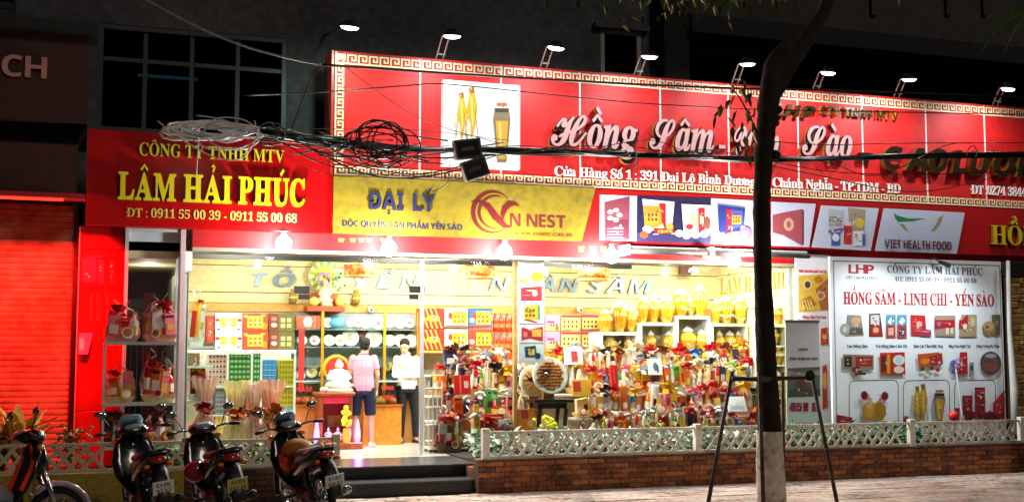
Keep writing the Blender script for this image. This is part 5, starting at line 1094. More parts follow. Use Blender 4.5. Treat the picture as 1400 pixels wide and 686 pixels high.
# ================================================================= RACK WITH BASKETS (left)
Yr = 1.15; q = rect(140, 467, 243, 610, Yr); rk = thing('metal_rack', 'white metal rack with three shelves of gift baskets before the passage', 'rack', ((q[0] + q[1]) / 2, Yr, .36)); rm = mat('d8dce0', .35, .2)
zsr = [P(190, 551, Yr).z, P(190, 468, Yr).z]; zlow = .62
for z in zsr + [zlow]: m = MB(); m.box(q[0], q[1], Yr, Yr + .42, z - .025, z, rm); m.box(q[0], q[1], Yr - .006, Yr, z - .03, z + .01, rm); m.build('shelf', rk)
for x in (q[0] + .0, q[1] - .03):
    for y in (Yr + .003, Yr + .39): m = MB(); m.box(x, x + .03, y, y + .03, .36, zsr[1] + (.0 if x < q[0] + .1 else 1.1), rm); m.build('upright', rk)
m = MB()
for i in range(12): xx = q[0] + .03 + i * (q[1] - q[0] - .06) / 11; m.box(xx - .003, xx + .003, Yr + .405, Yr + .41, .4, zsr[1], mat('9a9a9a', .4, .5))
m.build('mesh_back', rk)

CEL = [FILM]
def bow(t, x, y, z, s, c, n=7):
    m = MB(); bmt = mat(c, .3, noise=.05)
    for i in range(n):
        a = i * 6.283 / n + random.random(); r_ = s * random.uniform(.7, 1.1); u_ = random.uniform(-.1, .6)
        d = Vector((math.cos(a) * math.cos(u_), -abs(math.sin(a)) * math.cos(u_) * .6 - .2, math.sin(u_) + math.sin(a) * .5)).normalized()
        sd = d.cross(Vector((.3, .2, 1))).normalized() * s * .28
        o = Vector((x, y, z)); p1 = o + d * r_ * .6 + Vector((0, 0, s * .25)); p2 = o + d * r_; p3 = o + d * r_ * .55 - Vector((0, 0, s * .2))
        m.add([o - sd * .4, o + sd * .4, p1 + sd, p1 - sd, p2 + sd, p2 - sd, p3 + sd, p3 - sd], [(0, 1, 2, 3), (3, 2, 4, 5), (5, 4, 6, 7), (7, 6, 1, 0)], bmt)
    m.sph((x, y - s * .15, z), s * .2, bmt, 6, 4); return m.build('bow', t)
def film(t, x, y, z0, w, h, d):
    m = MB(); n = 11; rs = []
    for r_, zz in ((1, 0), (1.08, .3), (1, .55), (.62, .78), (.16, .88), (.5, 1.0)):
        rs.append([(x + w / 2 * r_ * math.cos(6.283 * j / n) * random.uniform(.93, 1.08), y + d / 2 * r_ * math.sin(6.283 * j / n) * random.uniform(.93, 1.08), z0 + h * zz + (random.uniform(-.04, .06) * h if zz > .9 else 0)) for j in range(n)])
    m.rings(rs, FILM, False); return m.build('cellophane', t)
BRIGHT = {'red': 'c8141c', 'crimson': '9c1020', 'gold': 'd8a020', 'yellow': 'e8cc20', 'orange': 'e06a1c', 'white': 'ece8e4', 'silver': 'b8c0cc', 'navy': '1c2450', 'green': '3a9a3a', 'pink': 'e87888', 'brown': '6a3418', 'blue': '4a78b8', 'violet': 'a050b0', 'cream': 'e8d8a8', 'black': '18141a'}
BK = list(BRIGHT)
def hamper(label, x, y, z, w, h, bowc, cols_, kind=0, fill=1.12, wrap=True, tray='tan', name='gift_hamper', cat='hamper', tins=None, arch=False, group=None):
    """tray with upright cartons, bottles, tins, a bow and crumpled film"""
    t = thing(name, label, cat, (x, y, z), 0, group); d = min(w * .7, .26); th = h * .17
    tc = {'tan': 'c89850', 'cream': 'e8c888', 'brown': '5a2c14', 'pink': 'f09880', 'white': 'e8e4dc', 'red': 'a81c1c', 'gold': 'c8982c'}[tray]
    m = MB(); m.loftz([(x - w * .38, x + w * .38, y - d * .38, y + d * .38, z), (x - w * .5, x + w * .5, y - d * .5, y + d * .5, z + th), (x - w * .46, x + w * .46, y - d * .46, y + d * .46, z + th), (x - w * .4, x + w * .4, y - d * .4, y + d * .4, z + th * .7)], mat(tc, .6, noise=.3, scale=60)); m.build('tray', t)
    n = len(cols_); zb0 = z + th * .6
    for i, c in enumerate(cols_):
        cx = x + (i - (n - 1) / 2) * w * .84 / n; ww = w * .8 / n * random.uniform(.85, 1.05) * fill; hh = h * random.uniform(.46, .72) * min(1.1, fill); yy = y + random.uniform(-.01, .04); k = random.random()
        cm = mat(BRIGHT[c], .3, noise=.05)
        tilt = Matrix.Translation((cx, yy, zb0)) @ Matrix.Rotation(random.uniform(-.14, .14), 4, 'Y') @ Matrix.Rotation(random.uniform(-.3, .3), 4, 'Z')
        if kind == 0 and k < .5 or kind == 1:
            m = MB(); m.box(-ww / 2, ww / 2, -d * .2, d * .15, 0, hh, cm, tilt, bev=.004); o = m.build('carton', t)
            o2 = random.choice(['f0e8d8', 'e0b040', 'c02020', 'f4f0f0', '401810']); m = MB(); a_ = random.uniform(.15, .35)
            m.box(-ww * .32, ww * .32, -d * .2 - .003, -d * .2 - .001, hh * a_, hh * (a_ + random.uniform(.2, .4)), mat(o2, .4), tilt)
            if random.random() < .6: m.box(-ww * .4, ww * .4, -d * .2 - .003, -d * .2 - .001, hh * .82, hh * .9, mat(random.choice(['e0b040', 'f0f0f0', '301010']), .4), tilt)
            m.build('label', t)
        else:
            r_ = ww * .36; m = MB(); hh *= 1.1; m.lathe((0, -.02, 0), [(r_, 0), (r_, hh * .55), (r_ * .85, hh * .66), (r_ * .35, hh * .76), (r_ * .32, hh * .95)], mat(BRIGHT[c], .12, noise=0, coat=.5), 9, tilt); m.build('bottle', t, True)
            m = MB(); m.lathe((0, -.02, hh * .9), [(r_ * .4, 0), (r_ * .4, hh * .1)], mat(random.choice(['d8b040', 'c01818', 'e8e8e8']), .3), 7, tilt); m.lathe((0, -.02, hh * .18), [(r_ * 1.03, 0), (r_ * 1.03, hh * .28)], mat(random.choice(['f0e8d0', 'e8c860', 'f4f4f4']), .5), 9, tilt); m.build('label', t)
    for i in range(random.choice([0, 1, 1, 2]) if tins is None else tins):
        r_ = random.uniform(.12, .2) * w; cx = x + random.uniform(-.34, .34) * w; M4 = Matrix.Translation((cx, y - d * .42, zb0 + r_ * .9)) @ Matrix.Rotation(R(82), 4, 'X') @ Matrix.Rotation(random.uniform(-.3, .3), 4, 'Y')
        c1, c2 = random.choice([('e8e0d0', 'b82020'), ('c01c1c', 'e8a848'), ('e8d8b0', '8a5a28'), ('f0ece8', 'd08030'), ('c82418', 'f4d8c8'), ('d8a038', 'f4ecd8')])
        m = MB(); m.lathe((0, 0, 0), [(r_, 0), (r_, .03)], mat(c1, .3), 12, M4); m.build('tin', t); m = MB(); m.lathe((0, 0, .031), [(r_ * .72, 0), (r_ * .6, .004)], mat(c2, .3), 10, M4); m.build('tin_lid', t)
    bow(t, x + random.uniform(-.2, .2) * w, y - d * .3, z + h * random.uniform(.68, .85), w * random.uniform(.26, .36), BRIGHT[bowc])
    if arch:
        m = MB(); m.tube([(x + w * .46 * math.cos(a), y, z + th + h * .72 * math.sin(a)) for a in [math.pi * k / 10 for k in range(11)]], .012, mat('7a5a3a' if tray != 'brown' else '2c140c', .5), 5); m.build('handle', t, True)
    if wrap: film(t, x, y, z + th * .5, w * .98, h * .98, d * 1.1)
    return t
def hpx(label, px, py, wpx, hpx_, Y, bowc, cols_, **k):
    p = P(px, py, Y); return hamper(label, p.x, Y, k.pop('z', p.z), wpx * MPP(px, Y), hpx_ * ZPP(px, Y), bowc, cols_, **k)
Yq = Yr + .2
hpx('pink wrapped basket with red flower bow, top left of the metal rack', 166, 466, 50, 52, Yq, 'red', ['pink', 'red', 'white'], z=zsr[1] + .002, tray='pink', tins=1, fill=1.6)
hpx('salmon basket with pink bow and white boxes, top right of the rack', 218, 466, 46, 62, Yq, 'red', ['pink', 'white', 'orange', 'pink'], z=zsr[1] + .002, tray='pink', kind=1, tins=1, fill=1.6)
hpx('cream tray basket with clear film, middle shelf of the rack, left', 162, 550, 44, 52, Yq, 'red', ['pink', 'orange', 'white', 'pink'], z=zsr[0] + .002, tray='cream', tins=1, fill=1.6)
hpx('tall orange-red basket with round red tin, middle shelf of the rack, right', 216, 550, 48, 68, Yq, 'red', ['red', 'orange', 'pink', 'red'], z=zsr[0] + .002, tray='cream', tins=1, fill=1.6)
hpx('dim brown wrapped basket, bottom shelf of the rack, left', 160, 612, 46, 50, Yq, 'brown', ['brown', 'silver', 'brown'], z=zlow + .002, tray='brown', fill=1.6)
hpx('basket with two red tins, bottom shelf of the rack, right', 218, 615, 46, 50, Yq, 'crimson', ['red', 'cream', 'brown'], z=zlow + .002, tray='cream', tins=3, fill=1.6)
# narrow white stand left of the glass
Yn = 2.35; q = rect(251, 400, 292, 600, Yn); ns = thing('narrow_stand', 'narrow white shelf stand just inside the left end of the glass', 'stand', ((q[0] + q[1]) / 2, Yn, FZ))
znn = [P(270, y, Yn).z for y in (452, 473, 500, 548)]
for z in znn[1:] : m = MB(); m.box(q[0], q[1], Yn, Yn + .3, z - .03, z, WHITE); m.build('shelf', ns)
m = MB(); m.box(q[0], q[0] + .05, Yn - .01, Yn + .3, FZ, P(250, 400, Yn).z, WHITE); m.build('side_panel', ns)
hpx('slim pink package with red flower bow and yellow box on the narrow stand', 268, 472, 22, 70, Yn + .14, 'red', ['red', 'yellow', 'white'], z=znn[1] + .002, tray='white', kind=1, tins=0)
hpx('red canister gift with yellow flower on the lower shelf of the narrow stand', 270, 545, 26, 56, Yn + .14, 'yellow', ['crimson', 'red'], z=znn[3] + .002, tray='white', kind=1, tins=0)
# wrapped bouquets
def bouquet(label, px, pb, pt, wpx, c, bc, Y=2.4):
    p = P(px, pb, Y); H = (pb - pt) * ZPP(px, Y); w = wpx * MPP(px, Y); x, z = p.x, p.z; t = thing('wrapped_bouquet', label, 'bouquet', (x, Y, z), 0, 'wrapped bouquets on the left')
    n = 26; rs = []; zw = .45
    for r_, zz in ((.5, 0), (.42, .2), (.14, zw), (.3, .7), (.5, 1)):
        rs.append([(x + w * (r_ + (.05 if j % 2 else -.04) * (r_ * 2)) * math.cos(6.283 * j / n), Y + w * .6 * (r_ + (.05 if j % 2 else -.04)) * math.sin(6.283 * j / n), z + H * (zz + (random.uniform(-.05, .03) if zz == 1 else 0))) for j in range(n)])
    m = MB(); m.rings(rs, clearish('m_tissue' + str(px), c, .25, .3) if False else mat(c, .35, noise=.15, scale=15, alpha=.72), False); m.build('wrapper', t)
    for i in range(5): m = MB(); cx = x + w * (i - 2) * .13; m.tube([(cx, Y, z + .02), (x + w * (i - 2) * .04, Y, z + H * zw), (cx, Y, z + H * .85)], .02, mat(random.choice(['e8b860', 'c86a30', 'e8d8a0', 'b83828']), .5), 6); m.build('stick', t, True)
    bow(t, x, Y - w * .3, z + H * zw, w * .5, bc, 11); return t
bouquet('pink wrapped bouquet with a crimson flower bow behind the third motorbike', 279, 596, 515, 36, 'f8c8bc', 'a81020')
bouquet('yellow wrapped bouquet with an orange bow, second from the left', 322, 604, 522, 36, 'f8e8a8', 'd85a18')
bouquet('slim pink bouquet between the yellow and the orange ones', 346, 604, 524, 30, 'f8d0c4', 'd87858')
bouquet('pink and orange bouquet with an orange bow, rightmost one', 370, 604, 520, 38, 'f8bca4', 'd87020')
# ================================================================= GINSENG JARS AND WHITE CUBES
wh = mat('e6e6e0', .35)
def cube(label, a, b_, yt, Y, dep=.5, midshelf=None):
    q = rect(a, yt, b_, 590, Y); zt_ = P((a + b_) / 2, yt, Y).z; t = thing('display_stand', label, 'stand', ((q[0] + q[1]) / 2, Y, FZ)); w = .05
    m = MB(); m.box(q[0], q[1], Y, Y + dep, zt_ - w, zt_, wh, bev=.004); m.build('top', t)
    for x in (q[0], q[1] - w): m = MB(); m.box(x, x + w, Y + .004, Y + dep - .003, FZ, zt_ - w - .001, wh); m.build('side_panel', t)
    m = MB(); m.box(q[0] + w, q[1] - w, Y + dep - .03, Y + dep - .006, FZ, zt_ - w - .001, mat('b8a880', .6)); m.build('back_panel', t)
    for y in (484, 545): zz = P(900, y, Y).z; m = MB(); m.box(q[0] + w + .001, q[1] - w - .001, Y + .03, Y + dep - .031, zz - .03, zz, wh); m.build('shelf', t)
    return zt_
yc = 3.7
tops = {}
tops['a'] = cube('white display stand of the lowest height behind the middle hampers', 821, 874, 454, yc); tops['b'] = cube('white display stand second from the left, behind the hampers', 875, 926, 441, yc + .05)
tops['c'] = cube('tallest white display stand, third from the left', 925, 972, 432, yc + .1); tops['d'] = cube('white display stand just left of the tree trunk', 973, 1024, 442, yc + .05); tops['e'] = cube('white display stand right of the tree trunk with gaps between jars', 1050, 1080, 443, 2.6)
jg = mat('fff6d8', .05, noise=0, alpha=.35, coat=.6); jl = mat('e8e4dc', .15, noise=0, coat=.5)
def jar(label, px, pb, ph, pw_, Y, z=None, amber='e8b818', lid='dome'):
    p = P(px, pb, Y); x = p.x; z = p.z if z is None else z; H = ph * ZPP(px, Y); r = pw_ * MPP(px, Y) / 2
    t = thing('ginseng_jar', label, 'jar', (x, Y, z))
    m = MB(); m.lathe((x, Y, z), [(r * .5, 0), (r * .55, H * .03), (r * .8, H * .2), (r, H * .5), (r * .9, H * .7), (r * .6, H * .78)], mat(amber, .08, noise=.35, scale=18, coat=.6), 12); m.build('body', t, True)
    m = MB(); 
    for i in range(6):
        a = -math.pi / 2 + (i - 2.5) * .42; b2 = random.uniform(-.15, .15)
        m.tube([(x + r * 1.0 * math.cos(a), Y + r * 1.0 * math.sin(a), z + H * .5), (x + r * .96 * math.cos(a + b2), Y + r * .96 * math.sin(a + b2), z + H * .66)], [.012, .006], mat('f4dc80', .3), 4); m.tube([(x + r * .99 * math.cos(a), Y + r * .99 * math.sin(a), z + H * .52), (x + r * .8 * math.cos(a - b2), Y + r * .8 * math.sin(a - b2), z + H * .18)], [.012, .005], mat('c88a18', .3), 4)
    m.build('ginseng_root', t)
    m = MB(); m.lathe((x, Y, z + H * .78), [(r * .62, 0), (r * .72, H * .03), (r * .6, H * .1), (r * .25, H * .17), (r * .12, H * .22)], jl, 12); m.build('lid', t, True)
    return t
JL = [(827, 454, 32, 18, 'a'), (847, 454, 44, 18, 'a'), (863, 454, 36, 13, 'a'), (879, 441, 38, 13, 'b'), (894, 441, 38, 12, 'b'), (911, 441, 38, 20, 'b'), (931, 432, 38, 20, 'c'), (944, 432, 26, 10, 'c'), (957, 432, 44, 19, 'c'), (979, 442, 34, 12, 'd'), (993, 442, 38, 17, 'd'), (1012, 442, 38, 16, 'd')]
for i, (px, pb, ph, pw_, k) in enumerate(JL):
    jar('%s yellow ginseng jar with silver lid, %s from the left along the stand tops' % ('wide' if pw_ > 16 else 'slim', ORD[i]), px, pb, ph, pw_, yc + .2, tops[k], ('cc9610', 'c08808', 'd8a824')[i % 3])
for i, (px, pb, ph, pw_, lab) in enumerate(((940, 484, 38, 20, 'very wide golden ginseng jar inside the tallest white stand'), (959, 484, 34, 14, 'small golden jar inside the tallest stand, right side'), (915, 484, 32, 18, 'pale golden jar inside the second white stand'), (834, 484, 26, 17, 'golden jar inside the lowest white stand, left side'), (860, 484, 26, 14, 'orange-gold jar inside the lowest white stand, right side'), (998, 484, 32, 15, 'golden jar inside the stand left of the trunk'), (1013, 545, 40, 14, 'tall golden jar low in the stand left of the trunk'), (986, 545, 40, 12, 'slim golden jar low in the stand left of the trunk'))):
    jar(lab, px, pb, ph, pw_, yc + .22, None, ('e0a410', 'e8b820')[i % 2])
for i, (px, pb, ph, pw_, lab) in enumerate(((1063, 443, 26, 12, 'jar on top of the stand right of the trunk'), (1058, 472, 24, 12, 'jar on the upper shelf right of the trunk'), (1063, 498, 26, 14, 'jar on the second shelf right of the trunk'), (1062, 545, 40, 15, 'tall yellow jar on the third shelf right of the trunk'), (1063, 590, 42, 15, 'large yellow jar at the foot of the stand right of the trunk'))):
    jar(lab, px, pb, ph, pw_, 2.75, None, 'cc9c14')
for y in (472, 498): zz = P(1064, y, 2.6).z; m = MB(); m.box(P(1052, y, 2.6).x, P(1078, y, 2.6).x, 2.61, 3.0, zz - .03, zz - .002, wh); tag(m.build('jar_shelf', base=True), '%s glass-white shelf board right of the tree trunk' % ('upper' if y == 472 else 'lower'), 'shelf')
for i, (px, pb, ph, pw_, k, lab) in enumerate(((838, 454, 34, 12, 'a', 'behind the first two front jars'), (856, 454, 38, 11, 'a', 'between the second and third front jars'), (871, 454, 30, 9, 'a', 'at the step to the second stand'), (886, 441, 34, 11, 'b', 'between the fourth and fifth front jars'), (902, 441, 32, 10, 'b', 'between the fifth and sixth front jars'), (921, 441, 30, 9, 'b', 'at the step to the tallest stand'), (938, 432, 34, 11, 'c', 'behind the small jar of the tallest stand'), (950, 432, 36, 10, 'c', 'left behind the tall jar of the tallest stand'), (986, 442, 36, 11, 'd', 'first one left of the trunk'), (1003, 442, 34, 11, 'd', 'second one left of the trunk'))):
    jar('slim golden jar in the back row, ' + lab, px, pb, ph, pw_, yc + .42, tops[k], ('c89410', 'd8a824')[i % 2])
for px, lab in ((890, 'pale jar low inside the second white stand, left side'), (1010, 'golden jar inside the stand left of the trunk, right side'), (984, 'slim golden jar inside the stand left of the trunk, left side')):
    jar(lab, px, 484, 32, 12, yc + .22, None, 'd8a824')
# carved wooden ornaments and green ribbon among the jars
for px, py, s_, lab in ((985, 425, 24, 'carved dark wood ornament standing between jars, left one'), (1003, 420, 26, 'carved root ornament behind the jars near the trunk'), (1016, 412, 34, 'tall golden carved trumpet ornament beside the trunk')):
    p = P(px, py + s_ * .6, 4.3); H = s_ * ZPP(px, 4.3); m = MB()
    m.lathe(p, [(.04, 0), (.09, H * .1), (.06, H * .3), (.13, H * .5), (.05, H * .7), (.12, H * .9), (.15, H)], mat('9a5a20' if px > 1010 else '5a3418', .4, noise=.4, scale=20), 9); tag(m.build('carved_ornament', smooth=True, base=True), lab, 'ornament')
for a, b_, lab in (((932, 418), (952, 432), 'pale green ribbon over the jars on the tallest stand'), ((985, 430), (1018, 436), 'pale green ribbon draped over the jars left of the trunk')):
    m = MB(); pts = [P(a[0] + (b_[0] - a[0]) * k / 6, a[1] + (b_[1] - a[1]) * k / 6 + 3 * math.sin(k * 1.6), yc - .02) for k in range(7)]; m.tube(pts, .035, mat('98e0c0', .5), 6, flat=.3); tag(m.build('green_ribbon', smooth=True, base=True), lab, 'ribbon')

# ================================================================= HAMPER DISPLAY
tier = [(2.45, .42), (2.85, .78), (3.2, 1.14), (3.5, 1.45)]
stp = thing('tiered_display', 'white tiered display steps hidden under the rows of gift hampers', 'display', (8, 3, FZ))
for i, (Y, z) in enumerate(tier):
    x0 = P(584, 560, Y).x; x1 = P(1045, 560, Y).x
    gap = (P(722, 560, Y).x, P(782, 560, Y).x)
    for a, b_ in (((x0, gap[0]), (gap[1], x1)) if i < 2 else ((x0, x1),)):
        m = MB(); m.box(a, b_, Y - .17, Y + .17, z - .03, z, mat('d8d0c8', .5)); m.build('step', stp)
        m = MB(); m.box(a, b_, Y + .17, Y + .19, FZ, z - .001, mat('b8a898', .5)); m.build('riser', stp)
random.seed(5)
TN = ['front', 'second', 'third', 'top']
for i, (Y, z) in enumerate(tier):
    px = 590 + (i % 2) * 14; k = 0; used = set()
    while px < (1036 if i < 3 else 1026):
        wp = random.uniform(26, 38); cxp = px + wp / 2
        if i < 2 and 716 < cxp < 784: px = 784; continue
        if i == 3 and 700 < cxp < 745: px = 746; continue
        if i == 2 and 726 < cxp < 776: px = 776; continue
        hp = random.uniform(38, 50) * (1 if i < 3 else .9)
        bc = random.choice(['red', 'red', 'crimson', 'white', 'gold', 'silver', 'black', 'orange', 'pink', 'red', 'white', 'brown', 'black', 'green' if random.random() < .2 else 'red', 'cream', 'blue' if random.random() < .4 else 'silver'])
        cc = [random.choice(['red', 'red', 'gold', 'orange', 'orange', 'white', 'silver', 'crimson', 'yellow', 'cream', 'navy', 'orange', 'pink', 'gold', 'cream', 'white', 'green', 'blue']) for _ in range(random.choice([2, 3, 3, 4]))]
        if k >= 18: ORD += ['%dth' % (k + 1)] if len(ORD) <= k else []
        lab = '%s-bowed hamper with %s and %s goods, %s in the %s tier from the doorway' % (bc, cc[0], cc[-1] if cc[-1] != cc[0] else 'mixed', ORD[k], TN[i])
        p = P(cxp, 560, Y)
        hamper(lab, p.x, Y + random.uniform(-.09, .07), z, wp * MPP(cxp, Y), hp * ZPP(cxp, Y), bc, cc, kind=random.choice([0, 0, 1, 2]), wrap=random.random() < .62, tray=random.choice(['tan', 'tan', 'white', 'gold', 'red', 'cream', 'pink']), arch=random.random() < .16, group='gift hampers on the tiered display')
        px += wp * random.uniform(.56, .72); k += 1
# signature pieces
def tilt_card(label, q4, Y, c, items, name='gift_box', lean=R(-10)):
    q = rect(*q4, Y); t = thing(name, label, 'box', ((q[0] + q[1]) / 2, Y, q[2])); w = q[1] - q[0]; h_ = q[3] - q[2]
    m = MB(); m.box(-w / 2, w / 2, 0, .05, 0, h_, mat(c, .3), bev=.004); o = m.build('box', t, world=False)
    d = decal(t, 'print', -w / 2 + .01, w / 2 - .01, .01, h_ - .01, 0, items); d.location = (0, 0, 0)
    # decal() wrote world coordinates less the thing's place: undo that
    for v in d.data.vertices: v.co += Vector(t.location)
    t.rotation_euler = (lean, 0, 0); return t
tilt_card('orange gift box with red label standing at the front before the black table', (710, 558, 733, 588), 2.25, 'e07a1c', [('r', 'b81c1c', .15, .55, .6, .95), ('e', 'f0b060', .7, .3, .2, .2)])
tilt_card('tall red cylinder-like gift box in the middle of the display', (837, 498, 846, 528), 2.6, 'c8141c', [('r', 'e04040', .3, .1, .5, .9)])
tilt_card('white lidded gift box with red square in the middle tier', (773, 474, 797, 498), 3.2, 'e4e0e8', [('r', 'c81c2c', .35, .1, .75, .8)])
tilt_card('red box with yellow panel standing in the middle of the display', (784, 518, 808, 540), 2.6, 'e0a030', [('r', 'c0281c', 0, .2, .45, .9)])
tilt_card('white framed picture box near the yellow trays', (888, 490, 906, 512), 2.95, 'dcdce4', [('e', '506080', .5, .5, .2, .3), ('r', '303848', .6, .1, .75, .6)])
tilt_card('large white open box at the foot of the display beside the trunk', (998, 540, 1022, 562), 2.3, 'e8e4f0', [('r', 'c8c4d8', .1, .1, .9, .4)], lean=R(-25))
tilt_card('red low box with gold script at the foot of the first hamper', (597, 594, 623, 606), 2.25, 'b81c18', [('r', 'e8a888', .2, .3, .8, .45), ('r', 'e8c8a0', .3, .6, .7, .7)])
tilt_card('yellow upright box beside the lattice post at the doorway end', (650, 552, 657, 590), 2.25, 'e0b81c', [('r', 'c87818', .2, .2, .8, .5)])
tilt_card('red gift box with gold edge behind the lattice post', (664, 565, 690, 588), 2.3, 'c82820', [('r', 'e8c890', .1, .75, .9, .85), ('r', '8a1414', .2, .2, .8, .6)])
tilt_card('red carton stack with white band, left of the poster strip', (622, 512, 644, 538), 2.6, 'c01818', [('r', 'e86050', .3, 0, .4, 1), ('r', 'e0b0a0', .6, .3, .9, .7)])
for px, lab in ((888, 'left yellow wicker tray with wrapped tins before the display'), (926, 'right yellow wicker tray with small jars before the display')):
    t = hpx(lab, px, 588, 27, 34, 2.3, 'silver', ['white', 'green', 'gold', 'cream'], wrap=False, tray='gold', kind=2, tins=1)
hpx('yellow wicker tray of tins and jars left of the lattice middle post', 985, 585, 30, 34, 2.3, 'white', ['orange', 'cream', 'silver'], wrap=False, tray='gold', kind=2, tins=2)
# round trays of nuts
for px, py, r_, Y, c1, c2, lab in ((752, 513, 24, 2.42, 'ece4dc', 'c8782c', 'round white wicker tray of golden pastries propped up above the black table'), (731, 521, 21, 2.6, 'e8dcc8', 'd8a050', 'round fan-shaped tray leaning behind the pastry tray')):
    h = P(px, py, Y); rr = r_ * MPP(px, Y); t = thing('round_tray', lab, 'tray', (h.x, Y, h.z - rr)); M4 = Matrix.Translation(h) @ Matrix.Rotation(R(78), 4, 'X')
    m = MB(); m.lathe((0, 0, 0), [(rr * .8, -.05), (rr * 1.0, 0), (rr * .97, .03), (rr * .82, .0), (.001, -.01)], mat(c1, .6, noise=.4, scale=40), 24, M4); m.build('tray', t, True)
    n = 0
    for i in range(-4, 5):
        for j in range(-4, 5):
            x = (i + (j % 2) * .5) * rr * .19; y = j * rr * .17
            if math.hypot(x, y) < rr * .76 and r_ == 24:
                m = MB(); m.sph((x, y, .02), (rr * .095, rr * .075, .035), mat(random.choice([c2, 'd88a3a', 'b8682a']), .5), 7, 4, M4); m.build('pastry', t, True)
    if r_ == 21:
        for i in range(14): a = i * .45; m = MB(); m.add([(0, 0, .03), (rr * .75 * math.cos(a), rr * .75 * math.sin(a), .01), (rr * .75 * math.cos(a + .3), rr * .75 * math.sin(a + .3), .03)], [(0, 1, 2)], mat(('e8b858', 'd89838')[i % 2]), M4); m.build('fan_fold', t)
    bow(t, h.x - rr * .4, Y - .1, h.z + rr * .1, rr * .3, '3a2c30')
    m = MB(); zt_ = P(752, 545, 2.42).z; m.box(h.x - rr * .3, h.x + rr * .3, Y + .05, Y + .09, zt_ if r_ == 24 else .8, h.z, wood); m.build('stand', t)
Yt = 2.45; q = rect(725, 545, 778, 585, Yt); bt = thing('black_table', 'dark wooden table under the round pastry tray', 'table', ((q[0] + q[1]) / 2, Yt, FZ)); tm = mat('2a1410', .3)
m = MB(); m.box(q[0], q[1], Yt - .2, Yt + .3, q[3] - .05, q[3], tm, bev=.008); m.build('top', bt)
m = MB(); m.box(q[0] + .08, q[1] - .08, Yt - .12, Yt + .22, q[3] - .14, q[3] - .051, tm); m.build('apron', bt)
for x in (q[0] + .08, q[1] - .13):
    for y in (Yt - .14, Yt + .2): m = MB(); m.tube([(x + .02, y, FZ), (x - .02, y, FZ + .2), (x + .03, y, q[3] - .14)], [.025, .03, .035], tm, 7); m.build('leg', bt)
yfl = thing('yellow_flower_bunch', 'bright yellow flower bunch under the black table behind the lattice', 'flowers', (P(752, 585, 1.9).x, 1.9, .4)); m = MB()
for i in range(40): p = P(752 + random.gauss(0, 6), 578 + random.gauss(0, 5), 1.9); m.sph(p, .03, mat(random.choice(['e8e020', 'd0d018', 'f0ec50']), .6), 5, 4)
m.build('blossom', yfl)
# pack at the doorway foot of the display
hpx('clear bag hamper standing at the doorway foot of the display', 612, 618, 34, 60, 2.3, 'red', ['silver', 'brown', 'cream'], z=FZ, tray='brown', tins=1)
# silver ribbed rack inside the glass, lower left of display
wr = thing('wire_rack', 'white wire rack of paper goods between the doorway and the hampers', 'rack', (P(590, 600, 2.5).x, 2.5, FZ))
q = rect(584, 520, 602, 612, 2.5)
for i in range(4): x = q[0] + i * (q[1] - q[0]) / 3; m = MB(); m.tube([(x, 2.42, FZ), (x, 2.42, q[3])], .01, WHITE, 5); m.build('upright', wr)
for y in (530, 556, 580, 602): z = P(590, y, 2.42).z; m = MB(); m.box(q[0], q[1], 2.38, 2.6, z - .012, z, WHITE); m.build('shelf', wr)

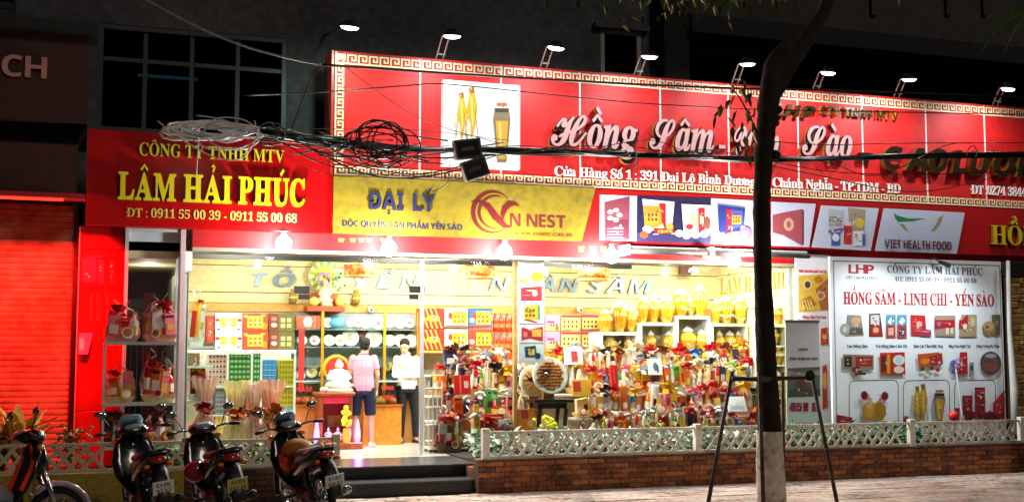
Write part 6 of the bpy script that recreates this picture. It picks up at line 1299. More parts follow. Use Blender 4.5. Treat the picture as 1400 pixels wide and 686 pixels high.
# ================================================================= PEOPLE
def fused(mb_, name, parent, m, vox, smooth_it=3):
    o = mb_.build('tmp', None); C.objects.link(o) if o.name not in C.objects else None
    r_ = o.modifiers.new('r', 'REMESH'); r_.mode = 'VOXEL'; r_.voxel_size = vox; r_.use_smooth_shade = True
    s_ = o.modifiers.new('s', 'SMOOTH'); s_.iterations = smooth_it; s_.factor = .5
    dg = bpy.context.evaluated_depsgraph_get(); me = bpy.data.meshes.new_from_object(o.evaluated_get(dg)); bpy.data.objects.remove(o)
    me.materials.clear(); me.materials.append(m); me.name = name
    n = bpy.data.objects.new(name, me); C.objects.link(n); n.parent = parent; return n
def person(label, loc, rz, pose, skin, shirt, trousers, hairc, shoes, long_sleeve, shorts, face):
    t = thing('person', label, 'person', loc, rz); sk = mat(skin, .5, noise=.05); J = {k: Vector(v) for k, v in pose.items()}
    m = MB(); D = sk
    # torso, neck, head
    pv, ch, nk, hd = J['pelvis'], J['chest'], J['neck'], J['head']
    def ell(c, rx, ry, n=14): return [(c.x + rx * math.cos(2 * math.pi * i / n), c.y + ry * math.sin(2 * math.pi * i / n), c.z) for i in range(n)]
    mid = (pv + ch) / 2
    m.rings([ell(pv - Vector((0, 0, .1)), .12, .1), ell(pv, .155, .11), ell(mid, .14, .1), ell(ch, .165, .11), ell((ch + nk) / 2 + Vector((0, 0, .03)), .15, .085), ell(nk, .06, .055)], D)
    m.tube([nk - Vector((0, 0, .05)), nk + (hd - nk) * .5, hd], [.062, .052, .05], D, 10)
    fd = J['face'].normalized()
    m.sph(hd + Vector((0, 0, .01)), (.077, .088, .105), D, 14, 10); m.sph(hd + fd * .035 - Vector((0, 0, .055)), (.052, .055, .055), D, 10, 8)
    m.sph(hd + fd * .095 - Vector((0, 0, .015)), (.014, .018, .022), D, 6, 5)
    side = fd.cross(Vector((0, 0, 1)))
    for s_ in (-1, 1): m.sph(hd + side * s_ * .08 - Vector((0, 0, .01)), (.016, .02, .03), D, 6, 5)
    for s_ in ('L', 'R'):
        m.sph(J['sh' + s_], .058, D, 10, 8); m.tube([J['sh' + s_], J['el' + s_]], [.052, .04], D, 9); m.sph(J['el' + s_], .041, D, 8, 6); m.tube([J['el' + s_], J['wr' + s_]], [.04, .026], D, 9)
        m.tube([J['hip' + s_], (J['hip' + s_] + J['kn' + s_]) / 2, J['kn' + s_]], [.085, .075, .055], D, 10); m.sph(J['kn' + s_], .056, D, 9, 7)
        k, a = J['kn' + s_], J['an' + s_]; m.tube([k, k + (a - k) * .35 + Vector((0, 0, 0)), a], [.05, .056, .034], D, 10); m.sph(a, .036, D, 8, 6)
        m.tube([a - Vector((0, 0, .03)), J['to' + s_]], [.036, .03], D, 8)
        # hand: palm, four unequal bent fingers, thumb leaving the side of the palm
        w = J['wr' + s_]; hdv = (w - J['el' + s_]).normalized(); hv = J.get('hv' + s_); hdv = hv.normalized() if hv else hdv
        pl_ = J['pn' + s_].normalized() if 'pn' + s_ in J else Vector((0, 1, 0)); ac = hdv.cross(pl_).normalized()
        palm = w + hdv * .045; m.tube([w, w + hdv * .03, w + hdv * .085], [.026, .034, .034], D, 8)
        for i, ln in enumerate((.066, .075, .07, .055)):
            b = w + hdv * .085 + ac * (i - 1.5) * .02; q1 = b + hdv * ln * .5 + pl_ * .008; q2 = q1 + (hdv * .8 + pl_ * .6).normalized() * ln * .5
            m.tube([b - hdv * .02, q1, q2], [.0105, .0095, .008], D, 6)
        b = w + hdv * .03 - ac * .03; m.tube([b + ac * .01, b - ac * .02 + hdv * .028 + pl_ * .006, b - ac * .026 + hdv * .055 + pl_ * .02], [.014, .011, .009], D, 6)
    body = fused(m, 'body', t, sk, .0085)
    # shirt
    m = MB(); k = 1.0; m.rings([ell(pv - Vector((0, 0, .07)), .172, .128), ell(pv + Vector((0, 0, .02)), .172, .127), ell(mid, .162, .118), ell(ch, .172, .122), ell((ch + nk) / 2 + Vector((0, 0, .035)), .15, .095), ell(nk + Vector((0, 0, -.005)), .072, .066)], D)
    for s_ in ('L', 'R'):
        m.sph(J['sh' + s_] - Vector((0, 0, .012)), .06, D, 10, 8)
        if long_sleeve: m.tube([J['sh' + s_], J['el' + s_], J['wr' + s_] * .93 + J['el' + s_] * .07], [.056, .05, .038], D, 10); m.sph(J['el' + s_], .055, D, 8, 6)
        else: m.tube([J['sh' + s_], J['sh' + s_] * .35 + J['el' + s_] * .65], [.058, .06], D, 10)
    sm_ = mat(shirt, .8, noise=.1, scale=6, bump=.5); fused(m, 'shirt', t, sm_, .014, 2)
    m = MB(); m.tube([nk + Vector((.066 * math.cos(a), .06 * math.sin(a), .012 + .01 * math.cos(a))) for a in [i * .524 for i in range(13)]], .014, sm_, 6); m.build('collar', t, True, world=False)
    m = MB(); m.rings([ell(pv + Vector((0, 0, .03)), .16, .115), ell(pv - Vector((0, 0, .05)), .168, .124), ell(pv - Vector((0, 0, .12)), .16, .12)], D)
    for s_ in ('L', 'R'):
        h_, k_, a_ = J['hip' + s_], J['kn' + s_], J['an' + s_]
        if shorts: m.tube([h_ + Vector((0, 0, .03)), h_ * .5 + k_ * .5, h_ * .06 + k_ * .94], [.1, .092, .088], D, 12)
        else: m.tube([h_ + Vector((0, 0, .03)), h_ * .5 + k_ * .5, k_, k_ * .4 + a_ * .6, a_ + Vector((0, 0, .02))], [.098, .085, .068, .06, .056], D, 12)
    fused(m, 'shorts' if shorts else 'trousers', t, mat(trousers, .85, noise=.15, scale=8, bump=.4), .014, 2)
    for s_ in ('L', 'R'):
        a_, o_ = J['an' + s_], J['to' + s_]; d = (o_ - a_); d.z = 0; d.normalize(); sd = Vector((-d.y, d.x, 0)); zf = J['floor'].z
        sc_ = mat(shoes, .5); m = MB(); rs = []
        for u_, w_, h_ in ((-.075, .026, .06), (-.05, .038, .085), (.03, .04, .08), (.1, .045, .05), (.16, .04, .035), (.185, .02, .02)):
            cpt = Vector((a_.x, a_.y, zf)) + d * u_; rs.append([cpt + sd * w_ * math.cos(q_) + Vector((0, 0, h_ * max(0, math.sin(q_)) + .002)) for q_ in [i * math.pi / 7 for i in range(8)]])
        m.rings(rs, sc_); m.build('shoe', t, True, world=False)
    hm_ = mat(hairc, .85, noise=.2, scale=30, bump=.6); m = MB(); bk = -fd
    m.sph(hd + Vector((0, 0, .035)) + bk * .012, (.087, .096, .096), hm_, 14, 9)
    m.sph(hd + bk * .035 - Vector((0, 0, .012)), (.078, .07, .085), hm_, 12, 8)
    m.sph(hd + fd * .05 + Vector((0, 0, .085)), (.06, .04, .03), hm_, 10, 6); m.build('hair', t, True, world=False)
    if face:
        for s_ in (-1, 1):
            m = MB(); m.sph(hd + fd * .084 + side * s_ * .03 + Vector((0, 0, .006)), (.011, .008, .005), mat('181010', .3), 8, 5); m.build('eye', t, True, world=False)
            m = MB(); m.sph(hd + fd * .086 + side * s_ * .03 + Vector((0, 0, .025)), (.017, .008, .004), mat('181010', .6), 8, 4); m.build('eyebrow', t, True, world=False)
        m = MB(); m.sph(hd + fd * .088 - Vector((0, 0, .055)), (.02, .008, .005), mat('8a4038', .5), 8, 4); m.build('mouth', t, True, world=False)
    return t
pA = G(496, 611, FZ)
person('customer in pink polo shirt and navy shorts standing with his back to the street', pA, R(-8), dict(
    pelvis=(0, 0, .93), chest=(.0, .02, 1.24), neck=(.0, .03, 1.43), head=(.03, .06, 1.57), face=(.45, .85, -.1), floor=(0, 0, 0),
    shL=(-.162, .02, 1.365), elL=(-.205, .04, 1.1), wrL=(-.17, .21, .94), pnL=(1, 0, 0), shR=(.162, .03, 1.365), elR=(.215, .0, 1.1), wrR=(.205, .06, .87), pnR=(-1, 0, 0),
    hipL=(-.09, 0, .88), knL=(-.125, .05, .47), anL=(-.15, -.02, .08), toL=(-.25, .08, .03), hipR=(.09, 0, .88), knR=(.12, .04, .47), anR=(.13, .0, .08), toR=(.19, .14, .03)),
    'c89878', 'd088a0', '0c1230', '060504', 'c8c4b4', False, True, False)
pB = G(556, 605, FZ); pB.y = 4.32; pB.x = P(556, 600, 4.32).x
person('shop assistant in white long-sleeved shirt and black trousers behind the counter', pB, R(0), dict(
    pelvis=(0, 0, .93), chest=(-.02, -.02, 1.23), neck=(-.04, -.05, 1.42), head=(-.07, -.09, 1.555), face=(-.45, -.8, -.45), floor=(0, 0, 0),
    shL=(-.18, -.02, 1.355), elL=(-.225, -.08, 1.1), wrL=(-.13, -.26, 1.06), pnL=(0, 0, 1), shR=(.14, -.03, 1.355), elR=(.18, -.1, 1.1), wrR=(.0, -.27, 1.05), pnR=(0, 0, 1),
    hipL=(-.09, 0, .88), knL=(-.1, -.03, .47), anL=(-.1, .02, .08), toL=(-.13, -.14, .03), hipR=(.09, 0, .88), knR=(.13, -.03, .47), anR=(.16, .02, .08), toR=(.2, -.13, .03)),
    'd0a080', 'e8ecee', '16161a', '060504', '1a1614', True, False, True)

# ================================================================= MOTORBIKES
def loft(mb_, secs, m_, n=12, e=2.6):
    rs = []
    for x, y, z, hw, hh in secs:
        r_ = []
        for i in range(n):
            a = 2 * math.pi * i / n; c_, s_ = math.cos(a), math.sin(a)
            r_.append((x, y + hw * math.copysign(abs(c_) ** (2 / e), c_), z + hh * math.copysign(abs(s_) ** (2 / e), s_)))
        rs.append(r_)
    mb_.rings(rs, m_); return mb_
def motorbike(label, loc, rz, lean, paint, shield, seatc, plate_c, plate_t, extras=(), cover=None, size=.95):
    t = thing('motorbike', label, 'motorbike', loc, 0, 'motorbikes parked before the planter'); t.rotation_euler = (lean, 0, rz); t.scale = (size, size * 1.1, size)
    pm = mat(paint, .22, noise=.03, coat=.8); shm = mat(shield, .25, noise=.03, coat=.7); cvm = mat(cover, .25, noise=.03, coat=.7) if cover else pm; bk = mat('101012', .45, noise=.1); cr = mat('a8acb0', .18, .9, noise=.05); ty = mat('0c0c0c', .9, noise=.2, scale=30); st_ = mat(seatc, .55, noise=.1)
    def B(m, n, par=t, s=True): return m.build(n, par, s, world=False)
    for cx, nm in ((.62, 'front_wheel'), (-.6, 'rear_wheel')):
        m = MB(); m.torus((cx, 0, .285), .215, .016, cr, 28, 6)
        for y in (-.02, .02): m.torus((cx, y, .285), .222, .008, cr, 28, 4)
        w_ = B(m, nm); m = MB(); m.torus((cx, 0, .285), .25, .04, ty, 32, 8); B(m, 'tyre', w_)
        m = MB(); m.tube([(cx, -.05, .285), (cx, .05, .285)], [.055, .055], cr, 12); m.tube([(cx, .05, .285), (cx, .09, .285)], .015, cr, 6); B(m, 'hub', w_)
        for i in range(6):
            a = i * math.pi / 3; m = MB(); m.tube([(cx + .05 * math.cos(a), 0, .285 + .05 * math.sin(a)), (cx + .21 * math.cos(a + .12), 0, .285 + .21 * math.sin(a + .12))], [.014, .01], cr, 5); B(m, 'spoke', w_)
        m = MB(); m.torus((cx, .045, .285), .09, .008, cr, 16, 4); B(m, 'brake_disc', w_)
    for y in (-.075, .075):
        m = MB(); m.tube([(.62, y, .285), (.53, y, .55), (.45, y * .9, .8)], [.02, .024, .022], cr, 8); B(m, 'fork')
        m = MB(); m.tube([(-.6, y * 1.5, .285), (-.52, y * 1.6, .48), (-.47, y * 1.5, .66)], [.022, .032, .022], cr if y < 0 else bk, 8); B(m, 'shock')
        m = MB(); m.tube([(-.6, y * 1.3, .285), (-.2, y, .34)], .02, bk, 6); B(m, 'swing_arm')
    m = MB(); rs = []
    for i in range(9):
        a = R(-20 + i * 19); rs.append([(.62 + (r_) * math.cos(a), y, .285 + r_ * math.sin(a)) for r_, y in ((.30, -.07), (.335, -.05), (.345, 0), (.335, .05), (.30, .07), (.295, .06), (.325, 0), (.295, -.06))])
    m.rings(rs, pm); B(m, 'front_fender')
    # leg shield, head and front cover
    m = MB(); rs = []
    for x, z, w_ in ((.50, .98, .1), (.475, .88, .19), (.42, .72, .235), (.34, .55, .22), (.24, .4, .15), (.16, .33, .08)):
        rs.append([(x - .05 * abs(u_) ** 1.5 - .02, w_ * u_, z) for u_ in (-1, -.6, -.2, .2, .6, 1)] + [(x - .05 * abs(u_) ** 1.5 - .05, w_ * u_ * .96, z) for u_ in (1, .6, .2, -.2, -.6, -1)])
    m.rings(rs, shm); B(m, 'leg_shield')
    m = MB(); loft(m, [(.54, 0, .76, .04, .05), (.51, 0, .8, .085, .12), (.47, 0, .84, .1, .16), (.40, 0, .84, .08, .15)], cvm); B(m, 'front_cover')
    m = MB(); loft(m, [(.50, 0, 1.03, .06, .04), (.47, 0, 1.035, .1, .065), (.38, 0, 1.04, .14, .07), (.28, 0, 1.03, .15, .05), (.24, 0, 1.02, .1, .03)], cvm); hb = B(m, 'handlebar_cover')
    m = MB(); loft(m, [(.515, 0, 1.03, .03, .02), (.50, 0, 1.03, .075, .045), (.46, 0, 1.035, .08, .05)], mat('c8d4dc', .1, noise=0, coat=1)); B(m, 'headlight')
    m = MB(); loft(m, [(.33, 0, 1.09, .07, .015), (.27, 0, 1.075, .09, .02), (.24, 0, 1.06, .07, .012)], mat('8a9aa8', .15, noise=0)); B(m, 'dashboard', hb)
    for s_ in (-1, 1):
        m = MB(); m.tube([(.34, s_ * .1, 1.03), (.3, s_ * .24, 1.05), (.24, s_ * .36, 1.04)], .013, cr, 6); h_ = B(m, 'handlebar')
        m = MB(); m.tube([(.275, s_ * .28, 1.048), (.235, s_ * .38, 1.038)], [.019, .02], bk, 8); B(m, 'grip', h_)
        m = MB(); m.tube([(.33, s_ * .2, 1.045), (.32, s_ * .36, 1.03)], .007, cr, 5); B(m, 'lever', h_)
        m = MB(); m.tube([(.31, s_ * .2, 1.05), (.33, s_ * .25, 1.17), (.32, s_ * .29, 1.22)], .006, bk, 5); mr = B(m, 'mirror_stem')
        m = MB(); M4 = Matrix.Translation((.32, s_ * .3, 1.25)) @ Matrix.Rotation(R(8 * s_), 4, 'X'); m.sph((0, 0, 0), (.018, .062, .04), bk, 12, 7, M4); m.sph((-.012, 0, 0), (.009, .055, .034), mat('b0bcc4', .08, .9, noise=0), 12, 7, M4); B(m, 'mirror', mr)
        m = MB(); loft(m, [(.44, s_ * .14, .93, .02, .02), (.41, s_ * .17, .93, .035, .03), (.38, s_ * .18, .93, .02, .02)], mat('e08820', .2, noise=0)); B(m, 'indicator')
        m = MB(); loft(m, [(.2, s_ * .07, .5, .02, .05), (.0, s_ * .1, .58, .03, .1), (-.3, s_ * .125, .67, .03, .1), (-.6, s_ * .12, .74, .03, .07), (-.86, s_ * .07, .83, .02, .03)], pm); B(m, 'side_panel')
        m = MB(); m.tube([(-.05, s_ * .1, .3), (-.05, s_ * .25, .29)], [.012, .018], bk, 6); B(m, 'foot_peg')
        m = MB(); loft(m, [(-.84, s_ * .09, .74, .02, .02), (-.88, s_ * .11, .74, .03, .022), (-.9, s_ * .11, .74, .015, .012)], mat('e07018', .2, noise=0)); B(m, 'indicator')
        m = MB(); m.tube([(-.45, s_ * .14, .78), (-.7, s_ * .15, .85), (-.88, s_ * .1, .89), (-.92, 0, .895)], [.012, .014, .014, .014], cr if 'chrome' in extras else bk, 7); B(m, 'grab_rail')
    m = MB(); loft(m, [(.3, 0, .5, .06, .07), (.1, 0, .48, .08, .08), (-.1, 0, .6, .1, .1), (-.5, 0, .7, .1, .1), (-.86, 0, .8, .06, .05)], bk); B(m, 'frame')
    m = MB(); loft(m, [(.06, 0, .72, .05, .02), (.0, 0, .755, .1, .045), (-.25, 0, .775, .13, .05), (-.45, 0, .8, .135, .055), (-.7, 0, .84, .12, .045), (-.8, 0, .855, .06, .02)], st_); B(m, 'seat')
    m = MB(); loft(m, [(-.84, 0, .8, .08, .04), (-.9, 0, .8, .075, .035), (-.93, 0, .79, .04, .02)], mat('a01010', .15, noise=0, coat=1)); B(m, 'tail_light')
    m = MB(); rs = []
    for x, z, w_ in ((-.72, .74, .09), (-.86, .7, .085), (-.94, .6, .08), (-1.0, .46, .075), (-1.03, .36, .065)): rs.append([(x, -w_, z - .03), (x - .01, -w_ * .6, z), (x - .012, w_ * .6, z), (x, w_, z - .03), (x + .02, w_ * .6, z - .02), (x + .02, -w_ * .6, z - .02)])
    m.rings(rs, bk); B(m, 'rear_fender')
    M4 = Matrix.Translation((-1.01, 0, .52)) @ Matrix.Rotation(R(-14), 4, 'Y'); m = MB(); m.box(-.006, .006, -.098, .098, -.07, .07, mat(plate_c, .45, noise=.1), M4); pl_ = B(m, 'licence_plate', t, False)
    for j, line in enumerate(plate_t):
        ls, tot = layout(line, SAN, .1, .3); wv = .16 if len(line) > 5 else .13; m = MB()
        for ch, x, v, f, w in ls: m.add([(-.0075, .5 * wv - (x + p_[0]) / tot * wv, (.012 if j == 0 else -.052) + p_[1] * .056) for p_ in v], f, bk, M4)
        B(m, 'lettering', pl_, False)
    m = MB(); m.tube([(.0, 0, .3), (.16, 0, .36)], [.085, .07], mat('54565a', .4, .7), 10); m.box(-.22, .02, -.09, .09, .2, .38, mat('3c3e42', .4, .6), bev=.03); m.tube([(-.02, -.13, .29), (-.02, .13, .29)], .075, mat('6a6c70', .35, .7), 12); B(m, 'engine')
    m = MB(); m.tube([(.12, -.06, .3), (.05, -.12, .2), (-.25, -.15, .22), (-.4, -.16, .26)], .018, cr, 8); m.tube([(-.38, -.16, .255), (-.5, -.165, .29), (-.86, -.17, .37), (-.9, -.17, .38)], [.03, .045, .048, .03], cr if 'chrome' in extras else bk, 12); B(m, 'exhaust')
    m = MB(); m.tube([(-.2, .09, .28), (-.28, .2, .02)], .012, bk, 6); m.tube([(-.28, .2, .02), (-.33, .22, .012)], .015, bk, 6); B(m, 'side_stand')
    m = MB(); m.box(-.58, -.12, .085, .105, .26, .36, bk, bev=.02); B(m, 'chain_cover')
    if 'helmet_red' in extras: m = MB(); m.sph((-.1, .2, .62), (.11, .12, .12), mat('a01c30', .2, coat=.8), 14, 9); B(m, 'hanging_helmet')
    if 'coat' in extras:
        m = MB(); m.sph((.05, .02, .82), (.17, .15, .1), mat('c87820', .7, noise=.3, scale=12, bump=.8), 14, 8); m.sph((.1, .12, .68), (.09, .09, .12), mat('d8401c', .6), 12, 7); B(m, 'bundled_coat')
    if 'basket_blue' in extras or 'screen' in extras:
        m = MB(); c_ = mat('8ab4c8' if 'screen' in extras else '6a8aa0', .12, noise=0, coat=.9); rs = []
        for x, z, w_ in ((.44, 1.06, .12), (.40, 1.14, .13), (.34, 1.2, .09)): rs.append([(x, -w_, z), (x + .03, -w_ * .4, z + .01), (x + .03, w_ * .4, z + .01), (x, w_, z), (x - .01, w_ * .4, z), (x - .01, -w_ * .4, z)])
        m.rings(rs, c_); B(m, 'fly_screen')
    return t
def bpos(px, Y): return (P(px, 600, Y).x, Y, 0)
motorbike('silver motorbike seen from the side at the lower left corner', (P(46, 620, -3.1).x - .36, -3.1, 0), R(22), R(-6), '9aa0aa', '101014', '1c1a20', 'e8e8e8', ('61-H1', '204.31'), ('chrome',), '14141a', 1.0)
motorbike('black motorbike with a pale blue fly screen and white plate, second from the left', bpos(205, -1.55), R(99), R(-7), '16161a', '16161a', '101014', 'd8dcd8', ('61-FK', '93.92'), ('screen',))
motorbike('maroon and black motorbike with a yellowed plate and a crimson helmet hanging on it', bpos(303, -1.5), R(98), R(-8), '3a1a24', '121216', '141016', 'b8a860', ('61-D1', '232.78'), ('helmet_red',))
motorbike('black motorbike with an orange coat on its seat, nearest to the steps', bpos(424, -1.45), R(100), R(-9), '1c1416', '141418', '2a1a14', 'c8d0c8', ('61-B2', '108.82'), ('coat', 'basket_blue', 'chrome'))

# ================================================================= TREE
bark = stained('m_bark', '16110d', '241b14', '32261c', 6, 30, .95, 1); limew = stained('m_lime', '8a7c6c', 'd4c6b8', 'ece2d8', 2, 14, .9, .6)
Yt = -3.0
def tp(px, py, Y=Yt): return P(px, py, Y)
tr = thing('street_tree', 'dark street tree with a whitewashed lower trunk in front of the shop', 'tree', (tp(1056, 600).x, Yt, 0))
def rough_tube(pts, rad, m_, n=14, sub=3, amp=.08):
    P2 = []; R2 = []
    for i in range(len(pts) - 1):
        for k in range(sub): u_ = k / sub; P2.append(Vector(pts[i]).lerp(Vector(pts[i + 1]), u_)); R2.append(rad[i] * (1 - u_) + rad[i + 1] * u_)
    P2.append(Vector(pts[-1])); R2.append(rad[-1]); m = MB(); m.tube(P2, R2, m_, n)
    for i in range(len(m.v)): v = m.v[i]; c_ = P2[i // n]; f = 1 + random.uniform(-amp, amp); m.v[i] = (c_.x + (v[0] - c_.x) * f, c_.y + (v[1] - c_.y) * f, v[2])
    return m
zw = tp(1053, 589).z; b0 = tp(1056, 735); b0.z = -.13
rough_tube([b0, (tp(1055, 686).x, Yt, tp(1055, 686).z), (tp(1053, 640).x, Yt, tp(1053, 640).z), (tp(1052, 588).x, Yt, zw)], [.19, .168, .155, .142], limew, 16, 4, .04).build('whitewashed_base', tr, True)
rough_tube([(tp(1052, 590).x, Yt, zw - .002), tp(1047, 480), tp(1043, 380), tp(1041, 290), tp(1044, 210), tp(1050, 150), tp(1057, 92), tp(1068, 74, -3.0), tp(1085, 52, -2.97)], [.132, .112, .1, .094, .102, .118, .112, .1, .06], bark, 16, 7, .07).build('trunk', tr, True)
rough_tube([tp(1052, 140), tp(1072, 100, -2.95), tp(1098, 62, -2.85), tp(1125, 20, -2.7), tp(1150, -50, -2.6), tp(1170, -160, -2.4)], [.1, .1, .088, .075, .062, .045], bark, 14, 5, .12).build('limb', tr, True)
m = MB(); m.sph(tp(1060, 168, -3.05), (.05, .05, .05), bark, 8, 6); m.sph(tp(1059, 212, -3.05), (.07, .07, .06), bark, 8, 6); m.sph(tp(1064, 150, -3.05), (.05, .05, .05), bark, 8, 6); stuff(m.build('bark_knot', tr, True))
rough_tube([tp(1043, 200), tp(1030, 170, -3.1), tp(1015, 140, -3.2), tp(1003, 122, -3.25)], [.02, .014, .01, .006], bark, 6, 2, .05).build('twig', tr)
lms = [mat('5a7a2c', .5, noise=.3, scale=10), mat('3a5a1c', .5, noise=.3, scale=10), mat('8a8030', .5, noise=.3, scale=10)]
def leaf_mesh(b, L, w, m_, M4): b.add([(0, 0, 0), (L * .35, w, .01), (L * .75, w * .6, 0), (L, 0, -.02), (L * .75, -w * .6, 0), (L * .35, -w, .01), (L * .5, 0, -.015)], [(0, 6, 1), (1, 6, 2), (2, 6, 3), (0, 5, 6), (5, 4, 6), (4, 3, 6)], m_, M4)
lp = []
for m_ in lms: b = MB(); leaf_mesh(b, .16, .034, m_, None); lp.append(b)
proto_l = [b.build('leaf', tr, world=False) for b in lp]; first = [True] * 3
for px, py in ((1012, 120), (998, 135), (1020, 130), (1006, 128), (990, 150), (1028, 126), (1033, 145), (1022, 148), (1008, 150), (994, 160), (1015, 165), (1028, 165), (980, 158), (1030, 180), (1018, 185), (1024, 200), (1010, 195), (1002, 172), (1036, 135), (1001, 115), (1016, 108), (1032, 155), (986, 142), (1026, 210)):
    k = random.randrange(3); o = proto_l[k] if first[k] else proto_l[k].copy()
    if not first[k]: C.objects.link(o)
    first[k] = False; o.parent = tr; o.location = tp(px, py, -3.2 + random.uniform(-.15, .15)) - tr.location; o.rotation_euler = (random.uniform(-.8, .8), random.uniform(.5, 1.7), random.uniform(-.6, 3.4))
m = MB(); cen = [(tp(955, -58, -3.4), .8), (tp(1015, -95, -3.2), .9), (tp(1140, -95, -2.6), .8), (tp(1090, -70, -3), .7), (tp(1220, -135, -2.4), .8), (tp(900, -85, -3.6), .8)]
for c_, r_ in cen:
    for i in range(850):
        d = Vector((random.gauss(0, .55), random.gauss(0, .6), random.gauss(0, .3))) * r_
        leaf_mesh(m, random.uniform(.09, .14), random.uniform(.02, .032), random.choice(lms), Matrix.Translation(c_ + d) @ Matrix.Rotation(random.uniform(0, 6.28), 4, 'Z') @ Matrix.Rotation(random.uniform(.2, 1.6), 4, 'Y'))
stuff(m.build('crown', tr))
for c_, r_ in cen: rough_tube([tp(1150, -120, -2.5) if c_.x > 7.6 else tp(1120, -160, -3.2), c_, c_ + Vector((random.uniform(-.5, .5), .1, .1))], [.03, .02, .008], bark, 6, 2, .05).build('branch', tr)
# dark fronds at the top right corner
pf = thing('palm_tree', 'black silhouette of palm fronds at the upper right corner', 'palm', (P(1440, 600, -.6).x, -.6, 0)); top_ = P(1425, 20, -.6)
rough_tube([(top_.x + .1, -.6, -.1), (top_.x, -.6, 2.5), top_], [.16, .12, .1], bark, 10, 3, .05).build('trunk', pf, True)
for i in range(13):
    a = 1.7 + i * .42; L = random.uniform(.8, 1.3); m = MB(); pts = [top_ + Vector((math.cos(a) * L * u_, math.sin(a) * L * u_ * .8, .5 * u_ - .95 * u_ * u_)) for u_ in (0, .25, .5, .75, 1)]; m.tube(pts, [.015, .012, .01, .008, .004], lms[1], 4)
    for k in range(26):
        u_ = .15 + .85 * k / 26; c_ = top_ + Vector((math.cos(a) * L * u_, math.sin(a) * L * u_ * .8, .5 * u_ - .95 * u_ * u_)); s_ = 1 if k % 2 else -1
        e = c_ + Vector((-math.sin(a) * s_ * .14 + math.cos(a) * .1, math.cos(a) * s_ * .14, -.16)); m.add([c_, c_ + Vector((.012, 0, .012)), e], [(0, 1, 2)], lms[1])
    m.build('frond', pf)
# support frame
sf = thing('tree_support', 'brown steel pole frame propping the tree trunk', 'frame', (tp(1056, 600).x, Yt, -.1)); pm_ = stained('m_pole', '2a1e18', '4a382e', '6a5448', 6, 25, .6, .3)
def q3(px, py, Y): return P(px, py, Y)
zh = tp(1056, 520).z
for a, b_, Y0, Y1 in (((1001, 512), (966, 735), -3.15, -3.35), ((1038, 512), (1044, 760), -3.35, -3.75), ((1070, 512), (1072, 720), -2.7, -2.5), ((1109, 512), (1147, 735), -2.95, -3.05)):
    p = q3(a[0], a[1], Y0); e = q3(b_[0], 700, Y1); k = (e - p); e2 = p + k * ((p.z + .13) / (p.z - e.z)); m = MB(); m.tube([p + Vector((0, 0, .03)), e2], [.02, .024], pm_, 8); m.build('pole', sf, True)
for a, b_, Y0, Y1 in (((1001, 518), (1109, 516), -3.2, -3.0), ((1038, 520), (1072, 517), -3.36, -2.7), ((1000, 516), (1040, 519), -3.17, -3.36)):
    m = MB(); m.tube([q3(a[0], a[1], Y0), q3(b_[0], b_[1], Y1)], .024, pm_, 7); m.build('cross_bar', sf, True)
m = MB(); M4 = Matrix.Translation(q3(1107, 513, -3.06)) @ Matrix.Rotation(R(80), 4, 'X'); m.lathe((0, 0, 0), [(.058, -.02), (.062, 0), (.058, .02)], mat('1c1c20', .8, noise=.3), 14, M4); m.build('rubber_pad', sf, True)

# ================================================================= OVERHEAD CABLES
ck = mat('0a0a0c', .35, noise=.1); cw = mat('c8ccd0', .4, noise=.1); cg = mat('6a6c70', .4, noise=.1)
def smooth_pts(pts, k=5):
    out = []
    for i in range(len(pts) - 1):
        p0 = pts[max(i - 1, 0)]; p1 = pts[i]; p2 = pts[i + 1]; p3 = pts[min(i + 2, len(pts) - 1)]
        for j in range(k):
            t = j / k; out.append(.5 * ((2 * p1) + (-p0 + p2) * t + (2 * p0 - 5 * p1 + 4 * p2 - p3) * t * t + (-p0 + 3 * p1 - 3 * p2 + p3) * t ** 3))
    out.append(pts[-1]); return out
def cable(label, pts, Y, r_, m_, group=None):
    q = smooth_pts([P(x, y, Y) for x, y in pts]); m = MB(); m.tube(q, r_, m_, 5); o = m.build('cable', None, True, base=True); tag(o, label, 'cable', group); return o
YC = .2
cable('pale twisted cable running down from the top edge to the corner of the big sign', [(150, -30), (200, 0), (262, 33), (330, 62), (395, 80), (440, 89)], YC, .016, cg)
cable('thick black cable crossing the top of the big sign below the key border', [(440, 89), (560, 97), (700, 106), (860, 115), (1000, 121), (1150, 124), (1420, 134)], YC, .018, ck)
cable('thin dark cable sagging across the upper part of the big sign', [(330, 131), (457, 125), (560, 117), (605, 115), (700, 124), (860, 140), (1040, 150), (1200, 153), (1420, 157)], YC, .009, ck)
cable('thin dark cable crossing left of the ginseng picture diagonally', [(470, 90), (540, 142), (600, 172), (680, 195)], YC, .005, ck)
cable('thin black cable dropping from the thick cable behind the leftmost floodlight', [(440, 89), (425, 110), (412, 140), (395, 190)], YC, .007, ck)
for i in range(6):
    dy = [(-5, -4), (-2, 3), (1, -1), (4, 1), (6, 5), (3, -6)][i]
    cable('black strand of the thick cable bundle across the big sign', [(335, 178 + dy[0]), (457, 196 + dy[1]), (560, 203 - dy[0] * .6), (640, 206 + dy[0] * .7), (700, 207 + dy[1] * .8), (780, 209 + dy[0] * .5), (870, 212 - dy[1] * .5), (960, 216 + dy[0] * .4), (1042, 218 + dy[1] * .6), (1120, 217 - dy[0] * .4), (1230, 214 + dy[1] * .5), (1420, 211 + dy[0] * .5)], YC + .02 * i, [.022, .03, .026, .018, .014, .012][i], ck, 'strands of the main cable bundle')
random.seed(21)
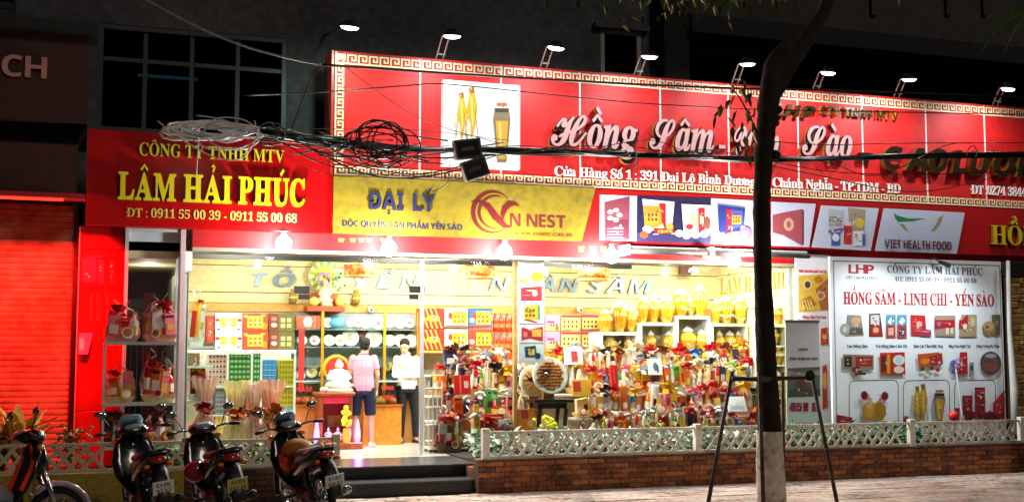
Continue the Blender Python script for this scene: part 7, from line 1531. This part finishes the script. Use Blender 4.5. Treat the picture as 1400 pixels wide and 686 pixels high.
for i in range(26):
    xa = random.uniform(345, 470); xb = random.uniform(520, 700); ya = 180 + (xa - 345) * .12 + random.uniform(-12, 30); yb = 204 + random.uniform(-14, 22); sag = random.uniform(-16, 38)
    cable('thin loose strand of the tangled cables at the left end of the big sign', [(xa, ya), (xa * .7 + xb * .3, ya * .7 + yb * .3 + sag * .7 + random.uniform(-4, 4)), (xa * .4 + xb * .6, ya * .4 + yb * .6 + sag * .9 + random.uniform(-4, 4)), (xb, yb)], YC - random.uniform(0, .2), random.choice([.004, .006, .009, .011]), random.choice([ck, ck, ck, cg]), 'loose strands of the cable tangle')
def coil(label, cx, cy, rx, ry, n, Y, r_, m_, tilt=0):
    t = thing('cable_coil', label, 'cable', P(cx, cy, Y))
    for k in range(n):
        pts = []; ox, oy, sx, sy = random.uniform(-.3, .3) * rx, random.uniform(-.3, .3) * ry, random.uniform(.5, 1.1), random.uniform(.5, 1.3); tw = random.uniform(-.12, .12)
        for j in range(25):
            a = j * math.pi / 12; x = cx + ox + rx * sx * math.cos(a); y = cy + oy + ry * sy * math.sin(a) + (tilt + tw) * math.cos(a) * rx + random.uniform(-.6, .6); pts.append(P(x, y, Y + .04 * math.sin(a + k)))
        m = MB(); m.tube(pts, r_, m_, 5); m.build('loop', t, True)
    return t
coil('messy black cable coil hanging before the left end of the big sign', 520, 197, 44, 26, 9, YC - .1, .01, ck)
coil('smaller black cable loops left of the big sign corner', 365, 180, 22, 14, 4, YC - .1, .008, ck)
coil('bright white coiled cable bundle over the left red sign', 285, 180, 56, 10, 15, YC - .2, .013, mat('f0f4f8', .35), .02)
coil('loose white cable loops hanging before the yellow company name', 320, 190, 48, 26, 2, YC - .25, .009, cw, .05)
for a in (((232, 172), (262, 190), (272, 197)), ((268, 158), (300, 163), (345, 178)), ((215, 165), (240, 185), (290, 214), (330, 217), (350, 190)), ((272, 182), (268, 240)), ((352, 196), (350, 175), (348, 165))):
    cable('white cable end sticking out of the white cable coil', list(a), YC - .2, .009, cw, 'white cable ends')
for i in range(7):
    ya = 204 + random.uniform(-6, 8); cable('thin strand drooping from the bundle between the dealer boxes and the trunk', [(660 + 40 * i, ya), (730 + 40 * i, ya + random.uniform(-18, 14)), (800 + 35 * i, 210 + random.uniform(-4, 4))], YC - .05, .006, ck, 'strands drooping before the script letters')
for pts, lab in (([(1050, 226), (1120, 240), (1240, 262), (1330, 250), (1420, 222)], 'lowest thin cable sagging right of the trunk over the phone number'), ([(1050, 220), (1150, 236), (1290, 238), (1420, 232)], 'thin cable sagging just under the bundle right of the trunk'), ([(1050, 193), (1130, 198), (1240, 196), (1420, 195)], 'thin straight cable above the bundle right of the trunk'), ([(1050, 212), (1130, 222), (1200, 240), (1290, 200), (1330, 196)], 'thin looping cable under the block letters'), ([(1322, 212), (1325, 202), (1332, 200), (1336, 208), (1334, 214)], 'small pale cable loop on the bundle near the phone number'), ([(857, 215), (868, 208), (872, 222), (866, 230)], 'pale cable tie hanging from the bundle between the script words'), ([(615, 225), (612, 250), (590, 262)], 'thin white cable hanging over the dealer sign lettering')):
    cable(lab, pts, YC - .05, .007 if 'pale' not in lab else .009, cg if 'pale' in lab or 'white' in lab else ck)
for px, py, w, h_, rot, lab in ((639, 204, 36, 27, -9, 'upper grey cable junction box hanging on the bundle'), (649, 231, 34, 27, -20, 'lower tilted grey cable junction box hanging under the other')):
    p = P(px, py, YC - .15); t = thing('junction_box', lab, 'box', p); W2 = w * MPP(px, YC) / 2; H2 = h_ * ZPP(px, YC) / 2; M4 = Matrix.Translation(p) @ Matrix.Rotation(R(rot), 4, 'Y')
    m = MB(); m.box(-W2, W2, -.05, .06, -H2, H2, mat('6a6c6e', .4, .3, noise=.2, scale=14), M4, bev=.01); m.build('case', t)
    m = MB(); m.box(-W2 + .03, W2 - .03, -.058, -.05, -H2 + .03, H2 - .03, mat('1c1c1e' if py < 220 else '3a3a3c', .3, noise=.4, scale=20), M4); m.build('lid', t)
    m = MB(); m.box(-W2 * .55, W2 * .4, -.062, -.058, -H2 * .2, H2 * .15, mat('6a6462', .5, noise=.5, scale=40), M4); m.build('label', t)
    m = MB(); m.tube([p + Vector((0, 0, H2 * .8)), p + Vector((.02, .1, H2 + .08))], .01, cg, 5); m.build('hook', t)
